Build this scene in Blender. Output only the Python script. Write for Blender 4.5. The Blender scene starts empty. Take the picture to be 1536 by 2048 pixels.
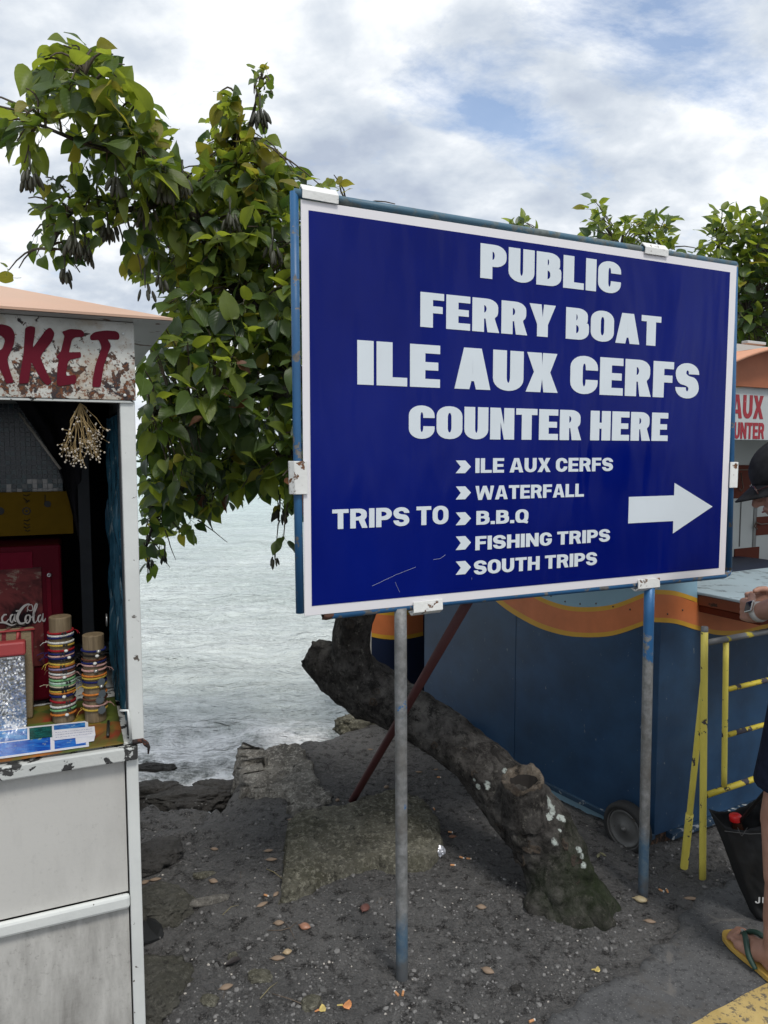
import bpy, bmesh, math, random
from mathutils import Vector, Matrix, noise
R = math.radians
random.seed(7)
C = bpy.context.scene.collection
scene = bpy.context.scene

# ------------------------------------------------------------------ camera
F, CX, CY, HZ, EYE = 1450.0, 768.0, 1024.0, 905.0, 1.6
TH = math.atan((CY - HZ) / F)
cam_d = bpy.data.cameras.new('camera')
cam = bpy.data.objects.new('camera', cam_d)
C.objects.link(cam)
cam.location = (0, 0, EYE)
cam.rotation_euler = (math.pi / 2 - TH, 0, 0)
cam_d.sensor_fit = 'VERTICAL'
cam_d.sensor_height = 36.0
cam_d.lens = 36.0 * F / 2048.0
cam_d.clip_start = 0.05
cam_d.clip_end = 9000
scene.camera = cam

# ------------------------------------------------------------------ sky
SUN_DIR = Vector((0.30, -0.62, 1.05)).normalized()
sun_el = math.asin(SUN_DIR.z)
sun_az = math.atan2(SUN_DIR.x, SUN_DIR.y)
w = bpy.data.worlds.new('World')
scene.world = w
w.use_nodes = True
nt = w.node_tree
nt.nodes.clear()
def wn(t, **k):
    n = nt.nodes.new(t)
    for a, b in k.items(): setattr(n, a, b)
    return n
out = wn('ShaderNodeOutputWorld')
sky = wn('ShaderNodeTexSky', sky_type='NISHITA', sun_disc=False, sun_elevation=sun_el, sun_rotation=sun_az, air_density=1.0, dust_density=1.5)
bg1 = wn('ShaderNodeBackground'); bg1.inputs['Strength'].default_value = 0.15
nt.links.new(sky.outputs[0], bg1.inputs['Color'])
tc = wn('ShaderNodeTexCoord')
sep = wn('ShaderNodeSeparateXYZ'); nt.links.new(tc.outputs['Generated'], sep.inputs[0])
def wm(op, a, b=None, c=None):
    n = wn('ShaderNodeMath', operation=op)
    for i, v in enumerate((a, b, c)):
        if v is None: continue
        if isinstance(v, (int, float)): n.inputs[i].default_value = v
        else: nt.links.new(v, n.inputs[i])
    return n.outputs[0]
zz = wm('ADD', wm('MAXIMUM', sep.outputs[2], 0.0), 0.40)
cmb = wn('ShaderNodeCombineXYZ')
nt.links.new(wm('DIVIDE', sep.outputs[0], zz), cmb.inputs[0])
nt.links.new(wm('DIVIDE', sep.outputs[1], zz), cmb.inputs[1])
def wnoise(scale, detail, rough, dist=0.0, off=(0, 0, 0), rot=0.0, sc=(1, 1, 1)):
    mp = wn('ShaderNodeMapping'); mp.inputs['Location'].default_value = off
    mp.inputs['Rotation'].default_value = (0, 0, rot); mp.inputs['Scale'].default_value = sc
    nt.links.new(cmb.outputs[0], mp.inputs[0])
    n = wn('ShaderNodeTexNoise'); n.inputs['Scale'].default_value = scale
    n.inputs['Detail'].default_value = detail; n.inputs['Roughness'].default_value = rough
    n.inputs['Distortion'].default_value = dist
    nt.links.new(mp.outputs[0], n.inputs['Vector'])
    return n.outputs['Fac']
def wramp(src, stops):
    r = wn('ShaderNodeValToRGB'); e = r.color_ramp.elements
    while len(e) < len(stops): e.new(0.5)
    for i, (p, c) in enumerate(stops):
        e[i].position = p; e[i].color = c if len(c) == 4 else (*c, 1)
    nt.links.new(src, r.inputs[0]); return r.outputs[0]
# cloud body: soft light and grey masses
n1 = wnoise(2.0, 7, 0.52, 0.15, (3.1, 1.7, 0), 0.5, (0.9, 1.35, 1))
n2 = wnoise(5.6, 6, 0.55, 0.2, (7.3, 2.2, 0), 0.6, (0.9, 1.2, 1))
n4 = wnoise(14.0, 6, 0.6, 0.1, (2.3, 5.2, 0), 0.2)
mixv = wm('ADD', wm('ADD', wm('MULTIPLY', n1, 0.58), wm('MULTIPLY', n2, 0.32)), wm('MULTIPLY', n4, 0.10))
ccol = wramp(mixv, [(0.40, (0.36, 0.41, 0.50)), (0.46, (0.46, 0.51, 0.58)), (0.51, (0.58, 0.62, 0.67)), (0.57, (0.78, 0.80, 0.82))])
bg2 = wn('ShaderNodeBackground'); bg2.inputs['Strength'].default_value = 1.0
nt.links.new(ccol, bg2.inputs['Color'])
# breaks in the cloud: a band of rifts high to the right, ragged by noise, and a few elsewhere
def rift(px, py, rx, ry, ang):
    d = Vector(((px - CX) / F, 1, 0)); v = (CY - py) / F
    f = Vector((0, math.cos(TH), -math.sin(TH))); u = Vector((0, math.sin(TH), math.cos(TH)))
    w_ = (Vector((1, 0, 0)) * d.x + f + u * v).normalized()
    q = (w_.x / (w_.z + 0.40), w_.y / (w_.z + 0.40))
    return q
q = rift(1270, 85, 0, 0, 0); q2 = rift(965, 235, 0, 0, 0)
def blob(cx, cy, sx, sy, rot):
    mp = wn('ShaderNodeMapping'); mp.vector_type = 'TEXTURE'
    mp.inputs['Location'].default_value = (cx, cy, 0); mp.inputs['Rotation'].default_value = (0, 0, rot)
    mp.inputs['Scale'].default_value = (sx, sy, 1)
    nt.links.new(cmb.outputs[0], mp.inputs[0])
    l = wn('ShaderNodeVectorMath', operation='LENGTH'); nt.links.new(mp.outputs[0], l.inputs[0])
    return wm('SUBTRACT', 1.0, wm('MINIMUM', l.outputs['Value'], 1.0))
b1 = blob(q[0] + .03, q[1] - .02, 0.34, 0.13, 0.35)
b2 = blob(q2[0] + .04, q2[1], 0.27, 0.12, 0.75)
n3 = wnoise(6.0, 9, 0.64, 0.2, (1.4, 8.0, 0), -0.5, (0.8, 1.2, 1))
gap = wm('ADD', wm('MULTIPLY', wm('MAXIMUM', b1, b2), 0.34), n3)
gapm = wramp(gap, [(0.58, (0, 0, 0)), (0.82, (0.85, 0.85, 0.85))])
mx = wn('ShaderNodeMixShader')
nt.links.new(gapm, mx.inputs[0]); nt.links.new(bg2.outputs[0], mx.inputs[1]); nt.links.new(bg1.outputs[0], mx.inputs[2])
nt.links.new(mx.outputs[0], out.inputs[0])

sun_d = bpy.data.lights.new('sun', 'SUN')
sun_d.energy = 1.5; sun_d.angle = R(14); sun_d.color = (1.0, 0.96, 0.9)
sun = bpy.data.objects.new('sun', sun_d); C.objects.link(sun)
sun.rotation_euler = SUN_DIR.to_track_quat('Z', 'Y').to_euler()
scene.view_settings.view_transform = 'Standard'
scene.view_settings.look = 'None'
scene.view_settings.exposure = 0.45
scene.view_settings.gamma = 1.0
scene.view_settings.use_curve_mapping = False
scene.cycles.max_bounces = 6

# ------------------------------------------------------------------ where a picture point lies in the place
_f = Vector((0, math.cos(TH), -math.sin(TH))); _u = Vector((0, math.sin(TH), math.cos(TH))); _r = Vector((1, 0, 0))
EYEV = Vector((0, 0, EYE))
def ray(px, py): return _r * ((px - CX) / F) + _u * ((CY - py) / F) + _f
def P(px, py, Y):
    d = ray(px, py); return EYEV + d * (Y / d.y)
def G(px, py, z=0.0):
    d = ray(px, py); return EYEV + d * ((z - EYE) / d.z)
def PL(px, py, p0, n):
    d = ray(px, py); return EYEV + d * ((p0 - EYEV).dot(n) / d.dot(n))

# ------------------------------------------------------------------ object helpers
OFF = {}
def tag(o, label=None, cat=None, group=None, kind=None):
    if label: o['label'] = label
    if cat: o['category'] = cat
    if group: o['group'] = group
    if kind: o['kind'] = kind
    return o
def thing(name, label, cat, loc, group=None):
    o = bpy.data.objects.new(name, None); C.objects.link(o)
    o.empty_display_size = 0.1
    o.location = loc; OFF[o] = Vector(loc)
    return tag(o, label, cat, group)
def link(o, parent=None):
    C.objects.link(o)
    if parent: o.parent = parent
    return o
class MB:
    def __init__(s): s.v = []; s.f = []; s.m = []; s.cur = 0
    def add(s, vs, fs, m=None):
        b = len(s.v); s.v += [Vector(p) for p in vs]
        for f in fs: s.f.append([i + b for i in f]); s.m.append(s.cur if m is None else m)
        return s
    def box(s, o, a, b, c):
        """corner o and edge vectors a b c"""
        o, a, b, c = map(Vector, (o, a, b, c))
        vs = [o, o + a, o + a + b, o + b, o + c, o + a + c, o + a + b + c, o + b + c]
        fs = [(0, 3, 2, 1), (4, 5, 6, 7), (0, 1, 5, 4), (1, 2, 6, 5), (2, 3, 7, 6), (3, 0, 4, 7)]
        if a.cross(b).dot(c) < 0: fs = [tuple(reversed(f)) for f in fs]
        return s.add(vs, fs)
    def cbox(s, c, sx, sy, sz, rz=0.0):
        m = Matrix.Rotation(rz, 3, 'Z'); a = m @ Vector((sx, 0, 0)); b = m @ Vector((0, sy, 0)); d = Vector((0, 0, sz))
        return s.box(Vector(c) - a / 2 - b / 2 - d / 2, a, b, d)
    def tube(s, pts, rad, n=12, cap=True, flat=None):
        pts = [Vector(p) for p in pts]
        if not hasattr(rad, '__len__'): rad = [rad] * len(pts)
        k = len(pts); vs = []; fs = []
        t0 = (pts[1] - pts[0]).normalized()
        up = Vector((0, 0, 1)) if abs(t0.z) < 0.9 else Vector((1, 0, 0))
        x = t0.cross(up).normalized()
        for i in range(k):
            t = (pts[min(i + 1, k - 1)] - pts[max(i - 1, 0)]).normalized()
            x = (x - t * x.dot(t)).normalized(); y = t.cross(x)
            for j in range(n):
                a = 2 * math.pi * j / n
                vs.append(pts[i] + (x * math.cos(a) + y * math.sin(a)) * rad[i])
        for i in range(k - 1):
            for j in range(n):
                j2 = (j + 1) % n
                fs.append((i * n + j, i * n + j2, (i + 1) * n + j2, (i + 1) * n + j))
        if cap:
            fs.append(tuple(reversed(range(n)))); fs.append(tuple(range((k - 1) * n, k * n)))
        return s.add(vs, fs)
    def prism(s, poly, n):
        """flat polygon of world points pushed along n"""
        poly = [Vector(p) for p in poly]; n = Vector(n); k = len(poly)
        nn = Vector((0, 0, 0))
        for i in range(k): nn += poly[i].cross(poly[(i + 1) % k])
        if nn.dot(n) < 0: poly.reverse()
        vs = poly + [p + n for p in poly]
        fs = [tuple(reversed(range(k))), tuple(range(k, 2 * k))] + [(i, (i + 1) % k, (i + 1) % k + k, i + k) for i in range(k)]
        return s.add(vs, fs)
    def lathe(s, c, axis, prof, n=24):
        """prof: (distance along axis, radius)"""
        c = Vector(c); axis = Vector(axis).normalized()
        up = Vector((0, 0, 1)) if abs(axis.z) < 0.9 else Vector((1, 0, 0))
        x = axis.cross(up).normalized(); y = axis.cross(x)
        vs = []; fs = []
        for h, r in prof:
            for j in range(n):
                a = 2 * math.pi * j / n
                vs.append(c + axis * h + (x * math.cos(a) + y * math.sin(a)) * max(r, 1e-4))
        for i in range(len(prof) - 1):
            for j in range(n):
                j2 = (j + 1) % n
                fs.append((i * n + j, (i + 1) * n + j, (i + 1) * n + j2, i * n + j2))
        return s.add(vs, fs)
    def ball(s, c, rx, ry=None, rz=None, n=14, m=9, rot=None):
        ry = rx if ry is None else ry; rz = rx if rz is None else rz
        c = Vector(c); rot = rot or Matrix.Identity(3)
        vs = []; fs = []
        for i in range(m + 1):
            t = math.pi * i / m
            for j in range(n):
                a = 2 * math.pi * j / n
                st = max(math.sin(t), 0.003)
                vs.append(c + rot @ Vector((rx * st * math.cos(a), ry * st * math.sin(a), rz * math.cos(t))))
        for i in range(m):
            for j in range(n):
                j2 = (j + 1) % n
                fs.append((i * n + j, (i + 1) * n + j, (i + 1) * n + j2, i * n + j2))
        return s.add(vs, fs)
    def build(s, name, mats, parent=None, smooth=False, bevel=0.0, seg=2, auto=None):
        off = OFF.get(parent, Vector((0, 0, 0))) if parent else Vector((0, 0, 0))
        me = bpy.data.meshes.new(name)
        me.from_pydata([p - off for p in s.v], [], s.f)
        if not isinstance(mats, (list, tuple)): mats = [mats]
        for m in mats: me.materials.append(m)
        for p, m in zip(me.polygons, s.m): p.material_index = m; p.use_smooth = smooth
        me.update()
        o = bpy.data.objects.new(name, me)
        link(o, parent)
        OFF[o] = off
        if bevel:
            b = o.modifiers.new('bevel', 'BEVEL'); b.width = bevel; b.segments = seg; b.limit_method = 'ANGLE'; b.angle_limit = R(40)
        return o
def alone(o):
    """give a mesh that is a thing by itself an origin at its own base"""
    vs = o.data.vertices
    c = Vector((sum(v.co.x for v in vs) / len(vs), sum(v.co.y for v in vs) / len(vs), min(v.co.z for v in vs)))
    for v in vs: v.co -= c
    o.location = c; OFF[o] = c
    return o

# ------------------------------------------------------------------ materials
class MT:
    def __init__(s, name, rough=0.6, metal=0.0, spec=0.5):
        s.m = bpy.data.materials.new(name); s.m.use_nodes = True
        s.nt = s.m.node_tree; s.b = s.nt.nodes['Principled BSDF']
        s.b.inputs['Roughness'].default_value = rough; s.b.inputs['Metallic'].default_value = metal
        s.b.inputs['Specular IOR Level'].default_value = spec
        s.tc = s.nt.nodes.new('ShaderNodeTexCoord')
    def n(s, t, **k):
        n = s.nt.nodes.new(t)
        for a, b in k.items(): setattr(n, a, b)
        return n
    def L(s, a, b): s.nt.links.new(a, b)
    def vec(s, scale=(1, 1, 1), loc=(0, 0, 0), rot=(0, 0, 0)):
        mp = s.n('ShaderNodeMapping'); mp.inputs['Scale'].default_value = scale; mp.inputs['Location'].default_value = loc
        mp.inputs['Rotation'].default_value = rot
        s.L(s.tc.outputs['Object'], mp.inputs[0]); return mp.outputs[0]
    def noise(s, scale, detail=5, rough=0.6, dist=0.0, v=None, loc=(0, 0, 0)):
        n = s.n('ShaderNodeTexNoise'); n.inputs['Scale'].default_value = scale; n.inputs['Detail'].default_value = detail
        n.inputs['Roughness'].default_value = rough; n.inputs['Distortion'].default_value = dist
        s.L(v if v is not None else s.vec(loc=loc), n.inputs['Vector']); return n.outputs['Fac']
    def voro(s, scale, v=None, feature='F1', out='Distance', rnd=1.0):
        n = s.n('ShaderNodeTexVoronoi', feature=feature); n.inputs['Scale'].default_value = scale
        n.inputs['Randomness'].default_value = rnd
        s.L(v if v is not None else s.vec(), n.inputs['Vector']); return n.outputs[out]
    def ramp(s, src, stops, interp='LINEAR'):
        r = s.n('ShaderNodeValToRGB'); r.color_ramp.interpolation = interp; e = r.color_ramp.elements
        while len(e) < len(stops): e.new(0.5)
        for i, (p, c) in enumerate(stops):
            if isinstance(c, (int, float)): c = (c, c, c)
            e[i].position = p; e[i].color = (*c, 1)
        s.L(src, r.inputs[0]); return r.outputs[0]
    def math(s, op, a, b=None):
        n = s.n('ShaderNodeMath', operation=op)
        for i, v in enumerate((a, b)):
            if v is None: continue
            if isinstance(v, (int, float)): n.inputs[i].default_value = v
            else: s.L(v, n.inputs[i])
        return n.outputs[0]
    def mix(s, f, a, b, blend='MIX'):
        n = s.n('ShaderNodeMix', data_type='RGBA', blend_type=blend)
        for i, v in ((0, f), (6, a), (7, b)):
            if isinstance(v, (int, float)): n.inputs[i].default_value = v
            elif isinstance(v, tuple): n.inputs[i].default_value = (*v, 1)
            else: s.L(v, n.inputs[i])
        return n.outputs[2]
    def color(s, c):
        if isinstance(c, tuple): s.b.inputs['Base Color'].default_value = (*c, 1)
        else: s.L(c, s.b.inputs['Base Color'])
        return s
    def rough(s, c): s.L(c, s.b.inputs['Roughness']); return s
    def bump(s, h, strength=0.3, dist=0.01, prev=None):
        n = s.n('ShaderNodeBump'); n.inputs['Strength'].default_value = strength; n.inputs['Distance'].default_value = dist
        s.L(h, n.inputs['Height'])
        if prev is not None: s.L(prev, n.inputs['Normal'])
        s.L(n.outputs[0], s.b.inputs['Normal']); return n.outputs[0]
def paint(name, col, chip=None, amt=0.42, cs=18.0, rough=0.45, metal=0.0, var=0.12, grime=0.0, gcol=(0.06, 0.05, 0.04), bump=0.25, spec=0.5, edge=0.02, stretch=(1, 1, 1), streak=0.0, gs=3.0):
    t = MT(name, rough, metal, spec)
    nz = t.noise(6.0, 6, 0.6)
    c = t.mix(t.ramp(nz, [(0.3, 0.0), (0.7, 1.0)]), tuple(x * (1 - var) for x in col), tuple(min(1, x * (1 + var)) for x in col))
    if grime:
        g = t.ramp(t.noise(gs, 8, 0.65, v=t.vec((1, 1, 1))), [(0.42, 0.0), (0.75, grime)])
        c = t.mix(g, c, gcol)
    if streak:
        g = t.ramp(t.noise(5.0, 7, 0.65, v=t.vec((3.2, 3.2, 0.35))), [(0.45, 0.0), (0.72, streak)])
        c = t.mix(g, c, gcol)
        g2 = t.ramp(t.noise(60.0, 4, 0.7), [(0.55, 0.0), (0.75, streak * 0.5)])
        c = t.mix(g2, c, gcol)
    if chip:
        cn = t.noise(cs, 9, 0.62, 0.3, v=t.vec(stretch))
        k = t.ramp(cn, [(1 - amt - edge, 0.0), (1 - amt, 1.0)])
        cc = t.mix(t.ramp(t.noise(40, 3), [(0.35, 0.0), (0.65, 1.0)]), tuple(x * 0.6 for x in chip), chip)
        c = t.mix(k, c, cc)
        t.bump(t.math('SUBTRACT', t.noise(70, 4), t.math('MULTIPLY', k, 1.2)), bump, 0.002)
        t.rough(t.ramp(k, [(0.0, rough), (1.0, 0.85)]))
    elif bump:
        t.bump(t.noise(60, 5), bump, 0.002)
    t.color(c)
    return t.m
def flat(name, col, rough=0.6, metal=0.0, spec=0.5, var=0.08, ns=25.0):
    t = MT(name, rough, metal, spec)
    t.color(t.mix(t.ramp(t.noise(ns, 4), [(0.35, 0.0), (0.65, 1.0)]), tuple(x * (1 - var) for x in col), tuple(min(1, x * (1 + var)) for x in col)))
    t.bump(t.noise(ns * 5, 3), 0.15, 0.001)
    return t.m

# ------------------------------------------------------------------ lettering
def rpoly(pts, seg=6):
    out = []; k = len(pts)
    rr = [p[2] if len(p) > 2 else 0.0 for p in pts]
    for i in range(k):
        p = Vector(pts[i][:2]); r = rr[i]
        if r <= 0: out.append((p.x, p.y)); continue
        a = Vector(pts[i - 1][:2]) - p; b = Vector(pts[(i + 1) % k][:2]) - p
        la, lb = a.length, b.length
        ra = min(r, la / 2 if rr[i - 1] > 0 else la); rb = min(r, lb / 2 if rr[(i + 1) % k] > 0 else lb)
        s = p + a.normalized() * ra; e = p + b.normalized() * rb
        c1 = s + (p - s) * 0.5523; c2 = e + (p - e) * 0.5523
        for j in range(seg + 1):
            t = j / seg; q = s * (1 - t) ** 3 + c1 * 3 * t * (1 - t) ** 2 + c2 * 3 * t * t * (1 - t) + e * t ** 3
            out.append((q.x, q.y))
    return out
def glyph(ch, s, t, R_, W):
    """outlines of one heavy capital of height 1; s stem, t bar, R_ rounding, W width unit"""
    r = max(R_ - 0.75 * min(s, t), 0.035); w = W
    if ch == 'I': return s, [[(0, 0), (s, 0), (s, 1), (0, 1)]]
    if ch == 'L': w *= 0.86; return w, [[(0, 0), (w, 0), (w, t), (s, t), (s, 1), (0, 1)]]
    if ch == 'E': w *= 0.88; return w, [[(0, 0), (w, 0), (w, t), (s, t), (s, .5 - t * .48), (w * .94, .5 - t * .48), (w * .94, .5 + t * .48), (s, .5 + t * .48), (s, 1 - t), (w, 1 - t), (w, 1), (0, 1)]]
    if ch == 'F': w *= 0.84; return w, [[(0, 0), (s, 0), (s, .42), (w * .94, .42), (w * .94, .42 + t), (s, .42 + t), (s, 1 - t), (w, 1 - t), (w, 1), (0, 1)]]
    if ch == 'H': return w, [[(0, 0), (s, 0), (s, .5 - t / 2), (w - s, .5 - t / 2), (w - s, 0), (w, 0), (w, 1), (w - s, 1), (w - s, .5 + t / 2), (s, .5 + t / 2), (s, 1), (0, 1)]]
    if ch == 'T': w *= 0.95; a = (w - s) / 2; return w, [[(a, 0), (a + s, 0), (a + s, 1 - t), (w, 1 - t), (w, 1), (0, 1), (0, 1 - t), (a, 1 - t)]]
    if ch == 'P': return w * .97, [[(0, 0), (s, 0), (s, .36), (w * .97, .36, R_ * .9), (w * .97, 1, R_ * .9), (0, 1)], [(s, .36 + t), (w * .97 - s, .36 + t, r), (w * .97 - s, 1 - t, r), (s, 1 - t)]]
    if ch == 'R':
        x = w * .98
        return w * 1.03, [[(0, 0), (s, 0), (s, .40), (w * .5, .40), (w * 1.03 - s * 1.02, 0), (w * 1.03, 0), (w * .84, .44, .04), (x, .52, .12), (x, 1, R_ * .9), (0, 1)], [(s, .40 + t * .9), (x - s, .40 + t * .9, r), (x - s, 1 - t, r), (s, 1 - t)]]
    if ch == 'B':
        x = w * .98
        return w, [[(0, 0), (w, 0, R_ * .9), (w, .54, .14), (w * .86, .54, .02), (x * .96, .56, .10), (x * .96, 1, R_ * .9), (0, 1)], [(s, t), (w - s, t, r * .8), (w - s, .46, r * .8), (s, .46)], [(s, .46 + t * .75), (x * .96 - s, .46 + t * .75, r * .7), (x * .96 - s, 1 - t, r * .7), (s, 1 - t)]]
    if ch == 'U': return w, [[(0, 1), (0, 0, R_), (w, 0, R_), (w, 1), (w - s, 1), (w - s, t, r), (s, t, r), (s, 1)]]
    if ch == 'J': return w * .8, [[(0, .35), (0, 0, R_), (w * .8, 0, R_), (w * .8, 1), (w * .8 - s, 1), (w * .8 - s, t, r), (s, t, r), (s, .35)]]
    if ch == 'C': return w, [[(w, .63), (w, 1, R_), (0, 1, R_), (0, 0, R_), (w, 0, R_), (w, .38), (w - s, .38), (w - s, t, r), (s, t, r), (s, 1 - t, r), (w - s, 1 - t, r), (w - s, .63)]]
    if ch == 'G': return w, [[(w, .66), (w, 1, R_), (0, 1, R_), (0, 0, R_), (w, 0, R_), (w, .53), (w * .52, .53), (w * .52, .38), (w - s, .38), (w - s, t, r), (s, t, r), (s, 1 - t, r), (w - s, 1 - t, r), (w - s, .66)]]
    if ch == 'O': return w * 1.04, [[(0, 0, R_), (w * 1.04, 0, R_), (w * 1.04, 1, R_), (0, 1, R_)], [(s, t, r), (w * 1.04 - s, t, r), (w * 1.04 - s, 1 - t, r), (s, 1 - t, r)]]
    if ch == 'Q':
        x = w * 1.04
        return x, [[(0, 0, R_), (x * .62, 0, .05), (x * .9, -.08), (x, .04), (x * .9, .12, .02), (x, .3, .2), (x, 1, R_), (0, 1, R_)], [(s, t, r), (x - s, t, r), (x - s, 1 - t, r), (s, 1 - t, r)]]
    if ch == 'S': return w, [[(0, .31), (0, 0, R_), (w, 0, R_), (w, .585, R_), (s, .64, r), (s, 1 - t, r), (w - s, 1 - t, r), (w - s, .69), (w, .69), (w, 1, R_), (0, 1, R_), (0, .415, R_), (w - s, .36, r), (w - s, t, r), (s, t, r), (s, .31)]]
    if ch == 'A':
        x = w * 1.12; a = x / 2; k = s * 1.03
        return x, [[(0, 0), (k, 0), (k + x * .055, .20), (x - k - x * .055, .20), (x - k, 0), (x, 0), (a + s * .62, 1), (a - s * .62, 1)], [(k + x * .09, .20 + t * .85), (x - k - x * .09, .20 + t * .85), (a, .80)]]
    if ch == 'X':
        x = w * 1.1; k = s * 1.12
        return x, [[(0, 0), (k, 0), (x / 2, .34), (x - k, 0), (x, 0), (x / 2 + k * .56, .51), (x * .97, 1), (x * .97 - k, 1), (x / 2, .68), (x * .03 + k, 1), (x * .03, 1), (x / 2 - k * .56, .51)]]
    if ch == 'Y':
        x = w * 1.08; k = s * 1.1; a = x / 2
        return x, [[(a - s / 2, 0), (a + s / 2, 0), (a + s / 2, .38), (x, 1), (x - k, 1), (a, .60), (k, 1), (0, 1), (a - s / 2, .38)]]
    if ch == 'N': k = s * 1.0; return w * 1.04, [[(0, 0), (k, 0), (k, .55), (w * 1.04 - k, 0), (w * 1.04, 0), (w * 1.04, 1), (w * 1.04 - k, 1), (w * 1.04 - k, .46), (k, 1), (0, 1)]]
    if ch == 'W':
        x = w * 1.62; k = s * .95
        return x, [[(x * .16, 0), (x * .16 + k, 0), (x / 2, .60), (x * .84 - k, 0), (x * .84, 0), (x, 1), (x - k, 1), (x * .77, .36), (x / 2 + k * .5, 1), (x / 2 - k * .5, 1), (x * .23, .36), (k, 1), (0, 1)]]
    if ch == '.': return s, [[(0, 0), (s, 0), (s, t * 1.15), (0, t * 1.15)]]
    if ch == '-': return w * .5, [[(0, .35), (w * .5, .35), (w * .5, .35 + t), (0, .35 + t)]]
    return W * .36, []
def fill(polys, thick):
    """2-D outlines with holes -> verts, faces of a thin solid (z 0..thick)"""
    cu = bpy.data.curves.new('tmp', 'CURVE'); cu.dimensions = '2D'; cu.fill_mode = 'BOTH'; cu.extrude = thick / 2
    for p in polys:
        sp = cu.splines.new('POLY'); sp.points.add(len(p) - 1)
        for i, (x, y) in enumerate(p): sp.points[i].co = (x, y, 0, 1)
        sp.use_cyclic_u = True
    ob = bpy.data.objects.new('tmp', cu)
    me = ob.to_mesh()
    vs = [Vector((v.co.x, v.co.y, v.co.z + thick / 2)) for v in me.vertices]
    fs = [tuple(p.vertices) for p in me.polygons]
    ob.to_mesh_clear(); bpy.data.objects.remove(ob); bpy.data.curves.remove(cu)
    return vs, fs
def text(mk, txt, style, x0, x1, y0, y1, o, u, v, n, thick=0.0012):
    """mk(mesh builder, character) is called once for each letter"""
    s, t, R_, W, gap = style
    x = 0; gl = []
    for ch in txt:
        wd, cs = glyph(ch, s, t, R_, W)
        if cs: gl.append((ch, [[(a + x, b) for a, b in rpoly(c)] for c in cs]))
        x += wd + (gap if ch != ' ' else 0)
    x -= gap
    kx = (x1 - x0) / x; ky = y1 - y0
    for ch, polys in gl:
        vs, fs = fill([[(x0 + a * kx, y0 + b * ky) for a, b in p] for p in polys], thick)
        m = MB(); m.add([o + u * p.x + v * p.y + n * p.z for p in vs], fs); mk(m, ch)
IMPACT = (0.275, 0.20, 0.30, 0.62, 0.05)
ARIAL = (0.24, 0.195, 0.36, 0.74, 0.07)
# ------------------------------------------------------------------ ground
def sstep(a, b, x):
    t = max(0.0, min(1.0, (x - a) / (b - a))); return t * t * (3 - 2 * t)
def nz(x, y, z=0.0, o=4):
    return noise.fractal(Vector((x, y, z)), 0.9, 2.1, o)
LEDGE_X = G(478, 1540).x
shore_pts = [(-9, 3.5), (-3, 3.6), (G(270, 1600).x, G(270, 1600).y + .16), (G(400, 1592).x, G(400, 1592).y + .14), (LEDGE_X - 0.02, G(478, 1585).y), (LEDGE_X + 0.02, G(478, 1497).y),
             (G(590, 1484).x, G(590, 1484).y), (G(640, 1470).x, G(640, 1470).y), (G(700, 1452).x, G(700, 1452).y), (G(735, 1437).x, G(735, 1437).y), (0.4, 5.6), (3, 9), (9, 14)]
def shore(x):
    for (a, b), (c, d) in zip(shore_pts, shore_pts[1:]):
        if x <= c: return b + (d - b) * max(0.0, (x - a) / (c - a))
    return shore_pts[-1][1] + (x - 9) * 1.2
def gz(x, y):
    e = shore(x) + 0.05 * nz(x * 4, 1.3) + 0.03 * nz(x * 17, 5.1)
    z = 0.020 * nz(x * 1.6, y * 1.6, 3.0) + 0.010 * nz(x * 7, y * 7, 1.0) + 0.0045 * nz(x * 28, y * 28, 2.0, 3)
    rough_ = sstep(-0.35, -0.95, x) * sstep(2.1, 3.1, y)
    z += rough_ * (0.045 * nz(x * 4.5, y * 4.5, 7.0, 5) - 0.03)
    z += -0.07 * sstep(-0.5, -1.0, x) * sstep(2.5, 3.5, y)
    z -= 0.05 * sstep(-0.55, -0.75, x) * sstep(2.9, 2.0, y) * (0.5 + 1.2 * abs(nz(x * 5, y * 5, 9.0)))
    d = y - e
    if x < LEDGE_X:
        z -= 1.0 * sstep(-0.10, 0.75, d) + 0.02 * sstep(-0.25, 0, d)
        z += 0.06 * nz(x * 6, y * 6, 4.0) * sstep(-0.3, 0.05, d)
    else:
        z -= 1.1 * sstep(-0.02, 0.16, d) + 0.02 * sstep(-0.2, 0, d)
    return z
def axis(lo, hi, step, ends, grow=1.16):
    v = [lo]
    while v[-1] < hi: v.append(v[-1] + step)
    s = step
    while v[-1] < ends[1]: s *= grow; v.append(v[-1] + s)
    s = step
    while v[0] > ends[0]: s *= grow; v.insert(0, v[0] - s)
    return v
t = MT('dark_volcanic_soil', 0.93, 0, 0.25)
v1 = t.noise(1.6, 6, 0.6); v2 = t.noise(22, 8, 0.7); v3 = t.noise(150, 3, 0.7)
c = t.mix(t.ramp(v1, [(0.35, 0.0), (0.65, 1.0)]), (0.104, 0.103, 0.102), (0.180, 0.178, 0.175))
c = t.mix(t.ramp(v2, [(0.39, 0.95), (0.50, 0.0)]), c, (0.018, 0.017, 0.017))
c = t.mix(t.ramp(t.noise(48, 6, 0.75, loc=(7, 7, 0)), [(0.50, 0.0), (0.62, 0.8)]), c, (0.21, 0.205, 0.20))
c = t.mix(t.ramp(v3, [(0.50, 0.0), (0.66, 0.75)]), c, (0.20, 0.185, 0.175))
c = t.mix(t.ramp(t.noise(3.2, 7, 0.7, loc=(5, 5, 0)), [(0.50, 0.0), (0.66, 0.45)]), c, (0.140, 0.137, 0.135))
sp = t.voro(95); sp2 = t.noise(9, 4, 0.6)
k = t.math('MULTIPLY', t.ramp(sp, [(0.12, 1.0), (0.20, 0.0)]), t.ramp(sp2, [(0.47, 0.0), (0.60, 1.0)]))
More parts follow.
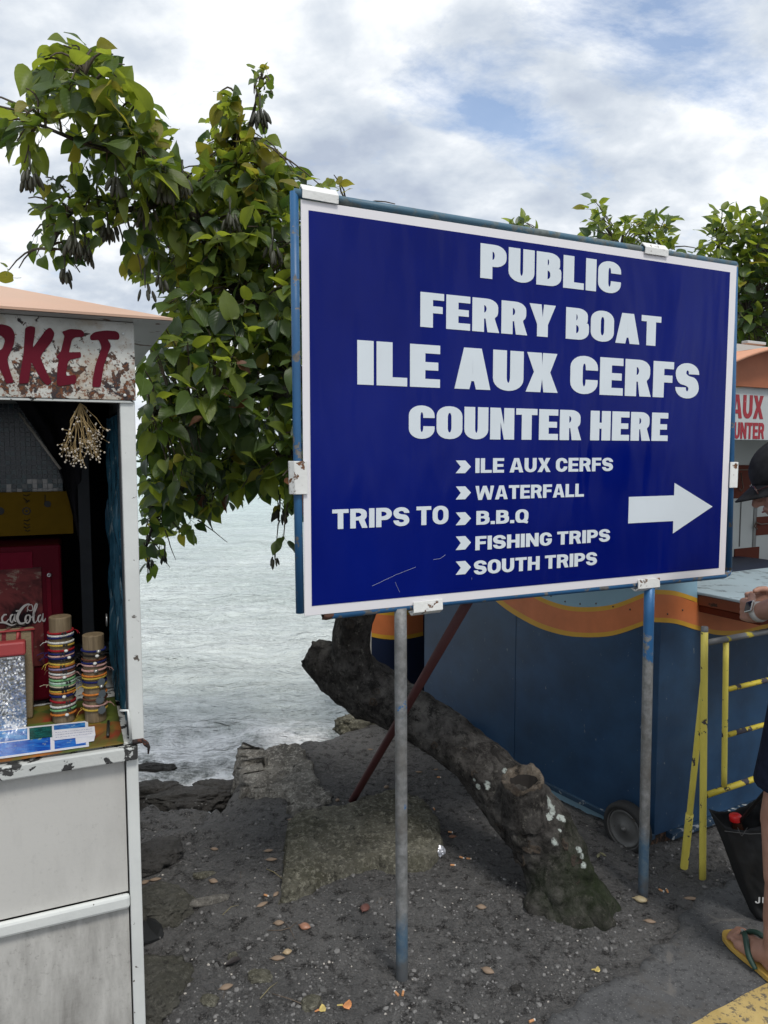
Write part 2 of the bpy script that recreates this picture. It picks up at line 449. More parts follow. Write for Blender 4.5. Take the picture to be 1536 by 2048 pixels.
c = t.mix(t.math('MULTIPLY', k, 0.6), c, (0.38, 0.36, 0.34))
t.color(c)
b0 = t.bump(t.noise(38, 9, 0.8), 1.0, 0.03)
t.bump(t.voro(80), 0.5, 0.012, b0)
SOIL = t.m
mb = MB()
xs = axis(-1.45, 1.95, 0.0125, (-45, 60)); ys = axis(1.35, 4.7, 0.0135, (-30, 60))
ny = len(ys)
vs = []; 
for x in xs:
    for y in ys: vs.append((x, y, gz(x, y) if -9 < x < 9 and y < 16 else (-0.9 if y > shore(x) else 0.0)))
mb.add(vs, [(i * ny + j, (i + 1) * ny + j, (i + 1) * ny + j + 1, i * ny + j + 1) for i in range(len(xs) - 1) for j in range(ny - 1)])
tag(mb.build('ground', SOIL, smooth=True), kind='structure')
def GG(px, py, dz=0.0):
    p = G(px, py)
    for _ in range(3): p = G(px, py, gz(p.x, p.y) + dz)
    return p

def inpoly(x, y, poly):
    r = False; k = len(poly); j = k - 1
    for i in range(k):
        xi, yi = poly[i]; xj, yj = poly[j]
        if (yi > y) != (yj > y) and x < (xj - xi) * (y - yi) / (yj - yi) + xi: r = not r
        j = i
    return r
def edist(x, y, poly):
    best = 9e9; k = len(poly)
    for i in range(k):
        ax, ay = poly[i]; bx, by = poly[(i + 1) % k]
        dx, dy = bx - ax, by - ay
        tt = max(0, min(1, ((x - ax) * dx + (y - ay) * dy) / (dx * dx + dy * dy + 1e-12)))
        best = min(best, math.hypot(x - ax - dx * tt, y - ay - dy * tt))
    return best if inpoly(x, y, poly) else -best
def patch(name, poly, top, mat, step=0.012, edge=0.015, ragged=0.02, rs=14, low=-0.06, base=gz):
    """a raised layer whose outline is poly and whose upper face is top(x, y)"""
    xs = [p[0] for p in poly]; ys = [p[1] for p in poly]
    x0, x1, y0, y1 = min(xs) - .06, max(xs) + .06, min(ys) - .06, max(ys) + .06
    nx = int((x1 - x0) / step); ny = int((y1 - y0) / step); vs = []; ok = []
    for i in range(nx + 1):
        for j in range(ny + 1):
            x = x0 + i * step; y = y0 + j * step
            d = edist(x, y, poly) + ragged * nz(x * rs, y * rs, 11.0)
            k = sstep(-edge, edge, d)
            lo = base(x, y) + low
            vs.append((x, y, lo + (top(x, y) - lo) * k)); ok.append(d > -edge * 1.6)
    fs = []
    for i in range(nx):
        for j in range(ny):
            q = (i * (ny + 1) + j, (i + 1) * (ny + 1) + j, (i + 1) * (ny + 1) + j + 1, i * (ny + 1) + j + 1)
            if any(ok[a] for a in q): fs.append(q)
    m = MB(); m.add(vs, fs); return m.build(name, mat, smooth=True)

# pale crumbling concrete ledge at the water and the mossy slab
def concrete(name, c0, c1, moss, speck=0.3, dark=0.5):
    t = MT(name, 0.92, 0, 0.25)
    c = t.mix(t.ramp(t.noise(7, 8, 0.65), [(0.35, 0.0), (0.65, 1.0)]), c0, c1)
    c = t.mix(t.ramp(t.noise(2.6, 7, 0.7, loc=(3, 1, 0)), [(0.45, 0.0), (0.62, dark)]), c, (0.035, 0.033, 0.030))
    c = t.mix(t.ramp(t.noise(4, 7, 0.7, loc=(9, 4, 0)), [(0.42, 0.0), (0.6, moss)]), c, (0.062, 0.060, 0.030))
    c = t.mix(t.ramp(t.noise(48, 7, 0.8), [(0.50, 0.0), (0.62, min(1, speck * 1.5))]), c, tuple(min(1, x * 2.0) for x in c1))
    c = t.mix(t.ramp(t.noise(30, 7, 0.8, loc=(6, 6, 0)), [(0.36, 0.85), (0.47, 0.0)]), c, (0.03, 0.028, 0.024))
    t.color(c)
    b = t.bump(t.noise(22, 10, 0.8), 1.0, 0.035); t.bump(t.voro(45), 0.45, 0.012, b)
    return t.m
LEDGE = concrete('weathered_pale_concrete', (0.24, 0.225, 0.20), (0.38, 0.36, 0.32), 0.10, 0.45, 0.5)
SLAB = concrete('mossy_concrete', (0.17, 0.162, 0.122), (0.26, 0.25, 0.20), 0.5, 0.4, 0.45)
ROCK = concrete('black_lava_rock', (0.055, 0.053, 0.051), (0.105, 0.10, 0.096), 0.12, 0.12, 0.5)
MROCK = concrete('mossy_lava_rock', (0.085, 0.083, 0.070), (0.14, 0.135, 0.115), 0.4, 0.3, 0.4)
pl = [tuple(G(*p)[:2]) for p in ((478, 1500), (600, 1486), (612, 1500), (640, 1560), (668, 1600), (640, 1632), (590, 1640), (560, 1598), (510, 1592), (480, 1585))]
tag(patch('ledge', pl, lambda x, y: gz(x, y) * 0.4 + 0.018 + 0.02 * nz(x * 9, y * 9, 5.0) + 0.012 * nz(x * 30, y * 30, 2.0), LEDGE, edge=0.012, ragged=0.03, low=-0.16), kind='structure')
# the upright broken face of the ledge, dropping to the lower beach
mb = MB(); col = []
a = G(476, 1588); b_ = G(476, 1494); kx = 40; kz = 26
for i in range(kx + 1):
    for j in range(kz + 1):
        q = a.lerp(b_, i / kx); zz_ = 0.03 - 0.55 * j / kz
        dx = 0.035 * nz(q.y * 9, zz_ * 3, 8.0, 5) + 0.02 * nz(q.y * 30, zz_ * 9, 3.0)
        col.append((q.x + dx + 0.015 - 0.05 * (j / kz), q.y, zz_ - (0.02 * abs(nz(q.y * 12, 0)) if j == 0 else 0)))
mb.add(col, [(i * (kz + 1) + j, i * (kz + 1) + j + 1, (i + 1) * (kz + 1) + j + 1, (i + 1) * (kz + 1) + j) for i in range(kx) for j in range(kz)])
b0 = len(mb.v); cap_ = [(p[0] + 0.2, p[1], p[2] - 0.02) for p in col]
o = mb.build('ledge_face', LEDGE, smooth=True); o.data.materials[0] = LEDGE
sol = o.modifiers.new('solid', 'SOLIDIFY'); sol.thickness = 0.12; sol.offset = 1
tag(o, kind='structure')
pl = [tuple(G(*p)[:2]) for p in ((572, 1668), (600, 1645), (700, 1628), (790, 1602), (850, 1622), (880, 1660), (884, 1712), (850, 1742), (800, 1752), (748, 1736), (700, 1752), (640, 1778), (600, 1800), (560, 1808), (566, 1760))]
sl = patch('concrete_slab', pl, lambda x, y: 0.055 + 0.03 * (y - 2.9) + 0.010 * nz(x * 8, y * 8, 5.0) + 0.007 * nz(x * 34, y * 34, 2.0), SLAB, step=0.010, edge=0.007, ragged=0.012, rs=18, low=-0.03)
tag(sl, 'broken mossy concrete slab half buried in dark soil behind the left sign post', 'slab')

# asphalt and painted line
t = MT('asphalt', 0.9, 0, 0.3)
c = t.mix(t.ramp(t.noise(5, 7, 0.65), [(0.35, 0.0), (0.65, 1.0)]), (0.072, 0.073, 0.075), (0.120, 0.121, 0.123))
c = t.mix(t.ramp(t.voro(110), [(0.14, 0.6), (0.28, 0.0)]), c, (0.21, 0.205, 0.20))
c = t.mix(t.ramp(t.noise(60, 5, .7), [(0.36, 0.7), (0.48, 0.0)]), c, (0.030, 0.030, 0.031))
cr_ = t.voro(2.3, feature='DISTANCE_TO_EDGE', v=t.vec((1, 1, .0)))
c = t.mix(t.math('MULTIPLY', t.ramp(t.math('ADD', cr_, t.math('MULTIPLY', t.math('SUBTRACT', t.noise(7, 6, .7), .5), .10)), [(0.0, 0.7), (0.009, 0.0)]), t.ramp(t.noise(2.2, 3), [(0.45, 0.0), (0.55, 1.0)])), c, (0.16, 0.15, 0.14))
c = t.mix(t.ramp(t.noise(3.1, 7, 0.75, loc=(2, 8, 0)), [(0.52, 0.0), (0.60, 0.6)]), c, (0.10, 0.093, 0.085))
t.color(c); b = t.bump(t.noise(240, 4, 0.7), 0.5, 0.004); t.bump(t.noise(40, 6, 0.7), 0.4, 0.006, b)
ASPH = t.m
def atop(x, y): return 0.012 + gz(x, y) * 0.15 + 0.0015 * nz(x * 12, y * 12, 6.0)
pl = [tuple(G(*p)[:2]) for p in ((1060, 2075), (1095, 2032), (1170, 1985), (1255, 1950), (1290, 1912), (1350, 1860), (1385, 1795), (1470, 1760), (1536, 1752))]
pl = [(pl[0][0] - 0.9, 0.4), (pl[0][0] - 0.1, 1.35)] + pl + [(5, pl[-1][1] + 0.9), (5, 0.3)]
tag(patch('asphalt_path', pl, atop, ASPH, step=0.02, edge=0.016, ragged=0.035, rs=9, low=-0.03), kind='structure')
A, B_ = G(1380, 2048, 0.016), G(1536, 1963, 0.016); dl = (B_ - A).normalized(); nl = Vector((dl.y, -dl.x, 0)); wl = 0.105
t = MT('worn_yellow_paint', 0.8, 0, 0.3)
yc = t.mix(t.ramp(t.noise(9, 6, 0.6), [(0.35, 0.0), (0.65, 1.0)]), (0.42, 0.30, 0.105), (0.55, 0.41, 0.17))
yc = t.mix(t.ramp(t.noise(48, 8, 0.72), [(0.53, 0.0), (0.60, 0.85)]), yc, (0.09, 0.085, 0.08))
t.color(yc); t.bump(t.noise(200, 4, 0.7), 0.4, 0.003)
mb = MB(); n_ = 90; m_ = 6
vs = []
for i in range(n_ + 1):
    for j in range(m_ + 1):
        q = A + dl * (-1.4 + 4.2 * i / n_) + nl * (wl * j / m_)
        if j in (0, m_): q += nl * 0.006 * nz(i * 1.7, j)
        vs.append((q.x, q.y, atop(q.x, q.y) + (0.004 if j not in (0, m_) else 0.0015)))
mb.add(vs, [(i * (m_ + 1) + j, (i + 1) * (m_ + 1) + j, (i + 1) * (m_ + 1) + j + 1, i * (m_ + 1) + j + 1) for i in range(n_) for j in range(m_)])
tag(mb.build('road_marking', t.m, smooth=True), kind='structure')

# gravel: thousands of chips and grains
mb = MB(); rg = random.Random(3)
ico = bmesh.new(); bmesh.ops.create_icosphere(ico, subdivisions=1, radius=1.0)
IV = [v.co.copy() for v in ico.verts]; IF = [[v.index for v in f.verts] for f in ico.faces]; ico.free()
def pebble(mb, p, r, rg, m=0):
    sx, sy, sz = r * rg.uniform(.7, 1.3), r * rg.uniform(.6, 1.1), r * rg.uniform(.4, .8)
    rot = Matrix.Rotation(rg.uniform(0, 6.3), 3, 'Z') @ Matrix.Rotation(rg.uniform(-.5, .5), 3, 'X')
    vs = [p + rot @ Vector((v.x * sx * rg.uniform(.8, 1.2), v.y * sy * rg.uniform(.8, 1.2), v.z * sz)) for v in IV]
    mb.add(vs, IF, m)
for i in range(8500):
    px = rg.uniform(285, 1536); py = 1500 + 560 * rg.random() ** 0.8
    if nz(px * .012, py * .018, 5.0) < -0.12 and rg.random() < .75: continue
    p = G(px, py)
    if p.y > shore(p.x) - 0.05: continue
    p = GG(px, py); r = rg.choice([.0025, .003, .003, .004, .004, .005, .0075]) * rg.uniform(.7, 1.2)
    if edist(p.x, p.y, pl) > -0.02: continue
    if rg.random() < .012: r *= 1.9
    p.z += r * .1; pebble(mb, p, r, rg, (2 if rg.random() < .035 else rg.choice([0, 0, 0, 0, 1])) if r < .006 else rg.choice([0, 0, 1]))
g1 = flat('dark_grit', (0.10, 0.098, 0.095), .9); g2 = flat('grey_grit', (0.19, 0.185, 0.18), .9); g3 = flat('pale_shell_grit', (0.42, 0.39, 0.35), .85)
tag(mb.build('gravel', [g1, g2, g3]), kind='stuff')

# ------------------------------------------------------------------ rocks
def rock(px, py, sx, sy, sz, label, mat, rz=0.0, sink=0.35, seed=0, rough_=0.22, name='rock', group='rocks at the edge of the beach', z=None):
    p = GG(px, py) if z is None else G(px, py, z)
    bm = bmesh.new(); bmesh.ops.create_icosphere(bm, subdivisions=5, radius=1.0)
    rot = Matrix.Rotation(rz, 3, 'Z')
    m = MB(); vs = []
    for v in bm.verts:
        q = v.co.copy(); k = 1 + rough_ * nz(q.x * 1.3 + seed, q.y * 1.3, q.z * 1.3, 2) + rough_ * .55 * nz(q.x * 4 + seed, q.y * 4, q.z * 4, 5)
        q = Vector((math.copysign(abs(q.x) ** .8, q.x), math.copysign(abs(q.y) ** .8, q.y), math.copysign(abs(q.z) ** .7, q.z))) * k
        q = rot @ Vector((q.x * sx, q.y * sy, q.z * sz))
        vs.append(p + q + Vector((0, 0, sz * (1 - 2 * sink))))
    m.add(vs, [[v.index for v in f.verts] for f in bm.faces]); bm.free()
    o = alone(m.build(name, mat, smooth=True))
    return tag(o, label, 'rock', group)
rock(300, 1716, .12, .09, .035, 'angular black rock beside the market stall, just below two tan pods', ROCK, .5, .4, 1)
rock(318, 1822, .11, .10, .045, 'dark mossy rock against the market stall above the black rubber scrap', MROCK, .2, .35, 2)
rock(285, 2005, .14, .15, .045, 'large pitted mossy rock at the foot of the market stall, nearest the viewer', MROCK, .1, .35, 5)
rock(416, 1805, .072, .018, .012, 'thin pale grey flat stone lying on the dark soil near the stall', concrete('pale_stone', (.2, .19, .17), (.3, .28, .25), .05), .35, .25, 4, .15)
rock(412, 1752, .05, .016, .010, 'faint grey stone sliver behind the thin pale flat stone', SLAB, .1, .3, 6, .15)
rock(520, 1958, .035, .028, .015, 'lumpy grey stone in the soil below the pair of tan pods', SLAB, .1, .3, 7)
rock(418, 2003, .028, .020, .010, 'small flat grey stone chip near the bottom edge beside the stall', SLAB, -.4, .3, 8)
rock(622, 2008, .030, .024, .012, 'small rounded grey stone beside the fallen orange blossoms', SLAB, .9, .35, 9)
rock(465, 1898 + 18, .016, .012, .010, 'small grey pebble above the black curled leaf', SLAB, .9, .3, 19)
rock(1030, 1990 - 12, .014, .010, .007, 'small dark pebble at the ragged edge of the asphalt', ROCK, .3, .3, 12)
rock(385, 1598, .20, .09, .05, 'black wet rock at the waterline nearest the stall post', ROCK, .1, .5, 11, .3, z=-0.22)
rock(440, 1592, .16, .08, .07, 'black wet rock awash in foam against the concrete ledge', ROCK, -.2, .45, 12, .3, z=-0.28)
rock(300, 1596, .16, .08, .07, 'low black wet rock half hidden by the stall post', ROCK, .4, .45, 13, .3, z=-0.28)
rock(300, 1540, .16, .05, .035, 'flat black rock out in the foam nearest the open water', ROCK, .05, .5, 14, .3, z=-0.42)
rock(720, 1452, .14, .07, .06, 'grey rock on the shore edge at the foot of the leaning rusty plank', SLAB, .3, .4, 15, .25)
rock(645, 1478, .16, .05, .04, 'low grey rock along the shore edge right of the ledge', SLAB, .4, .4, 16, .25)

# ------------------------------------------------------------------ sea
SEA = -0.42
t = MT('sea_water', 0.10, 0, 0.5)
t.b.inputs['IOR'].default_value = 1.33
wv = t.vec((0.5, 1.0, 1.0))
c = t.mix(t.ramp(t.noise(0.5, 5, 0.6, v=wv), [(0.35, 0.0), (0.65, 1.0)]), (0.52, 0.56, 0.54), (0.72, 0.75, 0.73))
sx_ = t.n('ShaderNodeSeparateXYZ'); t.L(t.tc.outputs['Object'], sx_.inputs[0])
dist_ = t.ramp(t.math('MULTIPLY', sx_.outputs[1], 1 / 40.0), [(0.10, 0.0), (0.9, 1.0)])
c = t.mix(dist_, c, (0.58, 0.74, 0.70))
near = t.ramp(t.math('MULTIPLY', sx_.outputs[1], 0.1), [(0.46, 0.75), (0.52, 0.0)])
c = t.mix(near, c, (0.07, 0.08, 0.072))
# foam lace where the swell breaks on the rocks
fm = t.noise(2.2, 6, 0.6, 0.8, v=t.vec((0.8, 1.6, 1)))
lace = t.voro(9, v=None, feature='DISTANCE_TO_EDGE')
ld = t.n('ShaderNodeMix', data_type='VECTOR'); ld.inputs[0].default_value = 0.12
nzv = t.n('ShaderNodeTexNoise'); nzv.inputs['Scale'].default_value = 5; nzv.inputs['Detail'].default_value = 6
t.L(t.tc.outputs['Object'], nzv.inputs['Vector']); t.L(t.vec((1.0, 1.9, 1)), ld.inputs[4]); t.L(nzv.outputs['Color'], ld.inputs[5])
lace = t.voro(8.5, v=ld.outputs[1], feature='DISTANCE_TO_EDGE')
lace2 = t.voro(21, v=ld.outputs[1], feature='DISTANCE_TO_EDGE')
lc = t.math('MULTIPLY', t.math('MAXIMUM', t.ramp(lace, [(0.02, 0.9), (0.16, 0.0)]), t.ramp(lace2, [(0.01, 0.7), (0.14, 0.0)])), t.ramp(t.noise(14, 7, .7), [(0.42, 0.0), (0.6, 1.0)]))
zone = t.ramp(t.math('MULTIPLY', sx_.outputs[1], 0.1), [(0.40, 1.0), (0.50, 1.0), (0.545, 0.0)])
foam = t.math('MULTIPLY', t.math('MULTIPLY', lc, zone), t.ramp(fm, [(0.30, 0.0), (0.46, 1.0)]))
fz = t.math('MULTIPLY', zone, t.ramp(t.noise(3.5, 8, 0.7, 0.5), [(0.38, 0.0), (0.52, 1.0)]))
foam = t.math('MAXIMUM', foam, fz)
caps = t.ramp(t.noise(3.0, 7, 0.68, 0.3, v=t.vec((0.35, 1.5, 1))), [(0.60, 0.0), (0.70, 0.35)])
foam = t.math('MAXIMUM', foam, t.math('MULTIPLY', caps, t.ramp(t.math('MULTIPLY', sx_.outputs[1], 0.05), [(0.25, 1.0), (0.8, 0.0)])))
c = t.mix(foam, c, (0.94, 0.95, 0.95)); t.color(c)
t.rough(t.ramp(foam, [(0.0, 0.10), (1.0, 0.75)]))
bb = t.bump(t.noise(1.3, 6, 0.6, 0.4, v=t.vec((0.45, 1.3, 1))), 1.0, 0.42)
bb = t.bump(t.noise(5.5, 7, 0.62, 0.5, v=t.vec((0.6, 1.4, 1))), 1.0, 0.12, bb)
t.bump(foam, 0.3, 0.02, bb)
WATER = t.m
xs = axis(-5.0, 2.2, 0.045, (-4200, 4200), 1.22); ys = axis(3.0, 11.0, 0.04, (2.9, 5200), 1.13)
ny = len(ys); vs = []
def sea_z(x, y):
    a = sstep(60, 8, y) * sstep(40, 8, abs(x))
    z = 0.055 * nz(x * .55, y * 1.7, 1.0, 3) + 0.032 * nz(x * 2.2, y * 4.5, 2.0, 4)
    z += 0.06 * math.exp(-((y - 5.12 - .12 * math.sin(x * 1.9)) / 0.10) ** 2) * (0.6 + 0.5 * nz(x * 2, 3.0))
    z += 0.012 * nz(x * 9, y * 12, 5.0, 3) * sstep(6.5, 4.8, y)
    return SEA + a * z
for x in xs:
    for y in ys: vs.append((x, y, sea_z(x, y)))
mb = MB(); mb.add(vs, [(i * ny + j, (i + 1) * ny + j, (i + 1) * ny + j + 1, i * ny + j + 1) for i in range(len(xs) - 1) for j in range(ny - 1)])
tag(mb.build('sea', WATER, smooth=True), kind='structure')

# ------------------------------------------------------------------ the leaning tree
BARK_PTS = []
def bark(name, base=(0.135, 0.126, 0.116), dark=(0.022, 0.020, 0.019), lichen=(), mosspt=None, grain=(2.2, 2.2, 2.2)):
    t = MT(name, 0.93, 0, 0.25)
    gr = t.noise(9, 9, 0.7, 0.4, v=t.vec(grain))
    c = t.mix(t.ramp(gr, [(0.38, 0.0), (0.64, 1.0)]), dark, base)
    c = t.mix(t.ramp(t.noise(5, 8, 0.72, loc=(3, 3, 3)), [(0.50, 0.0), (0.64, 0.7)]), c, (0.19, 0.18, 0.165))
    c = t.mix(t.ramp(t.noise(3.5, 5, 0.6), [(0.45, 0.0), (0.65, 0.75)]), c, (0.028, 0.024, 0.021))
    c = t.mix(t.ramp(t.noise(34, 7, 0.8), [(0.57, 0.0), (0.66, 0.7)]), c, (0.26, 0.245, 0.21))
    c = t.mix(t.ramp(t.noise(26, 7, 0.8, loc=(8, 1, 2)), [(0.38, 0.85), (0.48, 0.0)]), c, (0.010, 0.009, 0.008))
    if mosspt:
        d = t.n('ShaderNodeVectorMath', operation='DISTANCE'); t.L(t.tc.outputs['Object'], d.inputs[0]); d.inputs[1].default_value = mosspt
        k = t.math('ADD', d.outputs['Value'], t.math('MULTIPLY', t.noise(9, 6, 0.7), 0.5))
        c = t.mix(t.ramp(k, [(0.36, 0.8), (0.58, 0.0)]), c, (0.020, 0.033, 0.010))
    for q, r in lichen:
        d = t.n('ShaderNodeVectorMath', operation='DISTANCE'); t.L(t.tc.outputs['Object'], d.inputs[0]); d.inputs[1].default_value = q
        k = t.math('ADD', d.outputs['Value'], t.math('MULTIPLY', t.math('SUBTRACT', t.noise(34, 5, 0.7), 0.5), r * 3.4))
        k2 = t.ramp(k, [(r * 0.9, 1.0), (r * 1.1, 0.0)])
        c = t.mix(t.math('MULTIPLY', k2, t.ramp(t.noise(70, 4), [(0.40, 0.35), (0.48, 1.0)])), c, (0.58, 0.64, 0.60))
    t.color(c)
    b = t.bump(gr, 1.0, 0.035); b = t.bump(t.noise(42, 8, 0.78), 0.9, 0.014, b); t.bump(t.voro(14, v=t.vec(grain)), 0.4, 0.014, b)
    return t.m
base = GG(1135, 1838)
tree = thing('leaning_tree', 'large leafy tree with a thick leaning gnarled trunk behind the blue sign', 'tree', base)
TB = base
def wpx(px, Y): return px / F * Y * 0.5
trunk_pts = [(1152, 1872, 2.47, 250), (1140, 1828, 2.48, 205), (1122, 1775, 2.50, 160), (1108, 1722, 2.52, 148), (1082, 1670, 2.56, 152), (1046, 1622, 2.61, 150), (1004, 1574, 2.67, 130), (956, 1524, 2.73, 114), (902, 1478, 2.79, 106), (842, 1438, 2.86, 104), (788, 1406, 2.92, 112), (738, 1376, 2.97, 124), (690, 1348, 3.02, 116), (652, 1326, 3.05, 92), (622, 1306, 3.07, 66)]
def smoothpath(pts, k):
    out = []
    n = len(pts)
    for i in range(n - 1):
        p0, p1, p2, p3 = pts[max(i - 1, 0)], pts[i], pts[i + 1], pts[min(i + 2, n - 1)]
        for j in range(k):
            t_ = j / k
            out.append(tuple(0.5 * (2 * b + (c_ - a) * t_ + (2 * a - 5 * b + 4 * c_ - d) * t_ * t_ + (3 * b - a - 3 * c_ + d) * t_ ** 3) for a, b, c_, d in zip(p0, p1, p2, p3)))
    out.append(tuple(pts[-1])); return out
def gnarl(mb, pts, n=72, amp=0.10, seed=0.0, knobs=(), cap=False, k=10, flare=0.0, fine=0.03):
    pts = smoothpath(pts, k); P3 = [P(a, b, y) for a, b, y, w_ in pts]; rad = [wpx(w_, y) * .95 for a, b, y, w_ in pts]
    m2 = MB(); m2.tube(P3, rad, n=n, cap=True)
    idx = 0; out_ = []
    for i, v in enumerate(m2.v):
        c_ = P3[min(i // n, len(P3) - 1)]; d = (v - c_); r = d.length
        dn = d.normalized(); q = c_ + dn * rad[min(i // n, len(P3) - 1)]
        kk = amp * nz(q.x * 5 + seed, q.y * 5, q.z * 3.5, 3) + fine * nz(q.x * 22 + seed, q.y * 22, q.z * 16, 4) + fine * 1.2 * abs(nz(q.x * 13 + seed, q.y * 13, q.z * 5, 3))
        v2 = c_ + d * (1 + kk)
        for (kp, kr, kh) in knobs:
            dd = (v2 - kp).length
            if dd < kr: v2 = v2 + dn * kh * (0.5 + 0.5 * math.cos(math.pi * dd / kr))
        out_.append(v2)
    mb.add(out_, m2.f); return P3, rad
def surf(px, py, Y): return P(px, py, Y)
knobs = [(surf(985, 1650, 2.50), .06, .035), (surf(1030, 1690, 2.46), .07, .045), (surf(1150, 1700, 2.48), .06, .03), (surf(1165, 1740, 2.45), .05, .035), (surf(1120, 1790, 2.40), .06, .02),
         (surf(1000, 1700, 2.47), .05, .03), (surf(870, 1500, 2.72), .05, .012), (surf(1185, 1780, 2.46), .06, .03), (surf(1060, 1770, 2.40), .07, -.02), (surf(1110, 1680, 2.42), .07, .02)]
from mathutils.bvhtree import BVHTree
mb = MB()
TP, TR = gnarl(mb, trunk_pts, n=130, knobs=knobs, k=20, fine=.052)
up_pts = [(722, 1392, 2.96, 84), (708, 1340, 2.95, 92), (702, 1290, 2.95, 80), (708, 1240, 2.96, 80), (716, 1205, 2.98, 92), (712, 1150, 3.02, 100), (690, 1040, 3.1, 86), (660, 930, 3.2, 78), (630, 820, 3.3, 66)]
gnarl(mb, up_pts, n=80, seed=4.0, k=14, fine=.05, knobs=[(surf(698, 1248, 2.88), .045, .02), (surf(690, 1272, 2.88), .04, .015)])
# roots flaring into the soil
for px, py, qx, qy, w_ in ((1150, 1850, 1215, 1850, 50), (1110, 1850, 1062, 1815, 46)):
    a = P(px, py - 40, 2.45); b_ = GG(qx, qy)
    m2 = MB(); k = 10
    m2.tube([a.lerp(b_, i / k) + Vector((0, 0, .03 * math.sin(math.pi * i / k) - 0.02 * i / k)) for i in range(k + 1)], [.085 - .050 * i / k for i in range(k + 1)], n=20)
    mb.add([v + Vector((nz(v.x * 18, v.y * 18, v.z * 18), nz(v.x * 18, v.y * 18, 7), nz(v.x * 18, 4, v.z * 18))) * .012 for v in m2.v], m2.f)
tbv = BVHTree.FromPolygons(mb.v, mb.f)
def hit(px, py):
    q, nn, _, _ = tbv.ray_cast(EYEV, ray(px, py).normalized())
    if q is None: q = P(px, py, 2.6); nn = Vector((0, -1, 0))
    return q, (nn if nn.y < 0 else -nn)
LICH = [(tuple(hit(px, py)[0] - base), r) for px, py, r in ((1092, 1600, .020), (1100, 1612, .016), (1084, 1604, .012), (1048, 1612, .014), (1060, 1606, .007), (1072, 1622, .013), (1084, 1630, .011), (1098, 1634, .014), (1104, 1624, .010), (1122, 1636, .014), (974, 1570, .012), (957, 1574, .010), (948, 1560, .006), (1158, 1700, .010), (1164, 1712, .009), (1110, 1685, .012), (1120, 1660, .006), (1010, 1542, .010), (1168, 1730, .008))]
BARK = bark('gnarled_bark', lichen=LICH, mosspt=tuple(P(1195, 1790, 2.5) - base))
trunk = mb.build('trunk', BARK, tree, smooth=True)
# sawn-off limb with a hollow, above the base
KNOT = bark('knot_wood', (0.125, 0.098, 0.075), (0.028, 0.022, 0.018))
WOOD = bark('weathered_cut_wood', (0.27, 0.225, 0.175), (0.05, 0.037, 0.028), grain=(1, 1, 1))
HOL = flat('rotted_hollow', (0.018, 0.015, 0.013), .95)
def stub(c0, axis, r, ln, hollow=.6, mat=BARK, lip=WOOD, name='branch_stub'):
    m = MB(); n = 40
    prof = [(-ln * .6, r * 1.25), (0, r * 1.12), (ln * .5, r * 1.02), (ln * .85, r * 1.06), (ln, r), (ln * .97, r * .86), (ln * .8, r * hollow), (ln * .3, r * hollow * .75), (ln * .15, 0.001)]
    m.lathe(c0, axis, prof, n)
    for i, f in enumerate(m.f): m.m[i] = 0 if i // n < 3 else (1 if i // n < 6 else 2)
    m.v = [v + Vector((nz(v.x * 22, v.y * 22, v.z * 22), nz(v.x * 22 + 9, v.y * 22, v.z * 22), nz(v.x * 22, v.y * 22 + 5, v.z * 22))) * r * .18 for v in m.v]
    if name == 'knot': m.v = [v + Vector((nz(v.x * 60, v.y * 60, v.z * 60), nz(v.x * 60 + 9, v.y * 60, v.z * 60), nz(v.x * 60, v.y * 60 + 5, v.z * 60))) * r * .35 for v in m.v]
    return m.build(name, [mat, lip, HOL], trunk if name != 'branch_stub' else tree, smooth=True)
q, nn = hit(1040, 1572); ax_ = Vector((-.14, -.14, .97)).normalized(); stub(q + nn * .052 - ax_ * .080, ax_, .074, .105, .70)
stub(surf(636, 1314, 3.06), (-.80, .0, .42), .052, .05, .82, BARK, BARK)
for px, py, r, hl in ((1002, 1656, .022, .5), (1040, 1716, .028, .6), (1058, 1694, .020, .2), (1048, 1664, .018, .2), (950, 1548, .014, .4), (752, 1383, .014, .5), (746, 1404, .017, .3), (698, 1246, .022, .3), (706, 1275, .016, .5), (664, 1330, .010, .4), (1130, 1690, .020, .2), (1152, 1722, .018, .3), (868, 1490, .013, .4), (1012, 1640, .012, .3), (1085, 1560, .010, .3), (1150, 1760, .016, .2), (930, 1500, .010, .5), (1075, 1700, .013, .2)):
    if tbv.ray_cast(EYEV, ray(px, py).normalized())[0] is None: continue
    q, nn = hit(px, py); stub(q - nn * r * .25, nn, r, r * .38, hl, BARK, KNOT, 'knot')
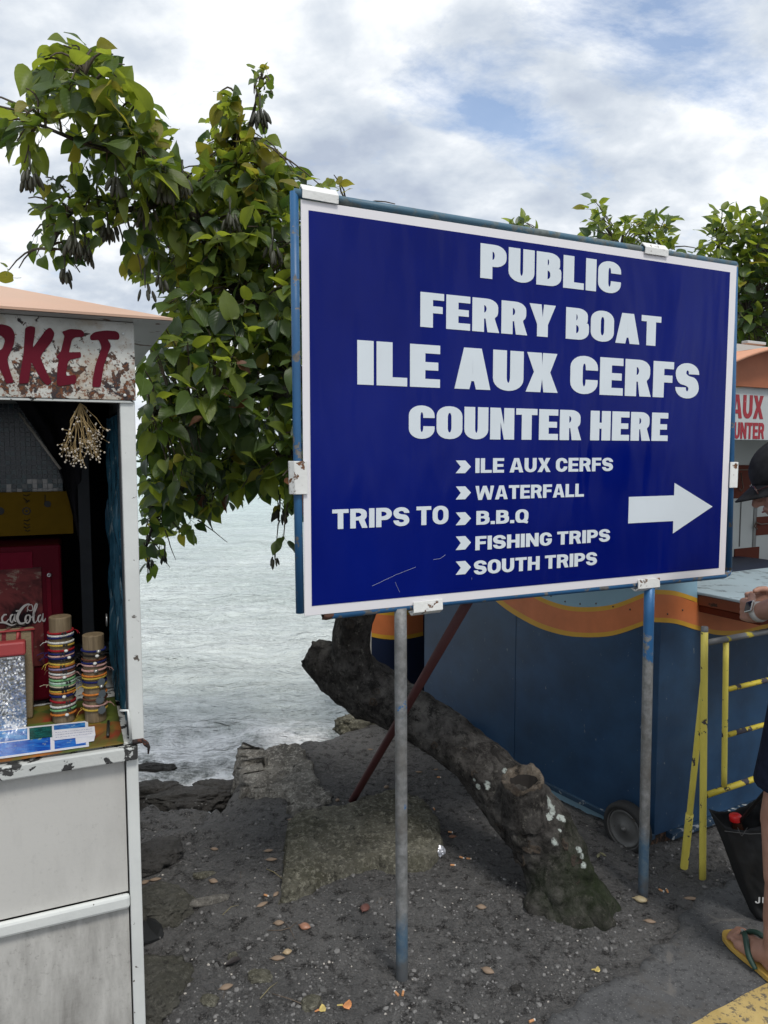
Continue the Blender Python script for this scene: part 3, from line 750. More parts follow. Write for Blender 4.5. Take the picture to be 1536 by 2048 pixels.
# ------------------------------------------------------------------ foliage
def leafmat(name, col, trans, back=None, rough=0.44, tmix=0.4, spots=0.0):
    t = MT(name, rough, 0, 0.5)
    oi = t.n('ShaderNodeObjectInfo')
    nv = t.noise(1.7, 3)
    uvn = t.n('ShaderNodeUVMap')
    su = t.n('ShaderNodeSeparateXYZ'); t.L(uvn.outputs[0], su.inputs[0])
    vein = t.math('ABSOLUTE', t.math('SUBTRACT', su.outputs[0], 0.5))
    mid = t.ramp(vein, [(0.0, 1.0), (0.035, 0.0)])
    side = t.math('SINE', t.math('MULTIPLY', t.math('ADD', su.outputs[1], t.math('MULTIPLY', vein, -0.9)), 44.0))
    sv = t.ramp(side, [(0.90, 0.0), (0.99, 0.45)])
    ve = t.math('MAXIMUM', mid, sv)
    c = t.mix(t.ramp(nv, [(0.3, 0.0), (0.7, 1.0)]), tuple(x * 0.75 for x in col), tuple(x * 1.25 for x in col))
    if spots: c = t.mix(t.ramp(t.noise(34, 5, 0.7), [(0.58, 0.0), (0.66, spots)]), c, (0.16, 0.09, 0.02))
    c = t.mix(t.math('MULTIPLY', ve, 0.45), c, tuple(min(1, x * 2.1 + .01) for x in col))
    t.color(c)
    t.bump(t.math('ADD', t.math('MULTIPLY', side, 0.12), t.math('MULTIPLY', mid, -0.8)), 0.35, 0.004)
    tr = t.n('ShaderNodeBsdfTranslucent')
    t.L(t.mix(t.math('MULTIPLY', ve, 0.5), trans, tuple(x * .5 for x in trans)), tr.inputs[0])
    ms = t.n('ShaderNodeMixShader'); ms.inputs[0].default_value = tmix
    t.L(t.b.outputs[0], ms.inputs[1]); t.L(tr.outputs[0], ms.inputs[2])
    t.L(ms.outputs[0], t.nt.nodes['Material Output'].inputs[0])
    return t.m
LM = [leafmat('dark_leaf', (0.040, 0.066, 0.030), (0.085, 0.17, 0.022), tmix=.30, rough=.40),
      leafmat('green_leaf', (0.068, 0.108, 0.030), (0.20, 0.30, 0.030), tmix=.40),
      leafmat('young_backlit_leaf', (0.130, 0.175, 0.032), (0.42, 0.50, 0.045), tmix=.50, rough=.45),  # pale young tone also stands in for backlight on upper, outer leaves
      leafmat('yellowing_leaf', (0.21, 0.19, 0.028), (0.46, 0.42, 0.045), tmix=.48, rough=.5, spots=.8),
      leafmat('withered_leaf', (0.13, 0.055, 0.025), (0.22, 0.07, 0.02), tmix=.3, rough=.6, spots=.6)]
TWIG = flat('twig_bark', (0.085, 0.068, 0.048), .85)
POD = flat('dark_pod', (0.030, 0.032, 0.018), .55, var=.3)
PODG = flat('green_pod', (0.060, 0.075, 0.028), .5, var=.3)
def leaf_shape(wd=.66, fold=.16, curl=.25, wav=.03, seed=0):
    """one leaf of length 1 along +y, 5 stations x 4 strips"""
    st = [0, .04, .12, .24, .38, .53, .68, .82, .93, 1.0]; hw = [.05, .24, .38, .475, .50, .46, .36, .22, .08, .0]
    vs = []; uv = []
    for i, (y, h) in enumerate(zip(st, hw)):
        for k, q in enumerate((-1, -.5, 0, .5, 1)):
            x = q * h * wd
            z = abs(q) * h * fold - curl * y * y + wav * math.sin(y * 9 + seed + (2 if q > 0 else 0)) * abs(q) ** 2
            vs.append(Vector((x, y - (.07 * abs(q) if 0 < i < 3 else 0), z))); uv.append((0.5 + .5 * q * max(h * 2, .06), y))
    fs = [(i * 5 + k, i * 5 + k + 1, (i + 1) * 5 + k + 1, (i + 1) * 5 + k) for i in range(9) for k in range(4)]
    # petiole
    b = len(vs)
    for y, z in ((-.42, .10), (-.2, .0), (0.02, 0)):
        for a in range(3):
            vs.append(Vector((math.cos(a * 2.09) * .014, y, z + math.sin(a * 2.09) * .014))); uv.append((.5, 0))
    for i in range(2):
        for a in range(3): fs.append((b + i * 3 + a, b + i * 3 + (a + 1) % 3, b + (i + 1) * 3 + (a + 1) % 3, b + (i + 1) * 3 + a))
    return vs, fs, uv
LS = [leaf_shape(.68, .22, .22, .02, 0), leaf_shape(.76, .34, .10, .03, 1), leaf_shape(.62, .14, .34, .03, 2), leaf_shape(.72, .46, .26, .03, 4), leaf_shape(.70, .08, .16, .04, 5)]
def leaf_mesh(name, vs, fs, uv, mats, mi=None, off=Vector((0, 0, 0))):
    me = bpy.data.meshes.new(name); me.from_pydata([v - off for v in vs], [], fs)
    for m in mats: me.materials.append(m)
    ul = me.uv_layers.new(name='UVMap')
    flatuv = []
    for f in fs:
        for i in f: flatuv += uv[i]
    ul.data.foreach_set('uv', flatuv)
    me.polygons.foreach_set('use_smooth', [True] * len(fs))
    if mi is not None: me.polygons.foreach_set('material_index', mi)
    me.update(); return me
LEAFME = {(s, m): leaf_mesh('leaf', *LS[s], [LM[m]]) for s in range(len(LS)) for m in range(len(LM))}
def frame(y, zhint):
    y = y.normalized(); x = y.cross(zhint)
    if x.length < 1e-3: x = y.cross(Vector((1, 0, 0)))
    x.normalize(); z = x.cross(y)
    return Matrix((x, y, z)).transposed()
EL = lambda cx, cy, rx, ry: [(cx + rx * math.cos(a * .524), cy + ry * math.sin(a * .524)) for a in range(12)]
def samp(poly, sp, rg, tries=4000):
    xs = [p[0] for p in poly]; ys = [p[1] for p in poly]; pts = []
    for _ in range(tries):
        x = rg.uniform(min(xs), max(xs)); y = rg.uniform(min(ys), max(ys))
        if not inpoly(x, y, poly): continue
        if any((x - a) ** 2 + (y - b) ** 2 < sp * sp for a, b in pts): continue
        pts.append((x, y))
    return pts
class Crown:
    def __init__(s, seed): s.L = []; s.rg = random.Random(seed); s.tw = MB(); s.mask = None; s.k = 1.0
    def cluster(s, c, out_, size, n, pal, droop=.5):
        size *= s.k
        rg = s.rg
        a0 = rg.uniform(0, 6.28)
        base_ = out_.normalized()
        side = base_.cross(Vector((0, 0, 1))); side = side.normalized() if side.length > .1 else Vector((1, 0, 0))
        up = side.cross(base_)
        for i in range(n):
            a = a0 + i * 2.4; sp_ = rg.uniform(.5, 1.15)
            d = base_ * rg.uniform(.2, .9) + (side * math.cos(a) + up * math.sin(a)) * sp_ + Vector((0, 0, -droop * rg.uniform(.3, 1.5)))
            d.normalize()
            L_ = size * rg.uniform(.50, 1.12)
            o = c - base_ * size * rg.uniform(0, .8) + d * L_ * .42
            zh = Vector((rg.gauss(0, .55), -0.35 + rg.gauss(0, .55), 1.0 + rg.gauss(0, .3)))
            m = frame(d, zh)
            r_ = rg.random(); acc = 0
            for mi, pr in enumerate(pal):
                acc += pr
                if r_ <= acc: break
            if s.mask:
                bad = 0
                for tt in (.15, .6, 1.0):
                    cc = o + m @ Vector((0, L_ * tt, 0)); dd = cc - EYEV; z = dd.dot(_f)
                    px, py = CX + F * dd.dot(_r) / z, CY - F * dd.dot(_u) / z
                    if px < 800 and not any(inpoly(px, py, k) for k in s.mask): bad += 1 if tt > .2 else .5
                if bad >= 1: continue
            s.L.append((o, m, L_, rg.randrange(len(LS)), mi))
    def twig(s, a, b, r0=.006, r1=.0025, sag=.04):
        k = 5; pts = []
        for i in range(k + 1):
            t_ = i / k; q = a.lerp(b, t_) + Vector((0, 0, sag * math.sin(math.pi * t_)))
            q += Vector((nz(q.x * 6, q.y * 6, q.z * 6), nz(q.x * 6, 3, q.z * 6), 0)) * .02 * math.sin(math.pi * t_)
            pts.append(q)
        s.tw.tube(pts, [r0 + (r1 - r0) * i / k for i in range(k + 1)], n=5, cap=False)
    def finish(s, root, nind, keep=None):
        """nearest leaves become parts of their own; the rest one mass"""
        vis = []
        for i, (o, m, L_, si, mi) in enumerate(s.L):
            c = o + m @ Vector((0, L_ * .5, 0)); d = c - EYEV
            z = d.dot(_f)
            px = CX + F * d.dot(_r) / z; py = CY - F * d.dot(_u) / z
            vis.append((-(L_ / z) if (keep(px, py)) else 1.0, i, px, py))
        vis.sort(); ind = set(); cell = {}
        for sc_, i, px, py in vis:
            if len(ind) >= nind or sc_ > 0: break
            kq = (int(px // 34), int(py // 34))
            if cell.get(kq, 0) >= 2: continue
            cell[kq] = cell.get(kq, 0) + 1; ind.add(i)
        off = OFF[root]
        for i in ind:
            o, m, L_, si, mi = s.L[i]
            ob = bpy.data.objects.new('leaf', LEAFME[(si, mi)]); ob.parent = root
            ob.matrix_local = Matrix.Translation(o - off) @ m.to_4x4() @ Matrix.Scale(L_, 4)
            C.objects.link(ob)
        vs = []; fs = []; uv = []; ms = []
        for i, (o, m, L_, si, mi) in enumerate(s.L):
            if i in ind: continue
            V, Fc, U = LS[si]; b = len(vs)
            vs += [o + m @ (v * L_) for v in V]; uv += U
            for f in Fc: fs.append([q + b for q in f]); ms.append(mi)
        me = leaf_mesh('foliage', vs, fs, uv, LM, ms, off)
        ob = bpy.data.objects.new('foliage', me); ob.parent = root; C.objects.link(ob); tag(ob, kind='stuff')
        print('leaves', len(s.L), len(ind))
cr = Crown(11); cr.k = 0.74
# the crown's outline as the photograph shows it (the leaves themselves are spread in depth)
cr.mask = [[(22, 190), (50, 120), (88, 55), (140, 52), (180, 92), (250, 75), (268, 130), (308, 200), (368, 250), (368, 292), (350, 330), (400, 362), (400, 450), (330, 440), (262, 405), (200, 352), (150, 352), (118, 312), (128, 275), (195, 228), (150, 208), (60, 205)],
           [(-90, 175), (60, 190), (165, 202), (160, 235), (112, 264), (60, 266), (100, 330), (80, 374), (20, 348), (-5, 318), (-90, 300)],
           [(24, 420), (60, 380), (95, 342), (160, 332), (205, 372), (290, 398), (335, 415), (335, 452), (262, 455), (236, 476), (212, 475), (190, 520), (185, 560), (140, 550), (118, 575), (82, 535), (52, 520), (62, 470), (92, 446)],
           [(330, 430), (392, 350), (374, 252), (422, 212), (430, 160), (478, 146), (487, 228), (500, 225), (486, 112), (552, 122), (548, 215), (522, 252), (580, 268), (575, 312), (612, 342), (660, 330), (710, 345), (712, 390), (820, 395), (820, 1120), (600, 1120), (540, 1120), (545, 1045), (518, 1012), (458, 1018), (432, 1066), (404, 1064), (396, 1104), (342, 1086), (332, 1134), (306, 1172), (272, 1155), (262, 735), (300, 702), (262, 650), (345, 640), (296, 620), (300, 590), (330, 566), (308, 556), (262, 578), (222, 572), (232, 498), (270, 474), (250, 452), (290, 432)],
           [(-60, 520), (60, 520), (60, 560), (-60, 560)]]
# main limbs from the fork, as picture position and depth, then thickness
TREEB = []
def limb(pts, name='branch'):
    mb = MB(); gnarl(mb, [(a, b, y, w_) for a, b, y, w_ in pts], n=12, amp=.08, k=6, fine=.02)
    TREEB.append([P(a, b, y) for a, b, y, w_ in smoothpath(pts, 6)])
    mb.build('branch', BARK, tree, smooth=True)
limb([(640, 840, 3.28, 62), (560, 700, 3.45, 44), (500, 560, 3.55, 34), (480, 420, 3.5, 26), (470, 300, 3.4, 16), (480, 200, 3.3, 8)])
limb([(555, 690, 3.45, 38), (460, 560, 3.4, 28), (370, 400, 3.3, 22), (300, 320, 3.2, 17), (230, 240, 3.1, 13), (170, 150, 3.0, 8)])
limb([(640, 800, 3.28, 40), (500, 780, 3.3, 26), (400, 800, 3.2, 20), (300, 830, 3.1, 12)])
limb([(650, 900, 3.22, 40), (540, 920, 3.5, 26), (430, 950, 3.6, 18), (330, 1010, 3.6, 10), (290, 1100, 3.6, 5)])
limb([(370, 400, 3.3, 16), (250, 420, 3.2, 12), (150, 420, 3.15, 9), (100, 500, 3.1, 6)])
limb([(300, 320, 3.2, 12), (180, 290, 3.0, 9), (80, 250, 2.9, 6)])
limb([(640, 840, 3.28, 50), (700, 700, 3.7, 36), (720, 560, 3.9, 24), (700, 430, 3.9, 14)])
limb([(470, 330, 3.4, 12), (500, 250, 3.35, 8), (520, 170, 3.3, 4)])
LP = [(p, i) for i, br in enumerate(TREEB) for p in br]
def nearest(q): return min((p for p, i in LP), key=lambda p: (p - q).length_squared + (0.3 * max(0, q.z - p.z) if 0 else 0))
DARK = (.32, .42, .24, .015, .005); MID = (.16, .42, .38, .035, .005); YNG_LIT = (.05, .33, .56, .055, .005); YEL = (.03, .2, .42, .33, .02); LOW = (.42, .34, .16, .06, .02)  # mixes put the lit upper crown and its shaded inside into leaf colour
def blob_fill(poly, sp, d0, d1, size, n, pal, twigs=.8):
    for (x, y) in samp(poly, sp, cr.rg):
        Y = cr.rg.uniform(d0, d1); q = P(x, y, Y); b = nearest(q)
        ov = (q - b); ov = ov if ov.length > .05 else Vector((-.3, -.5, .2))
        cr.cluster(q, ov.normalized() + Vector((-.1, -.45, .1)), size, n, pal)
        if cr.rg.random() < twigs and ov.length < 1.1: cr.twig(b, q)
A_ = [(70, 105), (135, 72), (240, 100), (262, 150), (300, 215), (345, 265), (350, 320), (300, 350), (240, 300), (215, 235), (150, 185), (60, 150)]
A2 = [(50, 175), (90, 165), (165, 190), (170, 235), (110, 240), (55, 205)]
B2 = [(-60, 190), (0, 200), (60, 210), (135, 225), (120, 262), (60, 262), (75, 325), (35, 330), (10, 290), (-60, 280)]
B3 = [(140, 270), (200, 240), (250, 270), (330, 340), (300, 420), (230, 390), (150, 345)]
C1 = [(55, 385), (90, 350), (150, 345), (200, 385), (280, 410), (262, 445), (200, 455), (180, 505), (140, 545), (95, 535), (70, 520), (62, 470), (80, 440), (45, 405)]
D0 = [(410, 300), (425, 215), (470, 190), (490, 260), (545, 275), (590, 350), (640, 400), (720, 470), (720, 560), (380, 560), (300, 480), (335, 420), (330, 340)]
D1 = [(300, 350), (400, 330), (600, 380), (640, 640), (340, 640), (300, 600), (330, 565), (262, 560), (245, 510), (270, 470), (330, 460)]
D2 = [(330, 600), (700, 600), (700, 1000), (600, 1000), (550, 960), (470, 985), (400, 1000), (285, 1000), (285, 720), (300, 690)]
D3 = [(284, 940), (470, 940), (430, 1010), (400, 1030), (380, 1060), (340, 1050), (310, 1090), (288, 1110)]
D4 = [(520, 960), (600, 940), (700, 950), (700, 1030), (600, 1010), (575, 1035), (545, 1010)]
blob_fill(A_, 25, 2.85, 3.3, .160, 5, YNG_LIT)
blob_fill(A2, 30, 2.85, 3.1, .150, 4, YNG_LIT)
blob_fill(B2, 30, 2.8, 3.1, .165, 5, YNG_LIT)
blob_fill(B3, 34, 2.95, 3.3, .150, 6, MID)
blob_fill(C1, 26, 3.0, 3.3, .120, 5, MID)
blob_fill(D0, 32, 3.2, 3.5, .130, 6, YNG_LIT)
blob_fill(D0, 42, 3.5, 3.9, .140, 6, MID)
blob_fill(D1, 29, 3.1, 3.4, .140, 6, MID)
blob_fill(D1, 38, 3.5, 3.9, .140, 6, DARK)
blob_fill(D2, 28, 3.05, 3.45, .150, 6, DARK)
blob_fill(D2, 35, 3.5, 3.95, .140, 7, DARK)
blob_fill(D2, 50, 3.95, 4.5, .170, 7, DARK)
blob_fill([(285, 700), (470, 640), (480, 820), (380, 850), (285, 860)], 48, 2.85, 3.1, .155, 5, MID)
blob_fill(D3, 28, 3.3, 3.8, .105, 5, LOW)
blob_fill(D3, 30, 3.8, 4.2, .105, 5, LOW)
blob_fill(D4, 26, 3.4, 3.9, .105, 5, LOW)
blob_fill([(284, 900), (430, 900), (400, 960), (300, 1010)], 40, 3.0, 3.3, .11, 5, MID)
blob_fill([(430, 190), (470, 175), (480, 270), (560, 300), (540, 380), (430, 330)], 26, 3.15, 3.4, .120, 6, YEL)
blob_fill([(500, 130), (538, 135), (545, 190), (510, 205)], 16, 3.2, 3.35, .075, 4, MID)
for x, y, Y, n in ((683, 372, 3.7, 5), (668, 350, 3.7, 3), (790, 408, 3.8, 2), (18, 540, 3.3, 2), (38, 536, 3.3, 3), (595, 345, 3.4, 5), (640, 370, 3.5, 4), (567, 1078, 3.2, 3), (300, 1125, 3.6, 3), (296, 1150, 3.6, 2), (320, 1100, 3.6, 4), (366, 1070, 3.6, 3), (160, 545, 3.2, 2), (430, 1040, 3.8, 2), (452, 1010, 3.7, 3)):
    q = P(x, y, Y); cr.cluster(q, Vector((.1, -.5, -.3 if y > 900 else .6)), .105, n, LOW if y > 900 else YEL)
    b = nearest(q)
    if (q - b).length < 1.2: cr.twig(b, q)
for (x0, y0, x1, y1) in ((300, 1075, 340, 1135), (395, 1040, 455, 1085), (330, 1060, 352, 1120), (288, 1085, 300, 1150), (560, 1040, 552, 1100)):
    cr.twig(P(x0, y0, 3.6), P(x1, y1, 3.6), .004, .0015, .01)
cr.tw.build('twigs', TWIG, tree, smooth=True)
tag(tree.children[-1], kind='stuff')
cr.finish(tree, 300, lambda px, py: -30 < px < 600 and py > 20 and not (px < 272 and py > 620))
# clusters of hanging pods
def pods(px, py, Y, n, size, green=False):
    m = MB(); rg = cr.rg; c0 = P(px, py, Y)
    for i in range(n):
        a = rg.uniform(0, 6.28); r_ = rg.uniform(.2, 1) * size * .55; tip = c0 + Vector((math.cos(a) * r_, math.sin(a) * r_, -size * rg.uniform(.5, 1.1)))
        d = (tip - c0).normalized(); d = (d + Vector((0, 0, -.6))).normalized()
        rot = frame(d, Vector((rg.gauss(0, 1), rg.gauss(0, 1), .1)))
        m.ball(tip, size * .13, size * .42, size * .09, n=8, m=6, rot=rot)
    m.tube([c0 + Vector((0, 0, .05)), c0, c0 + Vector((0, 0, -size * .5))], [.005, .004, .002], n=5)
    m.build('pod_cluster', PODG if green else POD, tree, smooth=True)
for a in ((60, 330, 2.85, 9, .075), (520, 212, 3.2, 14, .075), (232, 345, 2.95, 7, .085), (330, 355, 3.0, 8, .085), (150, 465, 3.05, 10, .085), (215, 435, 3.1, 8, .08), (170, 478, 3.1, 6, .075), (178, 500, 3.1, 3, .06),
          (130, 530, 3.1, 5, .07), (290, 560, 3.1, 2, .07), (318, 545, 3.1, 4, .07), (460, 420, 3.1, 7, .08), (545, 480, 3.1, 6, .08), (295, 405, 3.05, 6, .08), (550, 1110, 3.2, 4, .05), (330, 1105, 3.5, 3, .05), (300, 1112, 3.5, 3, .05), (560, 1010, 3.4, 6, .07), (410, 985, 3.4, 3, .06), (365, 345, 3.05, 6, .08)):
    pods(a[0], a[1], a[2], int(a[3] * 1.6) + 1, a[4] * .92)

# second tree, beyond the booth
tb = Vector((4.0, 8.2, -0.3))
tree2 = thing('leafy_tree', 'bright green leafy tree rising behind the orange booth roof at the right edge', 'tree', tb)
cr2 = Crown(23)
save = tree; LP2 = []
def limb2(pts):
    m = MB(); m.tube([Vector(p[:3]) for p in pts], [p[3] for p in pts], n=10); m.build('trunk' if pts[0][3] > .1 else 'branch', BARK, tree2, smooth=True)
    for a, b in zip(pts, pts[1:]):
        for k in range(4): LP2.append(Vector(a[:3]).lerp(Vector(b[:3]), k / 4))
limb2([(4.0, 8.2, -.3, .16), (3.9, 8.1, 1.0, .14), (3.8, 7.9, 2.2, .11), (3.7, 7.7, 3.2, .06)])
for px, py, Y in ((1200, 440, 6.6), (1290, 450, 6.6), (1430, 430, 6.6), (1520, 450, 6.6), (1500, 600, 6.3), (1040, 445, 7.0)):
    q = P(px, py, Y); a = Vector((3.85, 8.0, 1.9)); m_ = a.lerp(q, .5) + Vector((0, 0, .1)); limb2([(*a, .05), (*m_, .03), (*q, .008)])
def fill2(poly, sp, d0, d1, size, n, pal):
    for (x, y) in samp(poly, sp, cr2.rg):
        q = P(x, y, cr2.rg.uniform(d0, d1)); b = min(LP2, key=lambda p: (p - q).length_squared)
        cr2.cluster(q, (q - b).normalized() + Vector((0, -.3, .35)), size, n, pal, .15)
        if (q - b).length < 1.5: cr2.twig(b, q, .008, .003)
fill2([(1165, 430), (1190, 395), (1215, 430), (1230, 490), (1180, 480)], 17, 6.4, 6.8, .115, 4, YNG_LIT)
fill2([(1250, 440), (1330, 425), (1345, 470), (1345, 520), (1262, 500)], 15, 6.3, 6.8, .115, 6, YNG_LIT)
fill2([(1010, 440), (1035, 432), (1066, 455), (1050, 480), (1015, 480)], 14, 6.8, 7.1, .11, 4, YNG_LIT)
fill2([(1400, 500), (1440, 420), (1475, 420), (1470, 470), (1475, 530), (1410, 530)], 16, 6.2, 6.8, .12, 6, YNG_LIT)
fill2([(1480, 450), (1560, 400), (1640, 420), (1640, 560), (1480, 560)], 17, 6.1, 6.6, .12, 6, YNG_LIT)
fill2([(1450, 540), (1660, 520), (1660, 800), (1450, 800)], 20, 6.2, 6.6, .13, 6, DARK)
fill2([(1450, 540), (1700, 480), (1700, 800), (1380, 800)], 22, 6.8, 7.5, .13, 6, DARK)
cr2.tw.build('twigs', TWIG, tree2, smooth=True); tag(tree2.children[-1], kind='stuff')
cr2.finish(tree2, 120, lambda px, py: 990 < px < 1536 and 380 < py < 700 and (px > 1470 or py < 540))
# ------------------------------------------------------------------ the ferry sign
YAW = .4339
SD = Vector((math.cos(YAW), math.sin(YAW), 0)); SN = Vector((math.sin(YAW), -math.cos(YAW), 0)); UZ = Vector((0, 0, 1))
SO = Vector((-.2183, 1.9648, 1.151)); SW, SH = 1.628, 1.112
def S(u, v, n=0.0): return SO + SD * u + UZ * v + SN * n
def spx(px, py, n=0.0):
    q = PL(px, py, SO + SN * n, SN) - SO; return q.dot(SD), q.z
sign = thing('ferry_sign', 'large blue and white signboard for the public ferry boat on two steel posts', 'sign', (SO.x + SD.x * .8, SO.y + SD.y * .8, 0))
WB = paint('white_sign_sheet', (0.80, 0.78, 0.80), grime=.10, gcol=(.35, .33, .3), rough=.35, bump=.05, var=.03)
t = MT('blue_sign_vinyl', 0.16, 0, 0.16)
t.color(t.mix(t.ramp(t.noise(1.2, 4), [(0.35, 0.0), (0.65, 1.0)]), (0.0004, 0.005, 0.120), (0.0008, 0.008, 0.160)))
b = t.bump(t.noise(1.6, 3, 0.45, 0.3, v=t.vec((2.4, 2.4, 0.6))), 0.5, 0.06)
t.bump(t.noise(160, 3), 0.02, 0.001, b)
r1 = t.ramp(t.noise(3.0, 6, 0.6, v=t.vec((3, 3, .5))), [(0.35, (0.12,) * 3), (0.7, (0.26,) * 3)]); t.rough(r1)
BLUE = t.m
WL = paint('white_vinyl_letter', (0.68, 0.74, 0.78), rough=.4, bump=.03, var=.03)
mb = MB(); mb.box(S(0, 0, -.004), SD * SW, UZ * SH, SN * .004)
board = mb.build('board', WB, sign, bevel=.0008, seg=1)
u0, v0 = spx(627, 1210); u1, v1 = spx(1459, 546); u2, v2 = spx(613, 418); u3, v3 = spx(1438, 1137)
bl, bb_, br_, bt = (u0 + u2) / 2, (v0 + v3) / 2, (u1 + u3) / 2, (v1 + v2) / 2
mb = MB()
nu, nv_ = 24, 16; vs = []
for i in range(nu + 1):
    for j in range(nv_ + 1): vs.append(S(bl + (br_ - bl) * i / nu, bb_ + (bt - bb_) * j / nv_, .0012))
mb.add(vs, [(i * (nv_ + 1) + j, (i + 1) * (nv_ + 1) + j, (i + 1) * (nv_ + 1) + j + 1, i * (nv_ + 1) + j + 1) for i in range(nu) for j in range(nv_)])
mb.build('blue_face', BLUE, sign)
print('blue', bl, bb_, br_, bt)
lines = [('PUBLIC', 960, 1241, (492, 558), (521, 587), IMPACT), ('FERRY BOAT', 840, 1321, (586, 656), (632, 691), IMPACT), ('ILE AUX CERFS', 714, 1397, (684, 774), (725, 794), IMPACT),
         ('COUNTER HERE', 817, 1335, (815, 881), (822, 879), IMPACT),
         ('ILE AUX CERFS', 950, 1225, (918, 946), (914, 942), ARIAL), ('WATERFALL', 950, 1167, (971, 998), (968, 995), ARIAL), ('B.B.Q', 952, 1056, (1021, 1048), (1019, 1046), ARIAL),
         ('FISHING TRIPS', 950, 1219, (1070, 1097), (1060, 1086), ARIAL), ('SOUTH TRIPS', 947, 1193, (1120, 1147), (1105, 1132), ARIAL), ('TRIPS TO', 664, 896, (1018, 1056), (1012, 1050), ARIAL)]
for txt, x0, x1, (ya, yb), (yc_, yd), st in lines:
    ua, va = spx(x0, ya); ub, vb = spx(x0, yb); uc, vc = spx(x1, yc_); ud, vd = spx(x1, yd)
    k0, k1 = (vb + vd) / 2, (va + vc) / 2
    text(lambda m_, ch: m_.build('letter', WL, sign), txt, st, (ua + ub) / 2, (uc + ud) / 2, k0, k1, SO + SN * .0016, SD, UZ, SN, .0008)
for y0, y1 in ((921, 946), (973, 998), (1025, 1049), (1073, 1098), (1123, 1147)):
    ua, va = spx(911, y0); ub, vb = spx(941, y1)
    h = va - vb; w_ = ub - ua
    pts = [(0, 0), (.62 * w_, 0), (w_, h / 2), (.62 * w_, h), (0, h), (.33 * w_, h / 2)]
    m = MB(); m.prism([S(ua + a, vb + b, .0016) for a, b in pts], SN * .0008); m.build('chevron', WL, sign)
pa = [spx(*q) for q in ((1257, 991), (1348, 989), (1348, 964), (1424, 1013), (1345, 1065), (1345, 1042), (1256, 1044))]
sh0 = (pa[0][1] - pa[6][1]) / 2; cy_ = pa[3][1]; xa, xb, xc = pa[0][0], (pa[2][0] + pa[4][0]) / 2, pa[3][0]; hh = (pa[2][1] - pa[4][1]) / 2
m = MB(); m.prism([S(a, b, .0016) for a, b in ((xa, cy_ - sh0), (xb, cy_ - sh0), (xb, cy_ - hh), (xc, cy_), (xb, cy_ + hh), (xb, cy_ + sh0), (xa, cy_ + sh0))], SN * .0008)
m.build('arrow', WL, sign)
# scratches
SCR = flat('scratch', (.45, .48, .6), .6)
m = MB()
for q in (((744, 1172), (790, 1150), (831, 1134)), ((866, 1119), (880, 1117), (890, 1110)), ((790, 1164), (794, 1174), (799, 1184)), ((943, 1155), (943, 1159))):
    m.tube([S(*spx(*k), .0016) for k in q], .00032, n=4)
m.build('scratch', SCR, sign)
# blue tube frame
TUBE = paint('chipped_blue_tube', (0.022, 0.105, 0.24), (0.20, 0.19, 0.18), .40, 22, rough=.45, edge=.015)
TOPT = paint('weathered_blue_tube', (0.055, 0.13, 0.19), (0.16, 0.19, 0.19), .42, 16, rough=.5, edge=.08)
STEEL = paint('galvanised_steel', (0.24, 0.245, 0.245), (0.035, 0.14, 0.30), .36, 9, rough=.5, metal=.35, edge=.02, grime=.5, gcol=(.12, .115, .10), bump=.5)
PBLU = paint('post_blue', (0.07, 0.14, 0.22), (0.22, 0.215, 0.20), .44, 26, rough=.5, edge=.03, bump=.5)
LW = paint('thick_white_paint', (0.78, 0.78, 0.75), (0.20, 0.09, 0.04), .37, 30, rough=.5, bump=.7, edge=.02)
RU = paint('rusty_cap', (0.10, 0.045, 0.03), rough=.9, bump=.8)
def fx(px, py): u, v = spx(px, py, -.012); return S(u, v, -.012)
rT = .0115
m = MB(); m.tube([fx(588, 384), fx(592, 700), fx(596, 1000), fx(600, 1226)], [rT] * 4, n=20); m.build('frame_tube', TUBE, sign, smooth=True, bevel=0)
m = MB(); m.tube([fx(588, 386), fx(820, 424), fx(1150, 478), fx(1470, 530)], [rT + .0005] * 4, n=20); m.build('frame_tube', TOPT, sign, smooth=True)
m = MB(); m.tube([fx(662, 1230), fx(900, 1203), fx(1200, 1175), fx(1447, 1151), fx(1455, 1147), fx(1458, 1138)], [rT] * 6, n=20); m.build('frame_tube', TUBE, sign, smooth=True)
m = MB(); m.tube([fx(1469, 529), fx(1464, 800), fx(1457, 1140)], [rT + .0005] * 3, n=20); m.build('frame_tube', TUBE, sign, smooth=True)
m = MB(); m.lathe(fx(645, 1232), (fx(662, 1230) - fx(645, 1232)), [(0, .006), (0, rT * 1.0), (.012, rT * 1.05), (.03, rT * 1.02)], 16)
m.v = [v + Vector((nz(v.x * 90, v.y * 90, v.z * 90),) * 3) * .003 for v in m.v]; m.build('rusted_tube_end', RU, sign, smooth=True)
# welded clamps painted white
def clamp(a, b, wd, up):
    """folded plate between picture points a and b along the tube"""
    pa, pb = fx(*a), fx(*b); d = (pb - pa); q = d.normalized(); o = SN
    if up == 'h':
        pr = [(-.014, .004), (.002, .020), (.018, .006), (.016, -.014 + wd), (.020, -.016 + wd), (.022, .006), (.004, .025), (-.018, .006)]
        poly = [pa + SN * x + UZ * z for x, z in pr]
    elif up == 'b':
        pr = [(.016, .018), (.018, -.012), (.004, -.020), (-.012, -.014), (-.016, -.018), (.004, -.026), (.022, -.014), (.020, .018)]
        poly = [pa + SN * x + UZ * z for x, z in pr]
    else:
        s_ = -1 if up == 'l' else 1
        pr = [(.016, -s_ * .022), (.018, s_ * .012), (.004, s_ * .020), (-.012, s_ * .016), (-.014, s_ * .021), (.004, s_ * .025), (.022, s_ * .015), (.020, -s_ * .022)]
        poly = [pa + SN * x + SD * z for x, z in pr]
    m = MB(); m.prism(poly, d); return m.build('clamp', LW, sign, bevel=.0012)
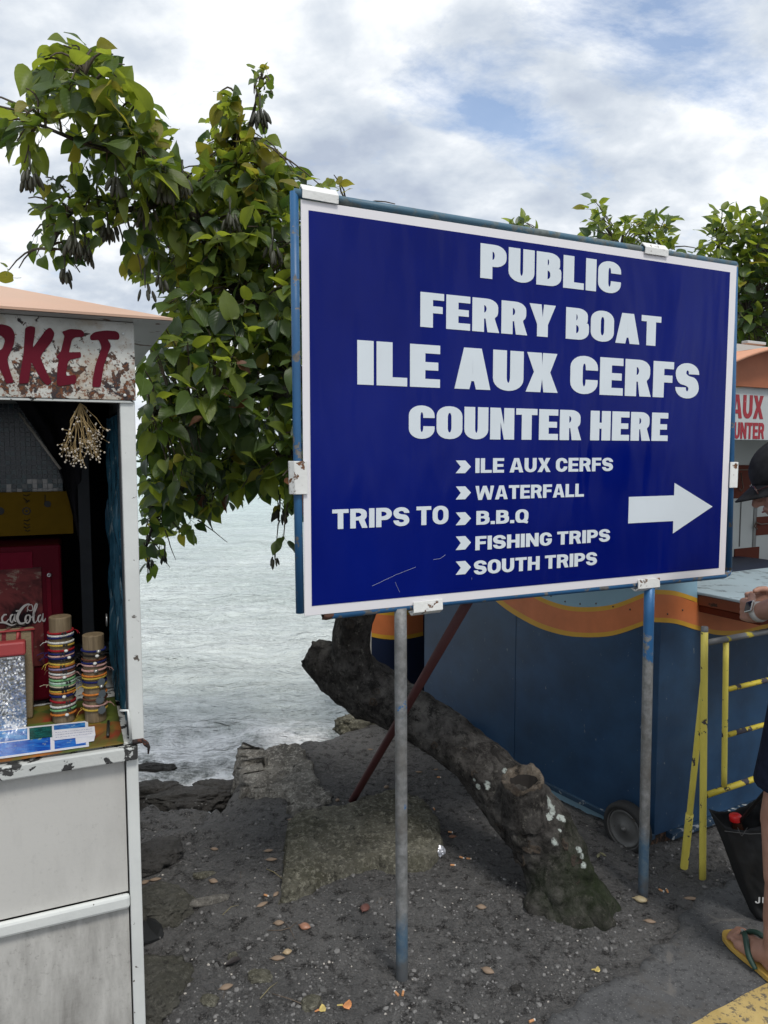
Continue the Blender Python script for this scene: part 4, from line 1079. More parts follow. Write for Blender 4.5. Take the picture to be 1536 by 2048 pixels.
clamp((600, 388), (672, 401), 0, 'h'); clamp((1282, 500), (1328, 507), 0, 'h')
clamp((821, 1214), (879, 1207), 0, 'b'); clamp((1268, 1168), (1311, 1164), 0, 'b')
clamp((596, 988), (594, 922), 0, 'l'); clamp((1459, 975), (1461, 924), 0, 'r')
# posts
def post(ptop, pbot, r, mat, n=None):
    b = GG(*pbot); tp = PL(ptop[0], ptop[1], b, SN)
    m = MB(); L_ = (tp - b); pts = [b - L_.normalized() * .12] + [b + L_ * k / 10 for k in range(11)]
    m.tube(pts, [r] * 12, n=24); return m.build('post', mat, sign, smooth=True)
def postmat(name, top_z, low_z, hi, blue=(0.03, 0.13, 0.30)):
    t = MT(name, .5, 0.15, .5)
    sp_ = t.n('ShaderNodeSeparateXYZ'); t.L(t.tc.outputs['Object'], sp_.inputs[0])
    z = t.math('ADD', sp_.outputs[2], t.math('MULTIPLY', t.math('SUBTRACT', t.noise(14, 8, .7, .3), .5), .45))
    z2 = t.math('ADD', sp_.outputs[2], t.math('MULTIPLY', t.math('SUBTRACT', t.noise(20, 8, .7), .5), .25))
    st = t.mix(t.ramp(t.noise(45, 6, .65), [(.35, 0.0), (.65, 1.0)]), (.14, .145, .145), (.27, .275, .275))
    st = t.mix(t.ramp(t.noise(8, 6, .7), [(.45, 0.0), (.7, .8)]), st, (.115, .105, .092))
    k = t.ramp(z, [(hi, 0.0), (hi + .02, 1.0)])
    c = t.mix(k, st, blue)
    pale = t.mix(t.ramp(t.noise(30, 6, .7), [(.4, 0.0), (.6, 1.0)]), (.12, .17, .21), (.06, .12, .19))
    kl = t.ramp(z2, [(low_z - .03, 1.0), (low_z + .05, 0.0)])
    c = t.mix(kl, c, pale)
    sp2 = t.ramp(t.noise(10, 7, .7, .3, v=t.vec((1, 1, .7), loc=(4, 4, 4))), [(.665, 0.0), (.68, 1.0)])
    c = t.mix(sp2, c, blue)
    dirt = t.ramp(z2, [(.02, .8), (.10, 0.0)]); c = t.mix(dirt, c, (.09, .085, .08))
    t.color(c); t.rough(t.ramp(k, [(0.0, .55), (1.0, .4)])); t.bump(t.noise(60, 6, .7), .35, .003)
    return t.m
post((801, 1216), (804, 1957), .0183, postmat('left_post_steel', 1.1, .16, 1.06))
post((1299, 1168), (1286, 1790), .0180, postmat('right_post_steel', 1.1, .22, .90))
# raking brace behind
BR = paint('dark_red_brace', (0.062, 0.014, 0.014), (0.14, 0.10, 0.08), .27, 20, rough=.6)
b = GG(704, 1602); tp = PL(958, 1165, SO - SN * .02, SN)
m = MB(); m.tube([b - (tp - b) * .05, b, b.lerp(tp, .5), tp], [.0165] * 4, n=18); m.build('brace', BR, sign, smooth=True)
# rusty plank leaning at the shore
pk = thing('leaning_plank', 'short rusty brown plank leaning at the shore edge behind the tree trunk', 'plank', GG(706, 1456))
a = GG(706, 1458); dv = Vector((.14, .06, .30)); m = MB(); m.box(a - dv * .1, dv, Vector((.07, -.01, -.02)), Vector((.0, .03, 0)))
m.build('board', paint('rusty_brown', (.10, .032, .022), (.05, .035, .03), .5, 10, rough=.9, bump=.6), pk, bevel=.004)
m = MB(); m.cbox(GG(731, 1446) + Vector((0, .05, .10)), .02, .02, .35); o = m.build('marker_stake', flat('grey_stake', (.12, .11, .1), .9), bevel=.002)
tag(alone(o), 'thin dark stake standing at the shore edge beside the leaning plank', 'stake')

# ------------------------------------------------------------------ ticket booth
NAVY = paint('navy_booth_paint', (0.015, 0.050, 0.112), (0.20, 0.24, 0.27), .305, 55, rough=.42, edge=.02, grime=.5, gcol=(.030, .056, .080), var=.3, bump=.1, stretch=(1, 1, .45), gs=1.6)
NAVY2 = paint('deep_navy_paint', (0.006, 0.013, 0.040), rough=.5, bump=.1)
LBL = paint('pale_blue_booth_paint', (0.24, 0.40, 0.50), (.10, .05, .03), .24, 22, rough=.5, grime=.3, gcol=(.10, .12, .13), bump=.15)
ORG = paint('orange_band_paint', (0.56, 0.165, 0.055), (.14, .05, .03), .21, 30, rough=.5, var=.15, bump=.1)
YLW = paint('ochre_band_paint', (0.58, 0.32, 0.030), rough=.5, var=.1, bump=.1)
BRN = paint('red_brown_paint', (0.11, 0.022, 0.010), (.06, .04, .03), .24, 20, spec=.15, rough=.6, bump=.2)
GRYW = paint('greyish_white_wall', (0.50, 0.52, 0.50), (.20, .14, .09), .24, 26, rough=.6, grime=.4, gcol=(.20, .19, .17), bump=.15)
C0 = G(1308, 1672, .05)
DL = Vector((-.5746, .8184, 0)); DF = Vector((.8787, .4774, 0)); NL = Vector((-.8184, -.5746, 0)); NF = Vector((.4774, -.8787, 0))
booth = thing('ticket_booth', 'navy ticket booth on small wheels with orange and yellow wave bands and a counter', 'booth', (C0.x, C0.y, 0))
def ql(px, py, n=0.0):
    q = PL(px, py, C0 + NL * n, NL) - C0; return q.dot(DL), q.z + C0.z
def qf(px, py, n=0.0):
    q = PL(px, py, C0 + NF * n, NF) - C0; d = q - NF * n; return d.dot(DF), q.z + C0.z
def BL_(s, z, n=0.0): return Vector((C0.x, C0.y, 0)) + DL * s + UZ * z + NL * n
def BF(s, z, n=0.0): return Vector((C0.x, C0.y, 0)) + DF * s + UZ * z + NF * n
LS_ = ql(848, 1400)[0]; cs_, cz = qf(1394, 1183); print('booth left len', LS_, 'counter', cs_, cz)
FW = 2.0
m = MB()
# left wall as two sheets with a seam, front lower wall
seam = ql(1030, 1400)[0]
for a, b in ((.0, seam - .001), (seam + .001, LS_)): m.box(BL_(a, .05, -.03), DL * (b - a), UZ * 1.95, NL * .03)
wall = m.build('wall', NAVY, booth, bevel=.002)
m = MB(); m.box(BF(0.0, .05, -.03), DF * FW, UZ * (cz - .06), NF * .03); m.build('wall', NAVY, booth, bevel=.002)
m = MB()
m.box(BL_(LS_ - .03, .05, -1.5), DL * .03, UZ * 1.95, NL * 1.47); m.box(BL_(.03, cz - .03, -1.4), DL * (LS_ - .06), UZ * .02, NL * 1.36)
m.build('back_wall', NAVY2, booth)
# foot trims
m = MB(); m.box(BL_(.0, .035, -.01), DL * LS_, UZ * .022, NL * .022); m.build('trim', paint('worn_navy_trim', (.02, .05, .09), (.3, .33, .34), .38, 40, bump=.3), booth, bevel=.002)
m = MB(); m.box(BL_(.1, -.06, -.05), DL * (LS_ - .1), UZ * .093, NL * .03); m.build('skirt', LBL, booth, bevel=.004)
m = MB(); m.box(BF(.08, .022, -.01), DF * (FW - .1), UZ * .026, NF * .035); m.build('trim', paint('chipped_navy_trim', (.018, .045, .085), (.33, .35, .36), .42, 40, bump=.4), booth, bevel=.002)
m = MB(); m.box(BF(-.005, -.06, -.06), DF * .13, UZ * .105, NF * .05)
m.v = [v + Vector((nz(v.x * 50, v.y * 50, v.z * 50),) * 3) * .01 for v in m.v]
m.build('rotten_block', paint('rotten_wood', (.10, .055, .035), (.03, .02, .015), .5, 20, rough=.95, bump=.9), booth, bevel=.006)
def band(face, name, lo, hi, mat, n0, th=.0015, steps=8):
    """strip between two pixel curves (lists of x, y) on a face, cubic-smoothed"""
    f, W3 = (ql, BL_) if face == 'l' else (qf, BF)
    def cv(c):
        c = smoothpath(c, steps); return [f(*p, n0) for p in c]
    L1, L2 = cv(lo), cv(hi)
    m = MB(); vs = [W3(a, b, n0 + th) for a, b in L1] + [W3(a, b, n0 + th) for a, b in L2]
    k1, k2 = len(L1), len(L2)
    assert k1 == k2
    m.add(vs, [(i, i + 1, k1 + i + 1, k1 + i) for i in range(k1 - 1)])
    o = m.build(name, mat, booth); s = o.modifiers.new('solid', 'SOLIDIFY'); s.thickness = th; s.offset = -1; return o
X = (880, 940, 1000, 1060, 1110, 1160, 1225, 1290, 1308)
b1 = (1075, 1150, 1209, 1247, 1266, 1274, 1271, 1250, 1245)
b2 = (1062, 1137, 1197, 1236, 1256, 1265, 1262, 1241, 1236)
b3 = (1000, 1075, 1140, 1190, 1214, 1223, 1218, 1194, 1188)
b4 = (990, 1065, 1130, 1181, 1205, 1214, 1209, 1185, 1179)
Z = lambda xs_, ys_: list(zip(xs_, ys_))
band('l', 'yellow_band', Z(X, b1), Z(X, b2), YLW, .001)
band('l', 'orange_band', Z(X, b2), Z(X, b3), ORG, .001)
band('l', 'yellow_band', Z(X, b3), Z(X, b4), YLW, .001)
band('l', 'pale_blue_panel', Z(X, b4), Z(X, (940, 1000, 1040, 1080, 1100, 1110, 1110, 1110, 1110)), LBL, .001)
XF = (1308, 1350, 1394, 1440, 1500, 1580)
band('f', 'yellow_band', Z(XF, (1244, 1247, 1260, 1270, 1266, 1240)), Z(XF, (1235, 1238, 1251, 1261, 1257, 1230)), YLW, .001)
band('f', 'orange_band', Z(XF, (1235, 1238, 1251, 1261, 1257, 1230)), Z(XF, (1188, 1191, 1205, 1208, 1202, 1180)), ORG, .001)
band('f', 'yellow_band', Z(XF[:3], (1188, 1191, 1205)), Z(XF[:3], (1179, 1182, 1196)), YLW, .001)
band('f', 'pale_blue_panel', Z(XF[:3], (1179, 1182, 1196)), Z(XF[:3], (1150, 1150, 1150)), LBL, .001)
# rivets
RIV = flat('rivet', (.10, .06, .04), .6)
m = MB()
for px, py in ((1102, 1192), (1130, 1203), (1160, 1208), (1192, 1207), (1226, 1213), (1260, 1219), (1335, 1228), (1365, 1220)):
    f = ql if px < 1308 else qf; W3 = BL_ if px < 1308 else BF
    m.ball(W3(*f(px, py, .003), .003), .004, n=8, m=5)
m.build('rivets', RIV, booth, smooth=True); tag(booth.children[-1], kind='stuff')
# counter
FUP = .30
CT = paint('worn_grey_counter', (.40, .50, .55), (.20, .24, .26), .36, 14, rough=.5, grime=.4, gcol=(.14, .15, .15), bump=.3, edge=.1)
CB = paint('brown_counter_edge', (.17, .045, .018), (.05, .03, .02), .36, 24, rough=.6, bump=.4)
m = MB(); m.box(BF(cs_, cz - .012, -.25), DF * 1.5, UZ * .012, NF * (.25 + FUP)); m.build('counter_top', CT, booth, bevel=.003)
m = MB(); m.box(BF(cs_ + .003, cz - .055, 0.002), DF * 1.494, UZ * .042, NF * (FUP - .006)); m.build('counter_frame', CB, booth, bevel=.003)
m = MB(); m.box(BF(cs_ + .012, cz - .085, .002), DF * 1.47, UZ * .028, NF * (FUP - .03)); m.build('counter_frame', BRN, booth, bevel=.003)
# interior
iz = cz
m = MB(); m.box(BF(-.05, iz - .2, -.62), DF * 2.2, UZ * 1.35, NF * -.02); m.build('inner_wall', GRYW, booth)
def ip(px, py, n=-.62): q = PL(px, py, BF(0, 0, n), NF) - BF(0, 0, n); return q.dot(DF), q.z
def irect(px0, py0, px1, py1, mat, name, n=-.62, th=.006):
    a, b = ip(px0, py1, n); c_, d = ip(px1, py0, n)
    m = MB(); m.box(BF(a, b, n + .0005), DF * (c_ - a), UZ * (d - b), NF * th); return m.build(name, mat, booth, bevel=.001)
irect(1400, 930, 1502, 1000, BRN, 'brown_panel'); irect(1466, 1093, 1517, 1150, BRN, 'brown_panel'); irect(1510, 1028, 1600, 1071, BRN, 'brown_panel')
irect(1479, 1000, 1481, 1093, flat('panel_seam', (.12, .12, .115), .7), 'panel_seam', th=.003); irect(1508, 925, 1511, 1150, flat('panel_joint', (.2, .2, .19), .7), 'panel_seam', th=.004)
irect(1462, 938, 1500, 941, RIV, 'hook_rail', th=.01)
m = MB(); q = [ip(1475, 945), ip(1480, 975), ip(1476, 982), ip(1471, 975)]; m.tube([BF(a, b, -.60) for a, b in q], .003, n=8)
q = [ip(1536, 1046), ip(1515, 1048), ip(1506, 1044), ip(1502, 1052), ip(1508, 1058)]; m.tube([BF(a, b, -.60) for a, b in q], .004, n=8)
q = [ip(1474, 1130), ip(1474, 1122), ip(1490, 1122), ip(1494, 1138)]; m.tube([BF(a, b, -.605) for a, b in q], .0018, n=6)
m.build('hook', RIV, booth, smooth=True)
m = MB(); hz0 = qf(1500, 880)[1]; hz1 = qf(1500, 786)[1]; hz2 = qf(1536, 690, .1)[1]
# side jamb and ceiling
m.box(BF(-.0, iz, -.62), DF * .03, UZ * (hz0 - iz + .2), NF * .60); m.box(BF(0, hz0 + .10, -.62), DF * FW, UZ * .02, NF * .62)
m.build('jamb', GRYW, booth, bevel=.003)
HW = paint('white_header_paint', (.46, .50, .50), (.12, .12, .11), .24, 24, rough=.5, grime=.3, gcol=(.3, .28, .25), bump=.15)
RED = paint('red_letter_paint', (.30, .012, .022), (.35, .3, .28), .25, 40, rough=.5, bump=.1)
m = MB(); 
a0 = qf(1380, 800)[0]
top = [(a0 + i * .08, hz1 + .035 * math.sin((i - 1) * .35)) for i in range(24)]
m.prism([BF(a0, hz0, .0)] + [BF(a0 + 23 * .08, hz0, .0)] + [BF(s, z, .0) for s, z in reversed(top)], NF * .02)
m.build('header_board', HW, booth, bevel=.001)
m = MB(); vs = []
for s, z in top: vs += [BF(s, z - .008, .0225), BF(s, z + .02, .0225)]
m.add(vs, [(2 * i, 2 * i + 2, 2 * i + 3, 2 * i + 1) for i in range(len(top) - 1)]); o = m.build('yellow_band', YLW, booth); sd = o.modifiers.new('s', 'SOLIDIFY'); sd.thickness = .002
def htext(s_, x0, x1, y0, y1):
    u0, v0 = qf(x0, y1, .021); u1, v1 = qf(x1, y0, .021)
    text(lambda m_, ch: m_.build('letter', RED, booth), s_, ARIAL, u0, u1, v0, v1, BF(0, 0, .0205), DF, UZ, NF, .0012)
htext('ILE AUX', 1408, 1528, 792, 834); htext('COUNTER', 1441, 1529, 846, 877)
# arched fascia and roof sheet
RF = paint('shaded_orange_roof', (.36, .115, .045), (.25, .12, .07), .30, 10, rough=.6, var=.15, bump=.2)  # fascia orange darkened to carry its underside shading
RTOP = paint('lit_orange_roof', (.62, .30, .18), (.30, .16, .10), .30, 10, rough=.6, bump=.2)  # paler copy of the roof orange, for the lit top
ce = qf(1536, 690, .1)[0] + .35; ztop = qf(1536, 690, .1)[1] + .012
arc = []
for i in range(33):
    s = ce - 1.15 + 2.3 * i / 32; x = (s - ce) / 1.15; arc.append((s, ztop - .42 * abs(x) ** 2.1))
m = MB(); m.prism([BF(s, z - .004, .02) for s, z in arc if z > hz1 - .05] + [BF(arc[-5][0], hz1 + .02, .02), BF(a0, hz1 + .02, .02)], NF * .02)
m.build('fascia', RF, booth)
m = MB(); k = len(arc); vs = [BF(s, z, .12) for s, z in arc] + [BF(s, z, -1.0) for s, z in arc]
m.add(vs, [(i, i + 1, k + i + 1, k + i) for i in range(k - 1)])
o = m.build('roof', RTOP, booth, smooth=True); sd = o.modifiers.new('s', 'SOLIDIFY'); sd.thickness = .012; sd.offset = 1
m = MB(); q = BF(*qf(1530, 688, .05), .0) + UZ * .01; m.cbox(q, .12, .03, .012, .5); m.build('roof_strap', HW, booth, bevel=.002)
# wheels
TY = flat('tyre_rubber', (.018, .018, .018), .75); TY2 = flat('grey_tyre_edge', (.09, .088, .085), .8); HUB = paint('grey_metal_wheel', (.15, .15, .145), (.09, .07, .05), .36, 18, rough=.5, metal=.3, bump=.2)
def wheel(c):
    r = .104
    m = MB(); m.lathe(c - NL * .025, NL, [(0, r * .72), (0, r * .9), (.006, r), (.04, r), (.050, r * .93), (.052, r * .80), (.045, r * .74)], 40); m.build('wheel', TY, booth, smooth=True)
    wh = booth.children[-1] if False else [o for o in bpy.data.objects if o.name.startswith('wheel')][-1]
    m = MB(); m.lathe(c - NL * .022, NL, [(.043, r * .84), (.047, r * .80), (.044, r * .74), (.030, r * .73)], 40); m.build('tyre_edge', TY2, wh, smooth=True)
    m = MB(); m.lathe(c - NL * .02, NL, [(.030, r * .74), (.040, r * .70), (.040, r * .64), (.032, r * .60), (.033, r * .45), (.037, r * .18), (.040, r * .16), (.040, .001)], 40)
    m.lathe(c + NL * .019, NL, [(0, .010), (.006, .010), (.008, .006), (.012, .006), (.013, .001)], 12); m.build('rim', HUB, wh, smooth=True)
wc = PL(1254, 1655, C0 + NL * .075, NL); print('wheel centre', wc)
wheel(wc); wheel(PL(1254, 1655, C0 + NL * .075, NL) + DL * 1.05)

# booth further back: only its banded side shows past the trunk
r0 = PL(846, 1400, P(846, 1400, 4.55), SN); rear = thing('rear_booth', 'dark second booth with an orange band, half hidden behind the tree trunk', 'booth', (r0.x, r0.y, 0))
R0 = P(846, 1400, 4.55); 
def rp(px, py, n=0.0):
    q = PL(px, py, R0 + SN * n, SN) - R0; return q.dot(SD), q.z + R0.z
def RB(s, z, n=0.0): return Vector((R0.x, R0.y, 0)) + SD * s + UZ * z + SN * n
sl_ = rp(742, 1300)[0]
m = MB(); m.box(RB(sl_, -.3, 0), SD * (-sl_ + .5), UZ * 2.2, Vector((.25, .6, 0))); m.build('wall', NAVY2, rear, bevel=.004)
m = MB(); m.box(RB(sl_ - .02, -.3, -.02), SD * .02, UZ * 2.2, SN * .03); m.build('corner_trim', flat('off_white_trim', (.4, .4, .38), .6), rear, bevel=.002)
for nm, mt_, ya, yb in (('yellow_band', YLW, 1279, 1271), ('orange_band', ORG, 1271, 1231), ('yellow_band', YLW, 1231, 1221)):
    m = MB(); pts = []
    xs_ = [742 + 104 * i / 8 for i in range(9)]
    cvx = lambda x, y: y - 9 * ((x - 790) / 50) ** 2 * .7
    vs = [RB(*rp(x, cvx(x, ya)), .002) for x in xs_] + [RB(*rp(x, cvx(x, yb)), .002) for x in xs_]
    m.add(vs, [(i, i + 1, 9 + i + 1, 9 + i) for i in range(8)]); o = m.build(nm, mt_, rear); sd = o.modifiers.new('s', 'SOLIDIFY'); sd.thickness = .0015

# ------------------------------------------------------------------ yellow tubular barrier
YT = paint('chipped_yellow_tube', (.78, .66, .12), (.09, .08, .08), .37, 26, rough=.45, bump=.5, edge=.015, grime=.35, gcol=(.22, .19, .05))
YG = paint('worn_grey_rail', (.14, .145, .15), (.50, .42, .05), .40, 14, rough=.5, bump=.4)
YC = paint('half_worn_yellow_tube', (.55, .44, .04), (.06, .055, .07), .46, 15, rough=.5, bump=.5)
Bb = GG(1405, 1757)
bar = thing('barrier', 'chipped yellow tubular steel barrier standing in front of the booth', 'barrier', Bb)
def bp(px, py, n=0.0): return PL(px, py, Bb + NF * n, NF)
r = .0125
def vert(a, b, rr=r, mat=YT, name='upright'):
    m = MB(); k = 8; pts = [a.lerp(b, i / k) for i in range(k + 1)]; m.tube(pts, [rr] * (k + 1), n=20); return m.build(name, mat, bar, smooth=True)
top_ = bp(1409, 1262); low_ = Bb - (top_ - Bb) * .04
def upz(z): return Bb + (top_ - Bb) * ((z - Bb.z) / (top_.z - Bb.z))
vert(low_, top_); m = MB(); m.lathe(top_ , UZ, [(-.002, r * 1.02), (.016, r * .98), (.016, .004), (.004, .003)], 18); m.build('bare_tip', YG, bar, smooth=True)
def rail(y_at, z=None, x1=1540, mat=YC, rr=.0115, x0=1410):
    a = bp(x0, y_at); a2 = upz(a.z) + DF * .008; L_ = 1.25
    return vert(a2, a2 + DF * L_, rr, mat, 'rail')
rail(1286, mat=YG); rail(1591); 
a = bp(1452, 1285); b = bp(1448, 1578); vert(b, a, .0105)
def rung(y): 
    p_ = bp(1455, y); q_ = p_; vert(q_, q_ + DF * .95, .0095, YC, 'rail')
rung(1379); rung(1470)
q_ = a + DF * 1.0; vert(Vector((q_.x, q_.y, b.z)), q_, .0105)
q_ = Vector((Bb.x, Bb.y, 0)) + DF * 1.27; vert(Vector((q_.x, q_.y, -.03)), Vector((q_.x, q_.y, top_.z)))
f0 = GG(1368, 1735); f1 = bp(1407, 1365, -.012); vert(f0 - (f1 - f0) * .05, f1, .0115, YT, 'prop_leg'); vert(f0 - (f1 - f0) * .04, f0.lerp(f1, .30), .0145, YT, 'prop_sleeve')
# ------------------------------------------------------------------ market stall (left)
KD = Vector((.9165, .400, 0)); KB = Vector((-.400, .9165, 0)); KN = -KB
K0 = P(281, 1200, 1.85); K0.z = 0
stall = thing('market_stall', 'old white metal market stall with an orange roof and red MARKET lettering', 'stall', K0)
def kp(px, py, b=0.0):
    """(a, z): metres left of the corner and height, on the plane b metres behind the face"""
    q = PL(px, py, K0 + KB * b, KB) - K0; return -q.dot(KD), q.z
def K(a, z, b=0.0): return K0 - KD * a + KB * b + UZ * z
ac, zc = kp(262, 1489); zfb = kp(262, 801)[1]; zft = kp(266, 645)[1]; zmr = kp(262, 1797)[1]
print('stall counter', zc, 'fascia', zfb, zft, 'mid', zmr)
KW_ = 2.3; KDP = 1.15
PW = paint('stall_white_metal', (.66, .68, .66), (.10, .085, .07), .31, 34, rough=.5, bump=.3, edge=.02, grime=.22, gcol=(.40, .38, .34))
PWR = paint('stall_counter_lip', (.56, .58, .56), (.05, .05, .05), .44, 22, rough=.55, bump=.6, edge=.015, grime=.4, gcol=(.3, .28, .25))
def dirty(name, col, amt, lo=.42, drip=0.0):
    t = MT(name, .55, 0, .4)
    sz = t.n('ShaderNodeSeparateXYZ'); t.L(t.tc.outputs['Object'], sz.inputs[0])
    c = t.mix(t.ramp(t.noise(2.2, 5), [(.3, 0.0), (.7, 1.0)]), tuple(x * .92 for x in col), col)
    st = t.ramp(t.math('ADD', t.noise(5.0, 8, .68, .2, v=t.vec((2.2, 2.2, .55))), t.math('MULTIPLY', t.ramp(sz.outputs[2], [(0.0, 1.0), (.5, 0.0)]), drip)), [(lo, 0.0), (lo + .28, amt)])
    c = t.mix(st, c, (.085, .078, .068))
    sp_ = t.ramp(t.noise(75, 5, .75), [(.56, 0.0), (.66, amt * .7)]); c = t.mix(t.math('MULTIPLY', sp_, t.ramp(t.noise(3.5, 5), [(.4, .15), (.6, 1.0)])), c, (.10, .09, .08))
    br = t.ramp(t.noise(30, 3, .5, v=t.vec((.6, .6, 6.0), rot=(0, .1, 0))), [(.4, 0.0), (.6, 1.0)])
    c = t.mix(t.math('MULTIPLY', br, .05), c, (.62, .60, .55))
    t.color(c); b = t.bump(t.noise(30, 3, .5, v=t.vec((.6, .6, 9.0))), .05, .002); t.bump(t.noise(90, 5), .15, .002, b)
    return t.m
P1 = dirty('upper_panel_paint', (.56, .55, .52), .20, .50); P2 = dirty('lower_panel_paint', (.54, .53, .50), .62, .47, .14)
# body panels below the counter
m = MB(); m.box(K(KW_, zmr + .01, .022), KD * (KW_ - .05), UZ * (zc - .035 - zmr - .01), KB * .006); m.build('panel', P1, stall)
m = MB(); m.box(K(KW_, 0.03, .022), KD * (KW_ - .05), UZ * (zmr - .03 - .03), KB * .006); m.build('panel', P2, stall)
# frame: lower corner post, upper corner post, rails
def kbox(a0, a1, z0, z1, b0, b1, name, mat, bev=.003, par=stall):
    m = MB(); m.box(K(a1, z0, b0), KD * (a1 - a0), UZ * (z1 - z0), KB * (b1 - b0)); return m.build(name, mat, par, bevel=bev)
kbox(.016, .046, 0.0, zc - .004, 0.008, .042, 'corner_post', PW)
kbox(0.0, .036, zc + .003, zfb - .001, 0.004, .034, 'corner_post', PW)
kbox(.030, .040, zc + .01, zfb - .002, 0.036, .050, 'corner_bead', flat('dark_seal', (.03, .035, .04), .6))
kbox(.047, KW_, zmr - .028, zmr + .010, 0.0, .020, 'rail', PW, .008)
kbox(.018, KW_, zc - .040, zc - .004, -.010, .021, 'counter_lip', PWR, .004)
# counter board and side walls, ceiling, back
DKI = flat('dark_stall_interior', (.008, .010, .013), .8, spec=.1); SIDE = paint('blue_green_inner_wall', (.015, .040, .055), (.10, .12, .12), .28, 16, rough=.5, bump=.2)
kbox(.03, KW_, zc - .012, zc - .0005, .022, KDP, 'counter_board', PWR, .002)
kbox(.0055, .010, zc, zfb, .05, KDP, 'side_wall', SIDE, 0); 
m = MB(); m.box(K(.003, zc + .0, .05), KD * .0022, UZ * (zft - zc), KB * (KDP - .05)); m.box(K(.030, .02, .05), KD * .0022, UZ * (zc - .03), KB * (KDP - .05)); m.build('side_wall', PW, stall)
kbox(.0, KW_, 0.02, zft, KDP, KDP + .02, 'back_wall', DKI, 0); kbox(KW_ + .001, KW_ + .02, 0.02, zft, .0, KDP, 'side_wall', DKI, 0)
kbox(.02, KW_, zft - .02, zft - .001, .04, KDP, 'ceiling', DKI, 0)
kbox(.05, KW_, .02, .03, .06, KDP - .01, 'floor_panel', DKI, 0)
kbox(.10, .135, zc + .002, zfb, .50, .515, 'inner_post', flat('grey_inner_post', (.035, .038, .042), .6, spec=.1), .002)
kbox(.78, KW_, zc + .003, zfb - .002, .004, .02, 'added_light_blocker', PW, .003)  # added out of view to keep light out of the stall interior
# rusty fascia
t = MT('rusted_white_fascia', .6, .0, .4)
zv = t.n('ShaderNodeSeparateXYZ'); t.L(t.tc.outputs['Object'], zv.inputs[0])
c = t.mix(t.ramp(t.noise(12, 6), [(.35, 0.0), (.65, 1.0)]), (.42, .42, .38), (.58, .58, .54))
zn = t.math('MULTIPLY', t.math('SUBTRACT', zft, zv.outputs[2]), 1 / (zft - zfb))
low = t.ramp(zn, [(.15, 0.0), (.8, 1.0)])
bigp = t.math('ADD', t.noise(26, 9, .66, .4), t.math('MULTIPLY', low, .10))
k = t.ramp(bigp, [(.60, 0.0), (.615, 1.0)])
c = t.mix(t.ramp(t.noise(16, 6, .6, loc=(4, 2, 1)), [(.5, 0.0), (.62, .5)]), c, (.34, .25, .15))
c = t.mix(k, c, t.mix(t.ramp(t.noise(30, 5), [(.4, 0.0), (.6, 1.0)]), (.032, .030, .034), (.085, .045, .030)))
ru = t.math('ADD', t.noise(95, 6, .75), t.math('MULTIPLY', t.math('MULTIPLY', low, t.noise(7, 4)), .22))
c = t.mix(t.ramp(ru, [(.61, 0.0), (.66, .9)]), c, (.17, .060, .022))
t.color(c); t.rough(t.ramp(k, [(0.0, .5), (1.0, .9)])); t.bump(t.math('SUBTRACT', t.noise(80, 4), k), .35, .003)
FASC = t.m
kbox(-.002, KW_, zfb, zft - .001, -.004, .010, 'fascia', FASC, .0015)
kbox(.005, KW_, zfb - .006, zfb - .001, -.002, .03, 'fascia_flange', PWR, 0)
for q in ((.012, zfb + .012), (.30, zfb + .02), (.012, zft - .03)):
    m = MB(); m.ball(K(q[0] + .012, q[1], -.005), .004, n=10, m=6); m.build('rivet', PW, stall, smooth=True)
MR = paint('dark_red_brush_paint', (.115, .005, .016), (.20, .12, .10), .22, 50, spec=.15, rough=.6, bump=.1, var=.12)
def kc(x, y): return kp(x / 4.267, 520 + y / 4.267, -.0045)
